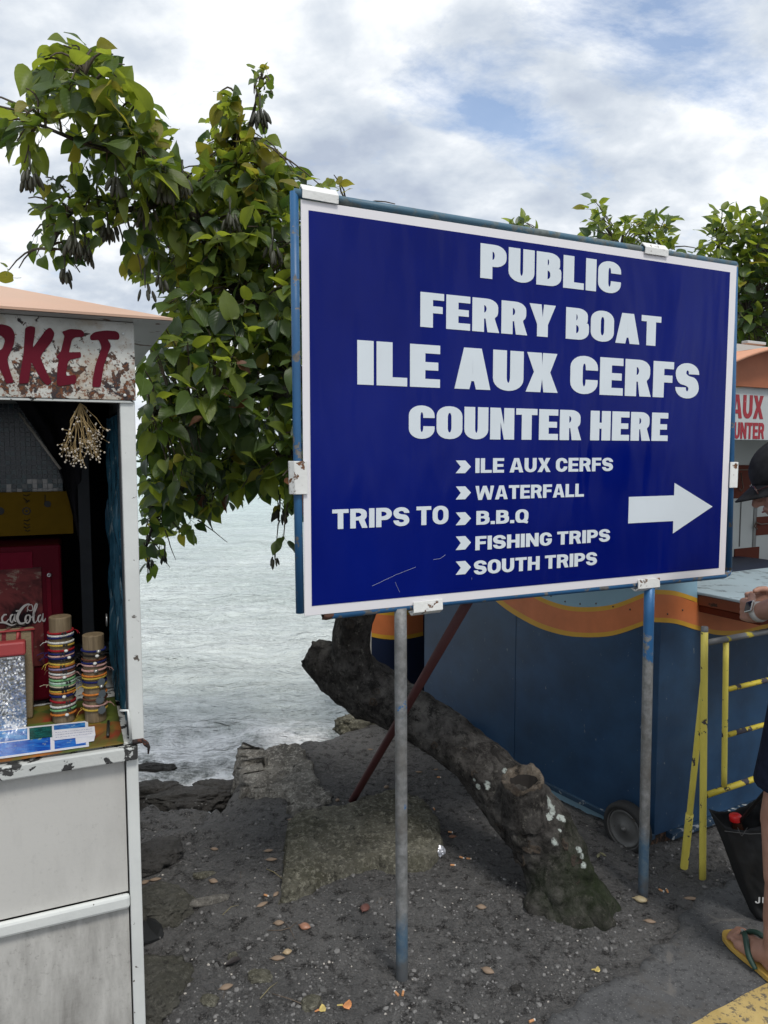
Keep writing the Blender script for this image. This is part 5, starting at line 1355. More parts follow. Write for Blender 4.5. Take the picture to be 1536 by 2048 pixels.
MK = {'R': [[(-150, 570), (-90, 548, 14), (60, 548, 60), (124, 600, 60), (128, 690, 50), (100, 770, 50), (62, 838, 12), (78, 920, 40), (118, 1045, 16), (55, 1058, 16), (15, 960, 30), (-40, 870, 8), (-70, 870, 8), (-92, 1050, 16), (-170, 1050, 16), (-158, 900)], [(-70, 650, 6), (5, 640, 20), (45, 680, 20), (20, 762, 20), (-60, 785, 6)]],
      'K': [[(215, 580, 14), (255, 562, 14), (302, 572, 14), (298, 620, 10), (278, 752, 4), (395, 592, 20), (430, 572, 20), (467, 622, 20), (448, 690, 30), (355, 805, 30), (346, 835, 10), (400, 960, 20), (442, 1045, 12), (400, 1072, 12), (345, 1010, 20), (268, 872, 8), (243, 1052, 14), (163, 1055, 14), (168, 1000, 10), (200, 800)]],
      'E': [[(528, 612, 12), (600, 588, 20), (700, 596, 20), (722, 628, 16), (712, 656, 12), (640, 660, 10), (614, 682, 10), (588, 788, 6), (690, 785, 14), (692, 832, 14), (600, 850, 10), (580, 872, 10), (560, 990, 8), (645, 978, 14), (654, 1010, 14), (645, 1055, 14), (500, 1078, 14), (484, 1050, 14), (490, 900, 30), (506, 852, 10), (476, 830, 12), (520, 780, 20), (550, 650, 10)]],
      'T': [[(764, 655, 14), (800, 616, 24), (900, 600, 30), (1000, 608, 20), (1022, 640, 16), (1015, 682, 16), (920, 678, 4), (948, 730, 16), (918, 810, 30), (886, 900, 30), (860, 1070, 14), (850, 1088, 12), (786, 1082, 12), (790, 1030, 20), (812, 900, 30), (868, 745, 20), (842, 682, 10), (775, 686, 12)]],
      'A': [[(-500, 1050, 12), (-420, 1052, 12), (-385, 900, 4), (-300, 890, 4), (-285, 1050, 12), (-205, 1050, 12), (-240, 560, 16), (-330, 556, 16)], [(-355, 815, 6), (-308, 680, 6), (-303, 810, 6)]],
      'M': [[(-900, 1045, 12), (-825, 1050, 12), (-790, 760, 6), (-735, 980, 16), (-690, 980, 16), (-620, 760, 6), (-610, 1050, 12), (-535, 1050, 12), (-570, 560, 14), (-640, 556, 14), (-715, 800, 6), (-780, 556, 14), (-850, 560, 14)]]}
for ch, cs in MK.items():
    vs, fs = fill([[kc(*p) for p in rpoly(c_, 5)] for c_ in cs], .0010)
    m = MB(); m.add([K(p.x, p.y, -.0046 - p.z) for p in vs], fs); m.build('letter', MR, stall)
# hipped roof with overhanging eaves
tip = PL(345, 641, Vector((0, 0, zft + .002)), UZ); ta = -(tip - K0).dot(KD); tb_ = (tip - K0).dot(KB); print('eave tip', ta, tb_)
RO = paint('faded_salmon_roof', (.60, .40, .29), (.20, .13, .12), .235, 9, rough=.55, bump=.2, var=.08, edge=.02, grime=.35, gcol=(.50, .26, .17))
UND = paint('white_soffit', (.50, .52, .52), (.16, .08, .04), .34, 14, rough=.5, bump=.2, grime=.3, gcol=(.3, .28, .25), edge=.05)
ez = zft + .002; run = 1.0; rise = .33
A0 = K(ta, ez, tb_); A1 = K(KW_ - ta, ez, tb_); A2_ = K(KW_ - ta, ez, KDP - tb_); A3 = K(ta, ez, KDP - tb_)
hd = (KDP - 2 * tb_) / 2
Rg0 = K(ta + hd, ez + hd * .31, tb_ + hd); Rg1 = K(KW_ - ta - hd, ez + hd * .31, tb_ + hd)
m = MB(); m.add([A0, A1, A2_, A3, Rg0, Rg1], [(0, 4, 5, 1), (1, 5, 2), (2, 5, 4, 3), (3, 4, 0)])
o = m.build('roof', RO, stall); sd = o.modifiers.new('s', 'SOLIDIFY'); sd.thickness = .006; sd.offset = 1
m = MB(); I0, I1, I2, I3 = K(.0, ez - .0005, -.004), K(KW_, ez - .0005, -.004), K(KW_, ez - .0005, KDP), K(0, ez - .0005, KDP); d_ = UZ * -.0015
m.add([A0 + d_, A1 + d_, A2_ + d_, A3 + d_, I0 + d_, I1 + d_, I2 + d_, I3 + d_], [(0, 1, 5, 4), (1, 2, 6, 5), (2, 3, 7, 6), (3, 0, 4, 7)]); m.build('soffit', UND, stall)
# dark folded canvas and its pole inside, blue plastic sheet
def cloth(name, poly_px, b0, mat, amp=.03, fq=8, parent=stall, nx=30, ny=30):
    """quad of picture points (tl, tr, br, bl) with folds"""
    q = [K(*kp(*p, b), b) for p, b in zip(poly_px, b0)]
    m = MB(); vs = []
    for i in range(nx + 1):
        for j in range(ny + 1):
            u, v = i / nx, j / ny
            p_ = (q[0] * (1 - u) + q[1] * u) * (1 - v) + (q[3] * (1 - u) + q[2] * u) * v
            p_ = p_ + KN * amp * (math.sin(u * fq + 2 * nz(u * 2, v * 2, 1.0)) + .6 * nz(u * 5, v * 1.5, 3.0)); vs.append(p_)
    m.add(vs, [(i * (ny + 1) + j, (i + 1) * (ny + 1) + j, (i + 1) * (ny + 1) + j + 1, i * (ny + 1) + j + 1) for i in range(nx) for j in range(ny)])
    return m.build(name, mat, parent, smooth=True)
cv = thing('folded_canvas', 'dark folded canvas hanging from the stall ceiling beside the mosaic board', 'canvas', K(.45, zft, .55))
cloth('fabric', ((30, 800), (172, 800), (165, 1110), (122, 938)), (.45, .5, .55, .45), flat('black_canvas', (.016, .015, .018), .8, spec=.1), .02, 9, cv)
m = MB(); m.tube([K(*kp(38, 826, .42), .42), K(*kp(121, 938, .40), .40)], .004, n=8); m.build('rod', flat('thin_rod', (.35, .32, .28), .4), cv, smooth=True)
PLB = MT('blue_plastic_sheet', .18, 0, .6); c = PLB.mix(PLB.ramp(PLB.noise(9, 7, .7, .6, v=PLB.vec((2, 2, .4))), [(.38, 0.0), (.62, 1.0)]), (.010, .050, .085), (.045, .150, .22))
c = PLB.mix(PLB.ramp(PLB.noise(14, 8, .7, .4, v=PLB.vec((2, 2, .6), loc=(3, 3, 0))), [(.58, 0.0), (.66, .8)]), c, (.28, .36, .38)); PLB.color(c); PLB.bump(PLB.noise(26, 6, .6, .5, v=PLB.vec((2, 2, .5))), .6, .01)
ps = thing('plastic_sheet', 'crumpled blue plastic sheet hanging inside the right end of the stall', 'sheet', K(.04, zc, .2))
m = MB(); nx_, ny_ = 36, 50; vs = []
for i in range(nx_ + 1):
    for j in range(ny_ + 1):
        b = .052 + .40 * i / nx_; z = zc + .02 + (zfb - zc - .05) * (1 - j / ny_); a = .022 + .012 * math.sin(i * .9 + nz(b * 3, z * 2) * 3) + .012 * nz(b * 14, z * 6, 3.0) + .02 * (i / nx_)
        vs.append(K(a, z, b))
m.add(vs, [(i * (ny_ + 1) + j, (i + 1) * (ny_ + 1) + j, (i + 1) * (ny_ + 1) + j + 1, i * (ny_ + 1) + j + 1) for i in range(nx_) for j in range(ny_)]); m.build('sheet', PLB.m, ps, smooth=True)
m = MB(); cc = K(*kp(213, 1240, .30), .30); m.tube([cc + (KB * math.cos(a * .39) + UZ * math.sin(a * .39)) * .017 for a in range(17)], .0022, n=8)
rg_ = m.build('metal_ring', flat('steel_ring', (.5, .5, .48), .3, .8), smooth=True); tag(alone(rg_), 'small silver ring hanging against the blue plastic sheet in the stall', 'ring')
# mosaic board: real tiles on a dark backing
mo = thing('mosaic_board', 'board of small dark blue and grey mosaic tiles at the back of the stall', 'mosaic', K(*kp(60, 985, .6), .6))
ma0, mz0 = kp(126, 985, .6); ma1, mz1 = kp(-60, 800, .6); th_ = (ma1 - ma0) / 17
m = MB(); m.box(K(ma1, mz0, .6), KD * (ma1 - ma0), UZ * (mz1 - mz0), KB * .01); m.build('backing', flat('pale_grout', (.34, .36, .36), .8), mo)
TM = [flat('tile_%s' % n_, c_, .25) for n_, c_ in (('navy', (.008, .020, .030)), ('teal', (.012, .045, .055)), ('grey', (.10, .11, .11)), ('pale', (.40, .38, .36)))]
TME = []
for mt_ in TM:
    b_ = MB(); s = th_ * .88; b_.box((0, 0, 0), KD * s, UZ * s, KN * .004); me_ = None
    o_ = b_.build('tile', mt_); TME.append(o_.data); bpy.data.objects.remove(o_)
rt = random.Random(5); i = 0
nr = int((mz1 - mz0) / th_)
for r_ in range(nr):
    for c_ in range(17):
        pal = rt.random() + (0.33 if r_ < 3 else -.3)
        o_ = bpy.data.objects.new('tile', TME[3 if pal > 1.05 else 2 if pal > .85 else 1 if pal > .45 else 0]); o_.parent = mo
        o_.location = K(ma0 + (c_ + 1) * th_ - th_ * .08, mz0 + r_ * th_ + th_ * .08, .598) - OFF[mo]; C.objects.link(o_)
# yellow board with black prints
yb = thing('yellow_board', 'shade-toned yellow board with small black printed marks behind the stall goods', 'board', K(*kp(75, 1068, .56), .56))
ya0, yz0 = kp(147, 1067, .56); ya1, yz1 = kp(-60, 986, .56)
m = MB(); m.box(K(ya1, yz0, .56), KD * (ya1 - ya0), UZ * (yz1 - yz0), KB * .008); m.build('panel', flat('shaded_yellow', (.15, .088, .006), .6, spec=.05), yb, bevel=.001)  # yellow darkened to put the stall's shade into the colour
BK = flat('black_print', (.01, .01, .01), .6)
m = MB()
def ydot(px, py, r, rr=0):
    q = K(*kp(px, py, .559), .559); m.lathe(q + KN * .001, KN, [(0, r), (.0008, r), (.0008, rr), (0, rr)], 20)
ydot(0, 1022, .012); ydot(53, 1022, .012, .009); ydot(53, 1022, .004); ydot(95, 1008, .010)
m.tube([K(*kp(90, 990, .558), .558), K(*kp(90, 1008, .558), .558), K(*kp(101, 1014, .558), .558)], .0012, n=6)
for a, b in (((46, 990), (60, 988)), ((47, 996), (60, 1002)), ((50, 1004), (58, 1000)), ((47, 1040), (60, 1038)), ((48, 1046), (60, 1048)), ((47, 1054), (60, 1053)), ((50, 1060), (60, 1060))):
    m.tube([K(*kp(*a, .558), .558), K(*kp((a[0] + b[0]) / 2, (a[1] + b[1]) / 2 + 3, .558), .558), K(*kp(*b, .558), .558)], .0014, n=6)
m.build('printed_marks', BK, yb); tag(yb.children[-1], kind='stuff')
# red drinks cooler with its picture panel
co = thing('drinks_cooler', 'shade-toned red drinks cooler with bottle picture and white script inside the stall', 'cooler', K(*kp(60, 1400, .42), .42))
RDM = paint('cooler_shaded_red', (.085, .003, .010), spec=.08, rough=.5, bump=.05, var=.15)  # red lowered so the paint itself carries the interior shade
ca0, cz0 = kp(133, 1395, .42); ca1, cz1 = kp(-80, 1098, .42)
m = MB(); m.box(K(ca1, cz0, .42), KD * (ca1 - ca0), UZ * (cz1 - cz0), KB * .28); m.build('body', RDM, co, bevel=.008)
def cbx(p0, p1, mat, name, b=.42, th=.004):
    a0, z0 = kp(p1[0], p1[1], b); a1, z1 = kp(p0[0], p0[1], b); m = MB(); m.box(K(a1, z0, b - .0005), KD * (a1 - a0), UZ * (z1 - z0), KN * th); return m.build(name, mat, co, bevel=.001)
t = MT('bottle_picture', .4, 0, .12); c = t.mix(t.ramp(t.noise(6, 6, .6, .8), [(.42, 0.0), (.55, 1.0)]), (.010, .006, .008), (.16, .035, .035)); c = t.mix(t.ramp(t.noise(22, 6, .7, .5, loc=(2, 2, 2)), [(.60, 0.0), (.68, .8)]), c, (.30, .26, .20)); t.color(c)
cbx((-80, 1143), (90, 1330), t.m, 'picture_panel'); cbx((-80, 1110), (66, 1136), flat('bright_red', (.13, .004, .016), .5, spec=.08), 'red_strip')
cbx((92, 1142), (108, 1330), flat('cooler_edge', (.12, .005, .014), .5, spec=.08), 'side_strip')
m = MB()
for px, py in ((98, 1150), (102, 1237)): m.lathe(K(*kp(px, py, .415), .415), KN, [(0, .007), (.004, .006), (.005, .003), (.003, .002)], 14)
m.build('screw', flat('steel_screw', (.5, .5, .5), .3, .8), co, smooth=True)
SCW = flat('silver_script', (.46, .44, .42), .5)
def stroke(m, pts, ws, f, n0):
    pts = smoothpath([(a, b, c_) for (a, b), c_ in zip(pts, ws)], 5); L1 = []; L2 = []
    for i, p in enumerate(pts):
        a = pts[max(i - 1, 0)]; b = pts[min(i + 1, len(pts) - 1)]; d = Vector((b[0] - a[0], b[1] - a[1])); d.normalize(); nn = Vector((-d.y, d.x)) * p[2] / 2
        L1.append(f(p[0] + nn.x, p[1] + nn.y, n0)); L2.append(f(p[0] - nn.x, p[1] - nn.y, n0))
    k = len(pts); m.add(L1 + L2, [(i, i + 1, k + i + 1, k + i) for i in range(k - 1)])
def cf(x, y, n0): return K(*kp(x / 3.53, 980 + y / 3.53, .415 - n0), .415 - n0)
m = MB()
for i, (pts, ws) in enumerate(((((212, 812), (200, 806), (168, 822), (135, 865), (122, 905), (140, 940), (170, 938), (195, 915)), (6, 10, 16, 20, 20, 16, 10, 5)),
                   (((195, 880), (182, 895), (180, 925), (195, 940), (210, 920), (212, 890), (198, 880)), (8, 12, 14, 10, 12, 12, 8)),
                   (((212, 905), (232, 890), (250, 850), (262, 812), (252, 806), (240, 850), (236, 915), (246, 938), (262, 920)), (6, 8, 8, 8, 8, 14, 14, 8, 5)),
                   (((290, 882), (275, 890), (268, 915), (280, 932), (296, 905), (304, 870), (300, 915), (312, 925), (322, 905)), (8, 12, 12, 8, 8, 6, 12, 10, 5)),
                   (((95, 880), (80, 885), (72, 915), (84, 935), (98, 905), (106, 875), (102, 915), (114, 930)), (8, 12, 12, 8, 8, 6, 12, 6)),
                   (((48, 880), (30, 882), (14, 905), (22, 932), (45, 930), (62, 910)), (8, 12, 14, 12, 8, 5)),
                   (((112, 855), (135, 852)), (10, 10)), (((-20, 940), (30, 935), (80, 955), (110, 945)), (4, 14, 10, 3)),
                   (((-60, 880), (-90, 860), (-120, 900), (-100, 935), (-60, 920)), (10, 16, 18, 14, 8)), (((-30, 882), (-42, 895), (-44, 925), (-30, 940), (-16, 920), (-14, 890), (-30, 882)), (8, 12, 14, 10, 12, 12, 8)),
                   (((190, 830), (205, 850), (230, 846), (225, 812), (200, 818), (192, 860)), (4, 6, 6, 6, 5, 4)))):
    stroke(m, pts, ws, cf, .001 + i * .0004)
m.build('script_lettering', SCW, co)
# printed cloth over the counter
t = MT('fruit_print_cloth', .75, 0, .3)
v = t.voro(13, v=None, out='Color'); vd = t.voro(13)
sc_ = t.n('ShaderNodeSeparateColor'); t.L(v, sc_.inputs[0])
c = t.ramp(sc_.outputs[0], [(0.0, (.13, .17, .025)), (.22, (.30, .045, .015)), (.40, (.16, .21, .03)), (.58, (.40, .13, .02)), (.75, (.09, .10, .02)), (.9, (.42, .27, .03))], 'CONSTANT')
c = t.mix(t.ramp(vd, [(.0, 0.0), (.6, .6)]), c, (.03, .025, .012)); c = t.mix(t.ramp(t.noise(12, 5, .6, 1.0, v=t.vec((1, .35, 1), rot=(0, 0, .4))), [(.45, 0.0), (.56, .55)]), c, (.07, .12, .02)); t.color(c); t.bump(t.noise(20, 5), .3, .006)
m = MB(); nx_, ny_ = 60, 30; vs = []
def zcl(a, b): return zc + .003 + .0016 * nz(a * 14, b * 14, 2.0)
for i in range(nx_ + 1):
    for j in range(ny_ + 1):
        a = .050 + 1.2 * i / nx_; b = .004 + .40 * j / ny_ ; vs.append(K(a, zcl(a, b), b))
m.add(vs, [(i * (ny_ + 1) + j, (i + 1) * (ny_ + 1) + j, (i + 1) * (ny_ + 1) + j + 1, i * (ny_ + 1) + j + 1) for i in range(nx_) for j in range(ny_)])
o = m.build('counter_cloth', t.m, smooth=True); o.modifiers.new('s', 'SOLIDIFY').thickness = .001; tag(alone(o), 'fruit-print cloth in green and orange spread over the stall counter', 'cloth')
# wooden rolls with cord bracelets
def ctop(px, py): return PL(px, py, Vector((0, 0, zc + .005)), UZ)
WDR = MT('turned_wood', .7); g = WDR.noise(3, 8, .7, .3, v=WDR.vec((30, 30, 2))); WDR.color(WDR.mix(WDR.ramp(g, [(.35, 0.0), (.65, 1.0)]), (.11, .078, .042), (.22, .165, .095))); WDR.bump(g, .4, .002)
BCOL = {'red': (.30, .012, .018), 'white': (.62, .62, .58), 'navy': (.012, .018, .11), 'yellow': (.52, .36, .06), 'pink': (.55, .33, .29), 'black': (.014, .013, .013), 'orange': (.58, .19, .035), 'lilac': (.25, .20, .33), 'brown': (.12, .045, .025), 'green': (.20, .42, .20), 'mint': (.42, .55, .46), 'grey': (.25, .24, .24), 'cream': (.55, .48, .33)}
BM = {}
for k_, c_ in BCOL.items():
    t = MT('cord_' + k_, .8, 0, .2); t.color(t.mix(t.ramp(t.noise(300, 2), [(.4, 0.0), (.6, 1.0)]), tuple(x * .6 for x in c_), c_)); t.bump(t.noise(420, 2), .8, .002); BM[k_] = t.m
CH = {'bead': flat('black_bead', (.02, .02, .02), .3), 'silver': flat('silver_charm', (.42, .42, .40), .3, .7), 'pearl': flat('white_bead', (.6, .6, .56), .4), 'filigree': flat('grey_filigree_charm', (.17, .20, .22), .4, .4)}
ORD = ['top', 'second', 'third', 'fourth', 'fifth', 'sixth', 'seventh', 'eighth', 'ninth', 'tenth', 'eleventh', 'twelfth', 'thirteenth', 'fourteenth', 'fifteenth', 'sixteenth', 'seventeenth', 'eighteenth', 'nineteenth', 'twentieth', 'twenty-first', 'twenty-second', 'twenty-third', 'twenty-fourth', 'twenty-fifth', 'twenty-sixth', 'twenty-seventh', 'twenty-eighth']
def roll(cx, cyb, ytop, wpx_, label, which, bands):
    bq = ctop(cx, cyb); r = wpx_ / 2 / F * bq.y * 1.0; bq = bq + Vector((bq.x, bq.y, 0)).normalized() * r
    h = P(cx - 2, ytop, bq.y).z - bq.z
    m = MB(); m.lathe(bq, UZ, [(0, .001), (0, r), (h - .002, r), (h, r * .96), (h + .0005, .001)], 32)
    o = m.build('wooden_roll', WDR.m, smooth=False); tag(alone(o), label, 'display stand', 'wooden bracelet stands'); o.modifiers.new('b', 'BEVEL').width = .001
    rg = random.Random(int(cx)); toc = Vector((-bq.x, -bq.y, 0)).normalized(); sd = Vector((-toc.y, toc.x, 0))
    for i, (col, yy, chm) in enumerate(bands):
        z = P(cx - 1, yy, bq.y - r).z; tl = rg.uniform(-.08, .08); tl2 = rg.uniform(-.05, .05); rr = .0033 if which == 'taller' else .0030
        ro = r + rr * .75
        root = thing('bracelet', '%s cord bracelet%s, %s on the %s wooden stand' % (col, {'bead': ' with black beads', 'silver': ' with silver charm', 'pearl': ' with white bead', 'filigree': ' with grey charm', '': ''}[chm], ORD[i] + ' from top' if i else 'topmost', which), 'bracelet', Vector((bq.x, bq.y, z)), 'cord bracelets on the wooden stands')
        m = MB(); pts = []
        for k in range(29):
            a = k / 28 * 2 * math.pi; d = sd * math.cos(a) + toc * math.sin(a); pts.append(Vector((bq.x, bq.y, z)) + d * ro + UZ * (tl * math.cos(a) + tl2 * math.sin(a)) * r)
        m.tube(pts, rr, n=8, cap=False); m.build('cord', BM[col], root, smooth=True)
        a0 = rg.uniform(.9, 1.5)
        def at_(a, ex=0.0): return Vector((bq.x, bq.y, z)) + (sd * math.cos(a) + toc * math.sin(a)) * (ro + ex) + UZ * (tl * math.cos(a) + tl2 * math.sin(a)) * r
        if chm == 'bead':
            for q in range(2):
                m = MB(); m.cbox(at_(a0 + q * .22, .002), .0055, .0055, .006, rg.uniform(0, 1)); m.build('bead', CH['bead'], root, bevel=.0008)
        elif chm:
            m = MB(); sz = {'silver': .0065, 'pearl': .0055, 'filigree': .0115}[chm]; c_ = at_(a0, .0035); nn = (c_ - Vector((bq.x, bq.y, c_.z))).normalized()
            if chm == 'filigree':
                xx = nn.cross(UZ); pg = [c_ + (xx * math.cos(k * .2618) + UZ * math.sin(k * .2618)) * sz * (1 + .12 * math.cos(k * math.pi)) for k in range(24)]; m.prism(pg, nn * .001)
            else: m.ball(c_, sz, sz, sz * .8, n=12, m=8)
            m.build('charm', CH[chm], root, smooth=chm != 'filigree')
        if rg.random() < .42:
            m = MB(); s_ = rg.choice((-1, 1)); a = at_(0 if s_ > 0 else math.pi)
            for q in range(2):
                e = a + sd * s_ * rg.uniform(.006, .016) * (2 if q else 1) + UZ * -rg.uniform(-.004, .022) + toc * rg.uniform(0, .012)
                m.tube([a, a.lerp(e, .5) + UZ * .003 + sd * s_ * .003, e], .0009, n=5)
            m.build('loose_end', BM[col], root, smooth=True)
sc2 = lambda y: 980 + y / 3.53
seqA = [('red', 1012, 'bead'), ('white', 1030, ''), ('navy', 1047, 'bead'), ('white', 1082, ''), ('yellow', 1103, 'bead'), ('red', 1138, 'pearl'), ('navy', 1160, 'bead'), ('pink', 1176, ''), ('navy', 1192, 'pearl'), ('black', 1208, 'bead'), ('yellow', 1232, ''), ('orange', 1250, 'bead'), ('lilac', 1270, ''), ('brown', 1286, 'bead'), ('white', 1303, ''), ('pink', 1320, 'pearl'), ('green', 1345, ''), ('mint', 1364, 'bead'), ('green', 1378, ''), ('cream', 1392, 'bead'), ('black', 1408, ''), ('yellow', 1424, 'bead'), ('orange', 1440, ''), ('navy', 1458, 'pearl'), ('red', 1500, 'bead'), ('white', 1532, ''), ('green', 1560, 'bead'), ('orange', 1592, 'pearl')]
seqB = [('navy', 1140, 'silver'), ('black', 1172, 'pearl'), ('brown', 1203, ''), ('navy', 1222, 'pearl'), ('pink', 1242, ''), ('pink', 1278, 'silver'), ('orange', 1318, ''), ('yellow', 1332, ''), ('navy', 1362, 'filigree'), ('yellow', 1392, 'silver'), ('orange', 1448, 'filigree'), ('brown', 1482, 'filigree'), ('pink', 1528, ''), ('yellow', 1556, 'filigree')]
roll(128, 1447, 1232, 43, 'taller wooden cylinder stacked with coloured cord bracelets on the stall counter', 'taller', [(a, sc2(b), c_) for a, b, c_ in seqA])
roll(192, 1446, 1268, 42, 'shorter wooden cylinder with fewer bracelets on the stall counter', 'shorter', [(a, sc2(b), c_) for a, b, c_ in seqB])
# silver sequin purse with red top
pu = thing('sequin_purse', 'silver sequinned purse with a coral red top edge standing on the stall counter', 'purse', ctop(10, 1455))
b0 = ctop(22, 1460); dpl = -KD; back = KB
zt = P(30, 1316, b0.y).z; ztt = P(30, 1288, b0.y).z; wR = .095
PR = paint('coral_red_leather', (.34, .045, .045), rough=.5, bump=.15)
lean = KB * .012
a_ = PL(54, 1455, b0, KN) ; a_.z = b0.z
m = MB(); m.box(a_ - KD * .16, KD * .16, (zt - b0.z) * UZ + lean, KB * .030); m.build('body', flat('purse_lining', (.3, .3, .3), .6), pu, bevel=.008)
m = MB(); m.box(a_ - KD * .16 + (zt - b0.z) * UZ + lean + KN * .002, KD * .164, (ztt - zt) * UZ + lean * .2, KB * .034); m.build('top_flap', PR, pu, bevel=.006)
SQ = MT('silver_sequin', .12, .95, .5); oi = SQ.n('ShaderNodeObjectInfo'); SQ.color(SQ.mix(SQ.ramp(SQ.noise(38, 4), [(.4, 0.0), (.6, 1.0)]), (.50, .50, .50), (.92, .91, .90))); SQ.b.inputs['Roughness'].default_value = .32
m = MB(); rr_ = random.Random(9); hh_ = zt - b0.z; nrow = int(hh_ / .0042); 
for i in range(nrow):
    for j in range(38):
        u = .0020 + j * .0042 + (.0021 if i % 2 else 0); z = i * .0042 + .003
        if u > .158: continue
        c_ = a_ - KD * .16 + KD * u + UZ * z + lean * (z / hh_) + KN * .0015
        nn = (KN + Vector((rr_.gauss(0, .22), rr_.gauss(0, .12), rr_.gauss(0, .20) + .12 * math.sin(u * 60 + z * 25)))).normalized(); xx = nn.cross(UZ).normalized(); yy = nn.cross(xx)
        m.add([c_ + (xx * math.cos(k) + yy * math.sin(k)) * .0026 for k in (0, 1.05, 2.09, 3.14, 4.19, 5.24)], [(0, 1, 2, 3, 4, 5)])
m.build('sequins', SQ.m, pu); tag(pu.children[-1], kind='stuff')
# woven bag behind it
wb_ = thing('woven_bag', 'small straw bag with red stripes and red handle behind the sequin purse', 'bag', ctop(20, 1430))
t = MT('striped_straw', .8); sw = t.n('ShaderNodeTexWave'); sw.inputs['Scale'].default_value = 9; sw.inputs['Distortion'].default_value = 2.5; t.L(t.vec((1, 1, .3)), sw.inputs[0]); c = t.mix(t.ramp(sw.outputs['Fac'], [(.72, 0.0), (.80, 1.0)]), (.23, .175, .10), (.17, .015, .02)); t.color(c); t.bump(t.noise(160, 3), .6, .003)
WBB = (b0 - K0).dot(KB) + .075; wa, wz1 = kp(68, 1258, WBB); wz0 = zc + .004; print('purse b', WBB, b0, zt, ztt, K0)
m = MB(); m.prism([K(wa, wz1, WBB), K(wa + .25, wz1, WBB), K(wa + .24, wz0, WBB), K(wa + .012, wz0, WBB)], KB * .04); m.build('body', t.m, wb_, bevel=.006)
m = MB(); m.tube([K(wa + .075 + .035 * math.cos(a * .3927), wz1 - .005 - .05 * math.sin(a * .3927), WBB - .003) for a in range(9)], .004, n=8); m.build('handle', PR, wb_, smooth=True)
m = MB(); m.tube([K(wa - .002, wz1, WBB - .002), K(wa + .25, wz1, WBB - .002)], .003, n=8); m.build('rim', PR, wb_, smooth=True)
# brochures: glossy picture leaflets spread flat, overlapping the lip
def lcd(name, cols, sc=22, extra=None):
    t = MT(name, .22, 0, .5); c = t.mix(t.ramp(t.noise(sc, 5, .6, .5, v=t.vec((1, 2.2, 1))), [(.42, 0.0), (.58, 1.0)]), cols[0], cols[1]); c = t.mix(t.ramp(t.noise(sc * 2.2, 6, .65, loc=(4, 4, 0)), [(.60, 0.0), (.67, .85)]), c, cols[2]); t.color(c); return t.m
SEAP = lcd('blue_sea_picture', ((.010, .10, .38), (.05, .24, .55), (.55, .62, .66))); GRNP = lcd('green_lagoon_picture', ((.004, .05, .05), (.01, .12, .11), (.10, .22, .20))); BLP = lcd('deep_blue_picture', ((.005, .07, .40), (.02, .17, .58), (.40, .48, .30)))
WP = flat('white_card', (.68, .69, .74), .4)
def leaflet(label, corners, pics, z, rows=(), group='leaflets on the stall counter'):
    """corners tl tr br bl in the picture, lying flat z above the counter"""
    q = [PL(*p, Vector((0, 0, z)), UZ) for p in corners]; root = thing('leaflet', label, 'leaflet', (q[0] + q[2]) / 2, group)
    m = MB(); m.prism(q, UZ * .0008); m.build('card', WP, root)
    def uvp(u, v): return (q[0] * (1 - u) + q[1] * u) * (1 - v) + (q[3] * (1 - u) + q[2] * u) * v
    for (u0, v0, u1, v1, mt_) in pics:
        m = MB(); m.prism([uvp(u0, v0) + UZ * .0009, uvp(u1, v0) + UZ * .0009, uvp(u1, v1) + UZ * .0009, uvp(u0, v1) + UZ * .0009], UZ * .0003); m.build('picture', mt_, root)
    if rows:
        m = MB()
        for v in rows:
            u = .06
            while u < .9:
                w_ = rr_.uniform(.02, .07); m.tube([uvp(u, v) + UZ * .0012, uvp(u + w_ * .5, v - .03) + UZ * .0012, uvp(u + w_, v) + UZ * .0012], .0004, n=4); u += w_ + .02
        m.build('handwriting', flat('blue_ink', (.06, .07, .25), .6), root)
    return root
z0 = zc + .0065
leaflet('large leaflet with blue and green sea pictures at the front of the stall counter', ((-30, 1463), (176, 1442), (178, 1493), (-30, 1522)), ((.02, .06, .40, .46, SEAP), (.42, .06, .64, .50, GRNP), (.02, .50, .62, .94, BLP), (.66, .54, .97, .94, BLP), (.66, .06, .97, .50, SEAP)), z0)
leaflet('small white handwritten card lying over the sea leaflets', ((105, 1461), (189, 1453), (191, 1471), (106, 1481)), (), z0 + .003, (.3, .55, .8))
leaflet('second blank white card tucked under the handwritten card', ((150, 1470), (190, 1472), (188, 1482), (152, 1488)), (), z0 + .0015)
m = MB(); a = ctop(217, 1447); b = ctop(216, 1476); m.tube([a + UZ * .006, b + UZ * .006], .0042, n=10); o = m.build('pen', flat('black_plastic', (.02, .022, .018), .4), smooth=True); tag(alone(o), 'dark pen lying on the fruit-print cloth near the stall corner', 'pen')
# latch and bracket on the corner
RST = paint('rusty_latch', (.10, .035, .022), (.03, .02, .02), .5, 30, rough=.9, bump=.9)
m = MB(); m.tube([K(.004, zc + .008, -.006), K(-.004, zc - .002, -.008), K(-.010, zc - .012, -.008), K(-.008, zc - .03, -.006)], [.005, .007, .004, .002], n=10)
m.box(K(.03, zc + .001, -.006), KD * .028, UZ * .010, KB * .012); m.build('latch', RST, stall, smooth=True)
m = MB(); q = kp(262, 1412, .03); m.tube([K(q[0] + .028, q[1] - .002, .01), K(q[0] + .01, q[1], -.002), K(q[0] + .008, q[1] - .02, -.002), K(q[0] + .004, zc + .01, .0)], .0035, n=8); m.build('hasp', PW, stall, smooth=True)
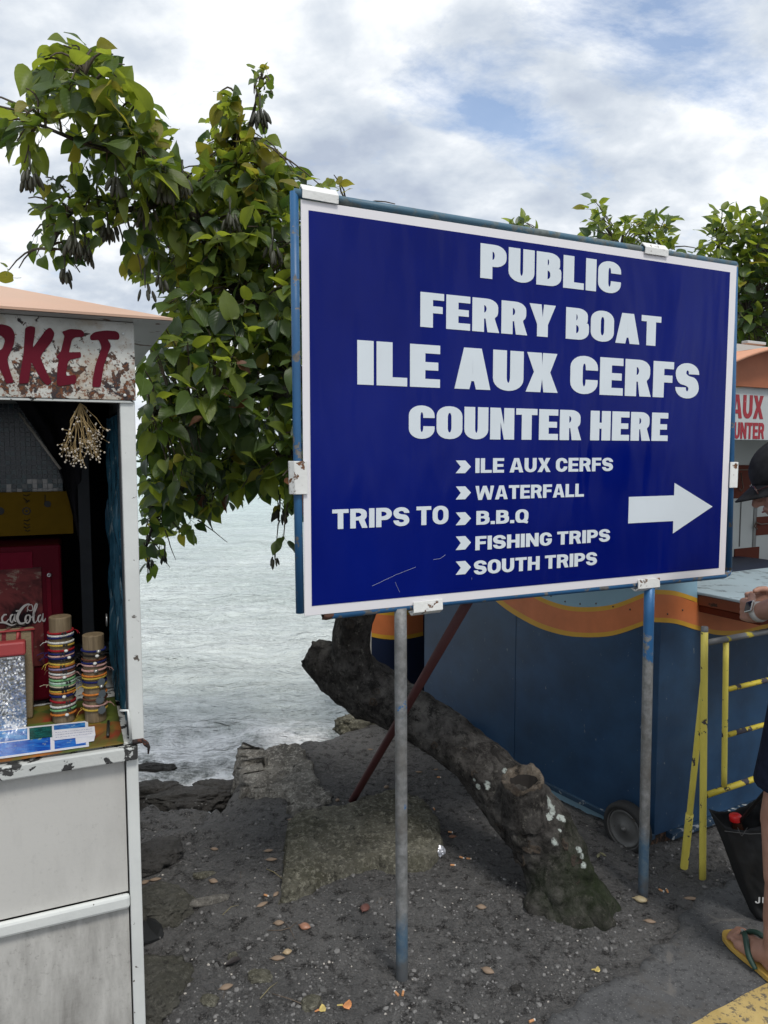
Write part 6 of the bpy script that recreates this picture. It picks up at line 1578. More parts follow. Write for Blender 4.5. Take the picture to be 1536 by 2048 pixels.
# dried flower bunch hanging in the opening
fl = thing('dried_flowers', 'bunch of dried white baby flowers hanging upside down in the stall opening', 'dried flowers', K(*kp(158, 812, .03), .03))
STM = flat('dry_stem', (.30, .21, .09), .8); BUD = flat('dry_white_bud', (.50, .44, .36), .8)
m = MB(); mb2 = MB(); rr_ = random.Random(21); top0 = K(*kp(160, 806, .03), .03)
for i in range(34):
    px = rr_.gauss(163, 21); py = 930 - abs(px - 160) * .55 - rr_.random() * 52; px = max(124, min(212, px)) - (930 - py) * .0
    if i > 29: px, py = rr_.uniform(155, 170), rr_.uniform(825, 850)
    bb = .03 + rr_.uniform(-.03, .03); e = K(*kp(px, py, bb), bb)
    kn = top0.lerp(e, rr_.uniform(.3, .6)) + Vector((rr_.gauss(0, .006), rr_.gauss(0, .006), 0)); m.tube([top0, kn, e], [.0011, .0009, .0006], n=4)
    for q in range(6):
        e2 = e + Vector((rr_.gauss(0, .010), rr_.gauss(0, .010), rr_.gauss(-.006, .010))); m.tube([kn.lerp(e, .8), e2], .0004, n=3); mb2.ball(e2, rr_.uniform(.0015, .0029), n=7, m=5)
m.build('stems', STM, fl); mb2.build('buds', BUD, fl, smooth=True)
for o in list(fl.children): tag(o, kind='stuff')
# ------------------------------------------------------------------ customer at the counter
SK = MT('skin', .5, 0, .4); c = SK.mix(SK.ramp(SK.noise(14, 6), [(.35, 0.0), (.65, 1.0)]), (.36, .19, .135), (.47, .26, .19)); c = SK.mix(SK.ramp(SK.noise(90, 4, .7), [(.58, 0.0), (.68, .35)]), c, (.24, .11, .075)); SK.color(c); SK.b.inputs['Subsurface Weight'].default_value = .08; SK.b.inputs['Subsurface Radius'].default_value = (.02, .008, .004); SK.bump(SK.noise(160, 5), .25, .002)
def capsule(m, a, b, ra, rb, n=20):
    a, b = Vector(a), Vector(b); d = (b - a); L_ = d.length; d.normalize(); prof = []
    for k in range(6): t_ = math.pi / 2 * k / 5; prof.append((-ra * math.cos(t_), ra * math.sin(t_)))
    for k in range(1, 6): t_ = math.pi / 2 * k / 5; prof.append((L_ + rb * math.sin(t_), rb * math.cos(t_)))
    m.lathe(a, d, prof, n)
def chain(m, pts, rr):
    for i in range(len(pts) - 1): capsule(m, pts[i], pts[i + 1], rr[i], rr[i + 1])
def remesh(m, name, mat, parent, vox, smooth_it=4):
    o = m.build(name, mat, parent, smooth=True)
    md = o.modifiers.new('r', 'REMESH'); md.mode = 'VOXEL'; md.voxel_size = vox; md.use_smooth_shade = True
    s2 = o.modifiers.new('s', 'SMOOTH'); s2.factor = .5; s2.iterations = smooth_it
    return o
toe = G(1458, 1868, .03); heel = G(1560, 1935, .02)
fwd = Vector((-.20, .98, 0)); lft = Vector((-.98, -.20, 0)); rgt = -lft
FC = Vector((1.196, 2.014, 0))                      # left heel
pr = thing('person', 'person in black cap, grey t-shirt, navy shorts and yellow flip-flops at the booth counter', 'person', FC + rgt * .14 + fwd * .1)
body = MB()
def foot(hl, f, l):
    """hl heel on the sole; f forward; l towards the outside"""
    z = .030
    an = hl + f * .055 + UZ * .095
    chain(body, [hl + f * .03 + UZ * (z + .022), hl + f * .07 + UZ * (z + .028)], [.029, .031])
    chain(body, [an, hl + f * .12 + UZ * (z + .032), hl + f * .185 + UZ * (z + .018)], [.036, .033, .020])
    chain(body, [an + l * .004, hl + f * .12 + l * .014 + UZ * (z + .026), hl + f * .175 + l * .026 + UZ * (z + .014)], [.034, .026, .018])
    chain(body, [hl + f * .12 - l * .016 + UZ * (z + .026), hl + f * .188 - l * .022 + UZ * (z + .016)], [.026, .020])
    for k, (s_, ln, r_) in enumerate(((-.030, .062, .0135), (-.010, .060, .0095), (.006, .053, .0088), (.020, .045, .0083), (.033, .034, .0085))):
        a = hl + f * .185 + l * s_ * .92 + UZ * (z + .014)
        chain(body, [a, a + f * ln * .6 + UZ * .004, a + f * ln - UZ * .005], [r_ * 1.05, r_ * .95, r_ * .85])
    return an
hipL = FC + rgt * .070 + fwd * .04 + UZ * .93; hipR = hipL + rgt * .19
kneeL = FC + fwd * .075 + rgt * .01 + UZ * .50
FR = FC + rgt * .32 - fwd * .02
anL = foot(FC, (fwd * 1.0 + lft * .05).normalized(), lft); anR = foot(FR, (fwd + rgt * .1).normalized(), rgt)
kneeR = FR + fwd * .08 + UZ * .50
chain(body, [anL, FC + fwd * .055 + UZ * .20, FC + fwd * .035 + UZ * .34, kneeL, hipL.lerp(kneeL, .5), hipL], [.037, .044, .060, .058, .078, .092])
chain(body, [anR, FR + fwd * .055 + UZ * .20, FR + fwd * .035 + UZ * .34, kneeR, hipR.lerp(kneeR, .5), hipR], [.037, .044, .060, .058, .078, .092])
pel = (hipL + hipR) / 2; chest = pel + UZ * .34 + fwd * .02 + rgt * .03; sh = pel + UZ * .46 + fwd * .04 + rgt * .07; nk = sh + UZ * .07 + fwd * .02
for o_ in (-.055, 0, .055): chain(body, [pel + rgt * o_, pel + UZ * .18 + rgt * o_, chest + rgt * o_ * 1.2, sh + rgt * o_ * .8 - UZ * .03], [.125, .12, .125, .085])
shL = sh + lft * .155 - UZ * .04; shR = sh + rgt * .17 - UZ * .03
elL = Vector((1.30, 2.33, 1.135)); wrL = Vector((1.292, 2.56, 1.075))
elL = P(1612, 1200, 2.16); wrL = P(1509, 1226, 2.36); hdL = P(1490, 1222, 2.66)
chain(body, [shL, shL.lerp(elL, .5), elL, elL.lerp(wrL, .45), wrL], [.056, .047, .041, .039, .026])
elR = shR + fwd * .10 + UZ * -.29 + rgt * .03; wrR = P(1552, 1206, 2.56)
chain(body, [shR, shR.lerp(elR, .5), elR, elR.lerp(wrR, .45), wrR], [.056, .047, .040, .037, .027])
def hand(wr, d, palm_n, side, curl=.75, r=.0085):
    """d towards the knuckles, palm_n out of the palm, side towards the thumb"""
    d = d.normalized(); side = (side - d * side.dot(d)).normalized(); pn = d.cross(side).normalized()
    if pn.dot(palm_n) < 0: pn = -pn
    for s_ in (-.026, -.009, .009, .026): chain(body, [wr + side * s_ * .6, wr + d * .045 + side * s_ * .9, wr + d * .085 + side * s_], [.017, .0145, .0115])
    for s_, ln in ((.030, .070), (.010, .078), (-.010, .073), (-.029, .058)):
        a = wr + d * .088 + side * s_; d1 = (d * math.cos(curl * .6) + pn * math.sin(curl * .6)); d2 = d * math.cos(curl * 1.5) + pn * math.sin(curl * 1.5); d3 = d * math.cos(curl * 2.2) + pn * math.sin(curl * 2.2)
        b = a + d1 * ln * .48; c_ = b + d2 * ln * .30; e = c_ + d3 * ln * .22
        chain(body, [a, b, c_, e], [r * 1.12, r, r * .92, r * .8])
    a = wr + d * .025 + side * .026; b = a + (d * .6 + side * .6 + pn * .35).normalized() * .038; c_ = b + (d * .9 + pn * .3).normalized() * .030; e = c_ + (d * .8 + pn * .5 - side * .2).normalized() * .024
    chain(body, [a, b, c_, e], [.0145, .0115, .0105, .009])
hand(wrL, (P(1482, 1218, 2.46) - wrL), rgt * .8 - UZ * .3, UZ, .9)
hand(wrR, P(1506, 1204, 2.56) - wrR, lft * .6 - UZ * .4, UZ, .9)
# head, turned left and bowed
hc = P(1572, 958, 2.24); hf = Vector((-.82, .30, -.42)).normalized(); hs = hf.cross(UZ).normalized(); hu = hs.cross(hf).normalized()
def H(f_, s_, u_): return hc + hf * f_ + hs * s_ + hu * u_
RH = Matrix((hs, hf, hu)).transposed()
body.ball(H(-.012, 0, .03), .076, .094, .088, rot=RH, n=24, m=14); body.ball(H(.022, 0, -.035), .060, .068, .078, rot=RH, n=24, m=14)
chain(body, [H(.045, 0, -.10), H(.068, 0, -.092)], [.030, .022])                         # chin
chain(body, [H(.082, 0, .006), H(.106, 0, -.036)], [.008, .014]); body.ball(H(.096, .012, -.04), .009); body.ball(H(.096, -.012, -.04), .009)
for s_ in (-1, 1):
    chain(body, [H(.074, s_ * .014, .024), H(.066, s_ * .046, .022)], [.012, .009]); chain(body, [H(.062, s_ * .045, -.03), H(.05, s_ * .05, -.045)], [.020, .018])
    body.ball(H(-.008, s_ * .076, -.010), .008, .019, .031, rot=RH)
chain(body, [H(.086, -.02, -.064), H(.091, 0, -.062), H(.086, .02, -.064)], [.005, .007, .005]); chain(body, [H(.082, -.017, -.074), H(.086, 0, -.074), H(.082, .017, -.074)], [.006, .008, .006])
chain(body, [nk - UZ * .06, H(-.03, 0, -.07)], [.062, .055])
bd = remesh(body, 'body', SK.m, pr, .0042, 3)
EY = flat('eye_white', (.7, .68, .64), .2); EP = flat('dark_iris', (.02, .012, .008), .2); HRM = flat('dark_short_hair', (.035, .022, .015), .8)
LIP = flat('lips', (.30, .12, .10), .5)
for s_ in (-1, 1):
    m = MB(); m.ball(H(.068, s_ * .030, .006), .012); e = m.build('eye', EY, pr, smooth=True); m = MB(); m.ball(H(.0775, s_ * .030, .004), .0055, .004, .0055, rot=RH); m.build('iris', EP, e, smooth=True)
m = MB(); m.tube([H(.0945, -.016, -.068), H(.100, 0, -.068), H(.0945, .016, -.068)], [.0015, .003, .0015], n=8); m.build('mouth', LIP, pr, smooth=True)
m = MB(); m.ball(H(-.020, 0, .012), .082, .092, .082, rot=RH, n=28, m=16); m.v = [v if (v - hc).dot(hf) < .01 or (v - hc).dot(hu) > .03 else v - hf * .03 for v in m.v]; m.build('hair', HRM, pr, smooth=True)
CAPM = MT('black_cap_cloth', .8, 0, .3); CAPM.color(CAPM.mix(CAPM.ramp(CAPM.noise(30, 5), [(.4, 0.0), (.6, 1.0)]), (.010, .010, .011), (.020, .020, .022))); CAPM.bump(CAPM.noise(500, 2), .4, .001)
m = MB(); n_ = 32; vs = []; fs = []
for i in range(11):
    t_ = math.pi / 2 * i / 10
    for j in range(n_):
        a = 2 * math.pi * j / n_; vs.append(H(-.016 + .106 * math.cos(a) * math.sin(t_ if i else .02), .090 * math.sin(a) * math.sin(t_ if i else .02), .030 + .092 * math.cos(t_) + .002 * math.cos(a * 6)))
for j in range(n_): a = 2 * math.pi * j / n_; vs.append(H(-.016 + .107 * math.cos(a), .091 * math.sin(a), .006 + .008 * math.cos(a)))
fs = [(i * n_ + j, (i + 1) * n_ + j, (i + 1) * n_ + (j + 1) % n_, i * n_ + (j + 1) % n_) for i in range(11) for j in range(n_)]
m.add(vs, fs); cap = m.build('cap', CAPM.m, pr, smooth=True); cap.modifiers.new('s', 'SOLIDIFY').thickness = .003
m = MB(); vs = []
for i in range(9):
    for j in range(17):
        a = (j / 16 - .5) * 2.2; r_ = 1 + .72 * (i / 8) * math.cos(a * .75); vs.append(H(-.016 + .102 * math.cos(a) * r_, .086 * math.sin(a) * (1 + .10 * i / 8), .024 - .030 * (i / 8) - .020 * (a / 1.1) ** 2 * (.4 + .6 * i / 8)))
m.add(vs, [(i * 17 + j, i * 17 + j + 1, (i + 1) * 17 + j + 1, (i + 1) * 17 + j) for i in range(8) for j in range(16)]); b = m.build('brim', CAPM.m, cap, smooth=True); b.modifiers.new('s', 'SOLIDIFY').thickness = .003
m = MB(); m.ball(H(-.016, 0, .122), .006); m.build('cap_button', CAPM.m, cap, smooth=True)
GL = flat('dark_lens', (.015, .012, .014), .08); GF = flat('tortoise_frame', (.06, .02, .015), .3)
gl = None
for s_ in (-1, 1):
    m = MB(); m.ball(H(.094, s_ * .033, .000), .027, .004, .020, rot=RH, n=18, m=8); g_ = m.build('sunglass_lens', GL, pr, smooth=True)
    m = MB(); m.tube([H(.094, s_ * .033, .0) + hs * math.cos(a * .349) * .027 + hu * math.sin(a * .349) * .020 for a in range(19)], .0022, n=6); m.tube([H(.092, s_ * .060, .006), H(.05, s_ * .079, .008), H(-.01, s_ * .084, .010)], .0022, n=6); m.build('sunglass_frame', GF, pr, smooth=True)
# t-shirt
TS = MT('heather_grey_cotton', .9, 0, .2); TS.color(TS.mix(TS.ramp(TS.noise(260, 3), [(.4, 0.0), (.6, 1.0)]), (.48, .49, .52), (.66, .67, .70))); TS.bump(TS.noise(9, 5, .5, .6), .5, .02, TS.bump(TS.noise(500, 2), .3, .001))
m = MB()
for o_ in (-.07, -.035, 0, .035, .07): chain(m, [pel + rgt * o_ + UZ * .02, pel + UZ * .18 + rgt * o_ * 1.1, chest + rgt * o_ * 1.25, sh + rgt * o_ - UZ * .02], [.143, .128, .132, .095])
for a, b in ((shL, elL), (shR, elR)): chain(m, [a + UZ * -.0, a.lerp(b, .45), a.lerp(b, .62)], [.070, .066, .066])
remesh(m, 't_shirt', TS.m, pr, .008, 6)
# shorts
NS = MT('navy_cotton', .9, 0, .2); NS.color(NS.mix(NS.ramp(NS.noise(40, 5), [(.4, 0.0), (.6, 1.0)]), (.006, .009, .022), (.011, .015, .034))); NS.bump(NS.noise(11, 5, .5, .5), .6, .02, NS.bump(NS.noise(600, 2), .3, .001))
m = MB()
for o_ in (-.05, 0, .05): chain(m, [pel + rgt * o_ - UZ * .05, pel + UZ * .05 + rgt * o_], [.138, .120])
for h_, k_ in ((hipL, kneeL), (hipR, kneeR)):
    m.lathe(h_ + (k_ - h_) * -.02, (k_ - h_), [(0, .001), (0, .105), (.12, .104), (.24, .100), (.345, .099), (.352, .094), (.345, .086), (.2, .080), (.2, .001)], 28)
remesh(m, 'shorts', NS.m, pr, .007, 5)
# watch
wd = (wrL - elL).normalized(); wp = wrL - wd * .022
m = MB(); pts = []; xx = wd.cross(UZ).normalized(); yy = xx.cross(wd)
m.lathe(wp - wd * .011, wd, [(0, .026), (0, .0325), (.011, .034), (.022, .0325), (.022, .026)], 28); wt = m.build('watch_strap', flat('pale_strap', (.55, .54, .50), .5), pr, smooth=True)
nn = (lft * .75 + UZ * .45); nn = (nn - wd * nn.dot(wd)).normalized(); m = MB(); c_ = wp + nn * .034; sdw = wd.cross(nn)
m.box(c_ - wd * .017 - sdw * .020, wd * .034, sdw * .040, nn * .008); m.build('watch_case', flat('steel_case', (.55, .54, .5), .25, .9), wt, bevel=.003)
m = MB(); m.box(c_ - wd * .014 - sdw * .016 + nn * .0082, wd * .028, sdw * .032, nn * .001); m.build('watch_face', flat('black_watch_face', (.01, .01, .01), .1), wt, bevel=.0008)
# flip-flops
SOL = paint('yellow_foam_sole', (.52, .33, .07), rough=.7, bump=.3, grime=.2, gcol=(.3, .18, .06)); STR = flat('dark_green_strap', (.020, .055, .040), .5)
def flop(hl, f, l, lab):
    f = f.normalized()
    out = [(-.02, 0), (-.01, -.028), (.03, -.036), (.09, -.033), (.15, -.043), (.21, -.046), (.255, -.030), (.268, -.002), (.258, .028), (.215, .046), (.15, .045), (.09, .036), (.03, .036), (-.01, .028)]
    base_z = .017
    pts = rpoly([(a, b, .03) for a, b in out], 4)
    m = MB(); m.prism([Vector((hl.x, hl.y, base_z)) + f * a - l * b * -1 for a, b in pts], UZ * .016); so = m.build('flip_flop', SOL, pr, bevel=.003)
    tp = Vector((hl.x, hl.y, .05)) + f * .212 - l * .012
    for s_ in (-1, 1):
        m = MB(); mid_ = Vector((hl.x, hl.y, .085)) + f * .145 + l * s_ * .030; e = Vector((hl.x, hl.y, .030)) + f * .085 + l * s_ * .043
        pth = smoothpath([(*tp, .006), (*(tp.lerp(mid_, .5) + UZ * .012), .008), (*mid_, .009), (*(mid_.lerp(e, .55) + l * s_ * .008), .009), (*e, .007)], 5)
        m.tube([Vector(p[:3]) for p in pth], [p[3] for p in pth], n=10); st = m.build('strap', STR, so, smooth=True)
    m = MB(); m.tube([Vector((hl.x, hl.y, .03)) + f * .214 - l * .012, tp], .006, n=8); m.build('toe_post', STR, so, smooth=True)
    c_ = tp.lerp(Vector((hl.x, hl.y, .085)) + f * .145 + l * .030, .55) + UZ * .018 + l * .003
    m = MB(); m.cbox(c_, .010, .024, .004, math.atan2(-f.x, f.y) - .4); m.build('strap_badge', flat('silver_badge', (.6, .6, .55), .3, .5), so, bevel=.001)
flop(FC, fwd + lft * .05, lft, ''); flop(FR, fwd + rgt * .1, rgt, '')
# tote bag and bottle
tg = thing('tote_bag', 'dark grey tote bag with white lettering hanging beside the customer\'s bare leg', 'bag', P(1540, 1838, 2.38))
TG = paint('dark_grey_nylon', (.016, .017, .018), spec=.25, rough=.6, bump=.4, var=.2)
def tq(px, py, n=0.0): return P(px, py, 2.34 + n)
m = MB(); nx_, ny_ = 30, 30
for sgn, dpt in ((1, 0.0), (-1, .11)):
    vs = []
    for i in range(nx_ + 1):
        for j in range(ny_ + 1):
            u, v = i / nx_, j / ny_
            x = (1447 * (1 - u) + 1640 * u) * (1 - v) + (1514 * (1 - u) + 1650 * u) * v; y = (1650 + (10 * math.sin(u * 7.5) - (26 * u if sgn < 0 else 0)) * (1 - v)) * (1 - v) + 1838 * v
            p_ = tq(x, y); bul = .020 * math.sin(math.pi * u) * math.sin(math.pi * min(1, v * 1.1)) + .016 * nz(u * 5 + v * 2, v * 2.2, 2.0 + sgn) + .005 * nz(u * 14, v * 9, 5.0); vs.append(p_ + Vector((0, dpt * (1 - .5 * v), 0)) + Vector((0, -sgn * bul, 0)))
    m.add(vs, [((i * (ny_ + 1) + j), (i + 1) * (ny_ + 1) + j, (i + 1) * (ny_ + 1) + j + 1, i * (ny_ + 1) + j + 1) for i in range(nx_) for j in range(ny_)])
N_ = (nx_ + 1) * (ny_ + 1); k = ny_ + 1
for j in range(ny_): m.f.append([j, j + 1, N_ + j + 1, N_ + j]); m.m.append(0); a = nx_ * k; m.f.append([a + j, a + j + 1, N_ + a + j + 1, N_ + a + j]); m.m.append(0)
for i in range(nx_): a = i * k + ny_; b = (i + 1) * k + ny_; m.f.append([a, b, N_ + b, N_ + a]); m.m.append(0)
bgv = BVHTree.FromPolygons(m.v, m.f); o = m.build('body', TG, tg, smooth=True); o.modifiers.new('s', 'SOLIDIFY').thickness = .0015
m = MB(); m.tube([tq(1449, 1662, -.004), tq(1500, 1668, -.02), tq(1540, 1666, -.02)], .0015, n=5); m.tube([tq(1475, 1655, -.012), tq(1483, 1672, -.016)], .001, n=5); m.tube([tq(1495, 1655, -.016), tq(1484, 1672, -.016)], .001, n=5); m.build('stitching', flat('grey_thread', (.09, .09, .09), .8), tg)
m = MB(); hs0, hs1 = tq(1470, 1655, .05), tq(1600, 1655, .05); hp = pel + lft * .19 + UZ * -.10
m.tube([hs0, hs0.lerp(hp, .5) + Vector((.06, 0, 0)), hp], [.006] * 3, n=8); m.tube([hs1, hs1.lerp(hp, .5), hp], [.006] * 3, n=8); m.build('handle', TG, tg, smooth=True)
WLB = flat('white_bag_print', (.55, .56, .56), .6)
for i, chs in enumerate('JUST'):
    q, nn, _, _ = bgv.ray_cast(EYEV, ray(1515 + i * 14, 1801).normalized()); q = q + (EYEV - q).normalized() * .005 - UZ * .010 - Vector((.008, 0, 0))
    text(lambda m_, ch: m_.build('letter', WLB, tg), chs, (.17, .15, .25, .62, .05), .0, .0165, 0, .022, q, Vector((1, 0, 0)), UZ, Vector((0, -1, 0)), .0006)
bo = thing('bottle', 'drink bottle with a bright red cap sticking out of the dark tote bag', 'bottle', P(1472, 1760, 2.38))
cb = P(1471, 1637, 2.38)
m = MB(); m.lathe(cb, Vector((-.25, 0, 1)), [(-.10, .001), (-.10, .022), (-.05, .022), (-.02, .016), (-.005, .014)], 24); m.build('body', flat('brown_drink', (.05, .02, .012), .15), bo, smooth=True)
m = MB(); m.lathe(cb, Vector((-.12, 0, 1)), [(-.007, .019), (.010, .0200), (.013, .018), (.014, .001)], 24); m.build('bottle_cap', flat('red_plastic', (.55, .012, .012), .35), bo, smooth=True)

# ------------------------------------------------------------------ things lying on the ground
SEED = paint('tan_seed_pod', (.25, .18, .125), rough=.7, bump=.5, var=.25, grime=.4, gcol=(.12, .08, .055)); SEEDR = paint('red_brown_pod', (.17, .070, .055), rough=.65, bump=.5, var=.3, grime=.4, gcol=(.06, .03, .025))
SEEDG = paint('greenish_pod', (.20, .19, .11), rough=.7, bump=.5, var=.2)
def seed(px, py, ln, wd, ang, label, mat=SEED, tilt=0.0, kind='seed pod'):
    p = GG(px, py); o_ = MB(); rot = Matrix.Rotation(R(ang), 3, 'Z') @ Matrix.Rotation(tilt, 3, 'Y')
    n, mm = 14, 10; vs = []; fs = []
    for i in range(mm + 1):
        t_ = i / mm; rr2 = math.sin(math.pi * min(max(t_, .001), .999)) ** .75 * (1 - .25 * t_)
        for j in range(n):
            a = 2 * math.pi * j / n; y = math.cos(a) * wd / 2 * rr2; z = math.sin(a) * wd * .33 * rr2
            if abs(math.sin(a)) < .3: y *= 1.08
            vs.append(p + rot @ Vector(((t_ - .5) * ln, y, z + wd * .24)))
    fs = [(i * n + j, (i + 1) * n + j, (i + 1) * n + (j + 1) % n, i * n + (j + 1) % n) for i in range(mm) for j in range(n)]
    o_.add(vs, fs)
    o_.tube([p + rot @ Vector((-ln * .48, 0, wd * .24)), p + rot @ Vector((-ln * .60, 0, wd * .20))], [wd * .05, wd * .03], n=5)
    tag(alone(o_.build('seed_pod', mat, smooth=True)), label, kind, 'fallen seed pods on the soil')
sd_list = [(334, 1693, .044, .020, 5, 'upper of two tan seed pods beside the stall, above the black rock'), (343, 1707, .036, .020, 0, 'lower of two tan seed pods beside the stall, above the black rock'),
 (429, 1700, .034, .020, -10, 'tan seed pod alone on bare soil directly behind the flat pale stone sliver'), (537, 1703, .038, .018, 10, 'upper of two tan pods just left of the mossy slab'), (543, 1721, .046, .020, 5, 'lower and longer of two tan pods left of the mossy slab'),
 (290, 1767, .036, .024, 35, 'rounder of two touching reddish pods against the stall post'), (311, 1761, .046, .020, 15, 'longer of two touching reddish pods against the stall post'), (427, 1765, .038, .026, -20, 'plump tan pod just above the right end of the flat pale stone'),
 (362, 1824, .034, .024, -20, 'round tan pod below the left end of the flat pale stone'), (525, 1811, .046, .020, 40, 'slim tan pod lying diagonally below the corner of the mossy slab'), (552, 1790, .032, .018, 65, 'small tan pod beside the cigarette end at the slab corner'),
 (558, 1849, .036, .026, 5, 'dull brown round pod left of the plump orange-brown pod'), (556, 1919, .046, .022, 5, 'tan pod with a crumbled husk on its right, below the round pods'), (453, 1977, .042, .024, 25, 'tan pod with a trailing stalk near the bottom left, above the grey stone chip'),
 (740, 1500, .034, .014, 0, 'pale pod on the upper bank near the shore, left of the post'), (625, 1576, .030, .016, 10, 'pale pod on the soil beside the pale concrete strip, left of the red brace'), (773, 1576, .028, .024, 30, 'round grey pod right of the foot of the red brace'),
 (675, 1602, .026, .022, 60, 'round pale pod just left of the foot of the red brace'), (554, 1588, .030, .016, 0, 'small pod at the broken foot of the shore ledge'), (583, 1641, .038, .016, 0, 'upper of two pods on the back left corner of the mossy slab'), (582, 1648, .030, .014, 0, 'lower of two pods on the back left corner of the mossy slab'),
 (719, 1630, .036, .014, 15, 'pale slim pod on the back edge of the mossy slab'), (838, 1545, .036, .014, -5, 'grey slim pod under the tree trunk, right of the left post'), (872, 1540, .028, .013, 10, 'small grey pod tight under the tree trunk'), (963, 1817, .036, .026, -10, 'tan round pod between the slab and the tree base'),
 (976, 1945, .042, .028, -30, 'reddish brown pod in the open soil right of the left post'), (1383, 1799, .056, .018, -5, 'long pale pod near the feet of the yellow barrier'), (1300, 1845, .040, .020, -15, 'muddy brown pod right of the tree base')]
for q in sd_list: seed(*q)
seed(610, 1857, .042, .034, -20, 'plump orange-brown pod in the middle of the soil, largest of its neighbours', paint('orange_brown_pod', (.33, .16, .10), bump=.4))
seed(730, 1820, .062, .036, 75, 'large dark red withered pod with a dry stalk between slab and left post', SEEDR, .2)
seed(1282, 1803, .052, .034, -20, 'crumbled pale yellowish husk at the foot of the right post', paint('pale_husk', (.42, .34, .20), (.1, .06, .04), .4, 40, bump=.9)); seed(575, 1907, .030, .026, 20, 'crumbled pale husk touching the tan pod near the bottom', paint('crumbled_husk', (.40, .30, .18), (.1, .06, .04), .4, 50, bump=.9))
seed(905, 1675, .034, .020, 5, 'crumpled brown dry leaf scrap beside a cigarette end behind the slab', paint('dry_scrap', (.22, .10, .055), bump=.8), kind='leaf scrap')
seed(1197, 1712, .036, .014, 60, 'left of two greenish pods between trunk and booth wheel', SEEDG); seed(1206, 1710, .036, .014, -60, 'right of two greenish pods between trunk and booth wheel', SEEDG)
BUT = flat('cork_filter', (.55, .27, .12), .7); BUW = flat('white_paper', (.62, .60, .56), .7); ASHM = flat('ash_tip', (.08, .07, .07), .9)
def butt(px, py, ang, label, ln=.020, filt=.8, up=0.0):
    p = GG(px, py) + UZ * .004; d = Vector((math.cos(R(ang)), math.sin(R(ang)), up)).normalized(); root = thing('cigarette_butt', label, 'cigarette butt', p, 'cigarette ends on the soil')
    m = MB(); m.tube([p - d * ln / 2, p - d * ln / 2 + d * ln * filt], .0036, n=10); m.build('filter', BUT, root, smooth=False)
    m = MB(); m.tube([p - d * ln / 2 + d * ln * filt, p + d * ln / 2], .0035, n=10); m.build('burnt_end', BUW if filt < .9 else ASHM, root)
for q in ((793, 1989, 125, 'left of two orange cigarette ends below the left post'), (806, 1988, 80, 'right of two orange cigarette ends below the left post'), (868, 1619, 100, 'cigarette end upright in picture, farthest back behind the slab'), (847, 1638, 140, 'cigarette end left of the farthest one, behind the slab'),
          (866, 1649, 80, 'small cigarette end nearest the slab back edge'), (875, 1664, -20, 'cigarette end left of the crumpled leaf scrap'), (901, 1666, -15, 'cigarette end touching the crumpled brown scrap'), (924, 1717, -35, 'left of the two ends right of the foil ball, half smoked'), (938, 1719, -10, 'right of the two ends right of the foil ball'),
          (906, 1732, -5, 'cigarette end just below and right of the foil ball'), (1323, 1783, -50, 'left of two white tipped ends beside the right post'), (1334, 1783, 85, 'right of two white tipped ends beside the right post'), (533, 1793, -25, 'cigarette end at the corner of the mossy slab'), (1064, 2044, 25, 'cigarette end at the bottom edge beside the asphalt'), (878, 1556, -10, 'cigarette end lying in the gap under the leaning trunk'), (1141, 1642, 25, 'cigarette end between the trunk and the booth skirt')):
    butt(*q)
# fallen blossoms and petals
PET = flat('orange_petal', (.62, .26, .10), .6, var=.3); PETY = flat('yellow_petal', (.62, .48, .16), .6, var=.2)
def bloom(px, py, ang, ln, label, mats):
    p = GG(px, py) + UZ * .003; d = Vector((math.cos(R(ang)), math.sin(R(ang)), 0)); s_ = Vector((-d.y, d.x, 0)); root = thing('fallen_blossom', label, 'blossom', p, 'fallen blossoms')
    m = MB(); m.tube([p - d * ln * .5, p - d * ln * .1 + UZ * .003], [.0018, .003], n=6); m.build('stalk', mats[1], root)
    for k in range(5):
        a = (k - 2) * .28; dd = d * math.cos(a) + s_ * math.sin(a); b = p - d * ln * .12; nrm = s_ * math.cos(a) - d * math.sin(a)
        m = MB(); vs = [b, b + dd * ln * .3 + nrm * .005 + UZ * .004, b + dd * ln * .6 + nrm * .006 + UZ * .008, b + dd * ln * .7 + UZ * .004, b + dd * ln * .6 - nrm * .006 + UZ * .007, b + dd * ln * .3 - nrm * .005 + UZ * .003]
        m.add(vs, [(0, 1, 5), (1, 2, 4, 5), (2, 3, 4)]); m.build('petal', mats[0], root)
bloom(688, 2014, -8, .040, 'larger fallen orange and yellow blossom at the bottom edge', (PET, PETY)); bloom(640, 2023, 15, .030, 'smaller withered orange blossom left of the larger one', (PETY, PET))
bloom(1191, 1943, -20, .024, 'pale yellow petal on the soil beside the asphalt edge', (PETY, PETY)); bloom(800, 1949 - 2, 10, .020, 'small green-yellow bud at the foot of the left post', (PETY, SEEDG))
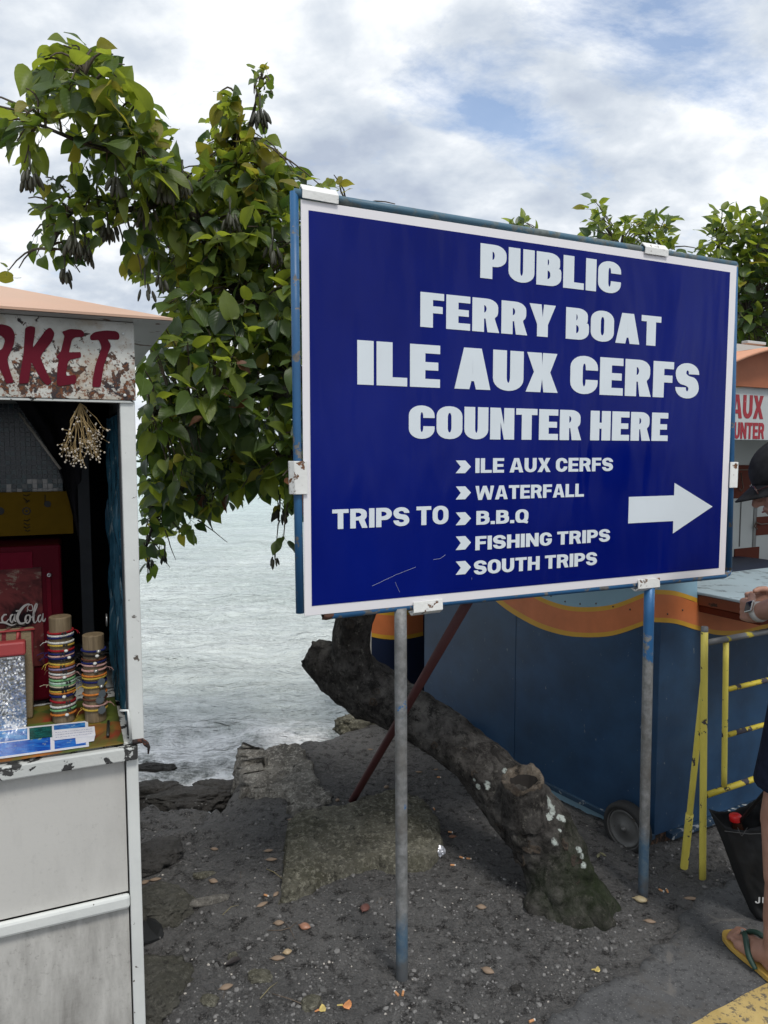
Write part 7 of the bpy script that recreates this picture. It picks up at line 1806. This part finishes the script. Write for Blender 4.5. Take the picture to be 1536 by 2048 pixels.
# foil ball, rubber scrap, curled leaf
p = GG(880, 1710); bm = bmesh.new(); bmesh.ops.create_icosphere(bm, subdivisions=3, radius=1.0); m = MB()
m.add([p + UZ * .018 + v.co * .021 * (1 + .35 * nz(v.co.x * 2.5, v.co.y * 2.5, v.co.z * 2.5)) for v in bm.verts], [[v.index for v in f.verts] for f in bm.faces]); bm.free()
tag(alone(m.build('foil_ball', flat('crumpled_foil', (.60, .62, .68), .35, .5))), 'crumpled silvery white foil ball on the right edge of the mossy slab', 'litter')
rb = flat('black_rubber', (.012, .013, .014), .8); m = MB(); q = [GG(*a) + UZ * b for a, b in (((284, 1850), .022), ((305, 1852), .022), ((322, 1868), .020), ((328, 1884), .018), ((310, 1896), .016), ((284, 1898), .016))]
m.prism(q, Vector((.002, .004, .012))); tag(alone(m.build('rubber_scrap', rb, bevel=.003)), 'black rubber scrap lying against the foot of the stall post', 'rubber scrap')
lf = GG(465, 1934); m = MB(); vs = []
for i in range(9):
    for j in range(5):
        u = i / 8; w_ = math.sin(math.pi * u) * .016; a = (j / 4 - .5) * 2.4; vs.append(lf + Vector(((u - .5) * .055, math.sin(a) * w_ + u * .012, .004 + (1 - math.cos(a)) * w_ * .8 + u * .014)))
m.add(vs, [(i * 5 + j, (i + 1) * 5 + j, (i + 1) * 5 + j + 1, i * 5 + j + 1) for i in range(8) for j in range(4)]); tag(alone(m.build('curled_leaf', flat('black_leaf', (.025, .020, .020), .6), smooth=True)), 'black curled dead leaf on the soil right of the stall post', 'dead leaf')
# twigs
TWG = flat('dry_twig', (.13, .10, .075), .9); TWL = flat('pale_straw_twig', (.27, .23, .12), .9)
def stick(pts, label, r=.0016, mat=TWG):
    q = [GG(*a) + UZ * (.004 + .004 * (i % 2)) for i, a in enumerate(pts)]; m = MB(); m.tube(q, [r] * (len(q) - 1) + [r * .5], n=6); tag(alone(m.build('twig', mat, smooth=True)), label, 'twig', 'twigs on the soil')
stick(((533, 1740), (548, 1748), (565, 1760)), 'pale straw-coloured twig pointing at the left edge of the mossy slab', .0015, TWL)
stick(((545, 1990), (580, 2003), (612, 2014), (628, 2022)), 'longest dry twig, near the bottom edge left of the blossoms')
stick(((520, 2000), (540, 1980), (556, 1966)), 'thin pale twig leaning towards the long dry twig', .0011, TWL)
stick(((536, 1863), (562, 1865), (580, 1858), (597, 1846)), 'crooked twig reaching the plump orange-brown pod', .0014)
stick(((568, 1846), (580, 1862), (590, 1880)), 'short twig crossing the crooked twig', .0011); stick(((482, 1745), (481, 1760)), 'tiny upright twig on the soil above the slim tan pod', .001)
stick(((445, 1832), (462, 1818), (478, 1812)), 'faint thin twig right of the flat pale stone', .001, TWL); stick(((446, 1999), (450, 1988)), 'short stalk trailing from the pod near the bottom left', .001)
stick(((752, 1809), (766, 1798)), 'dry stalk of the large red pod', .0014)
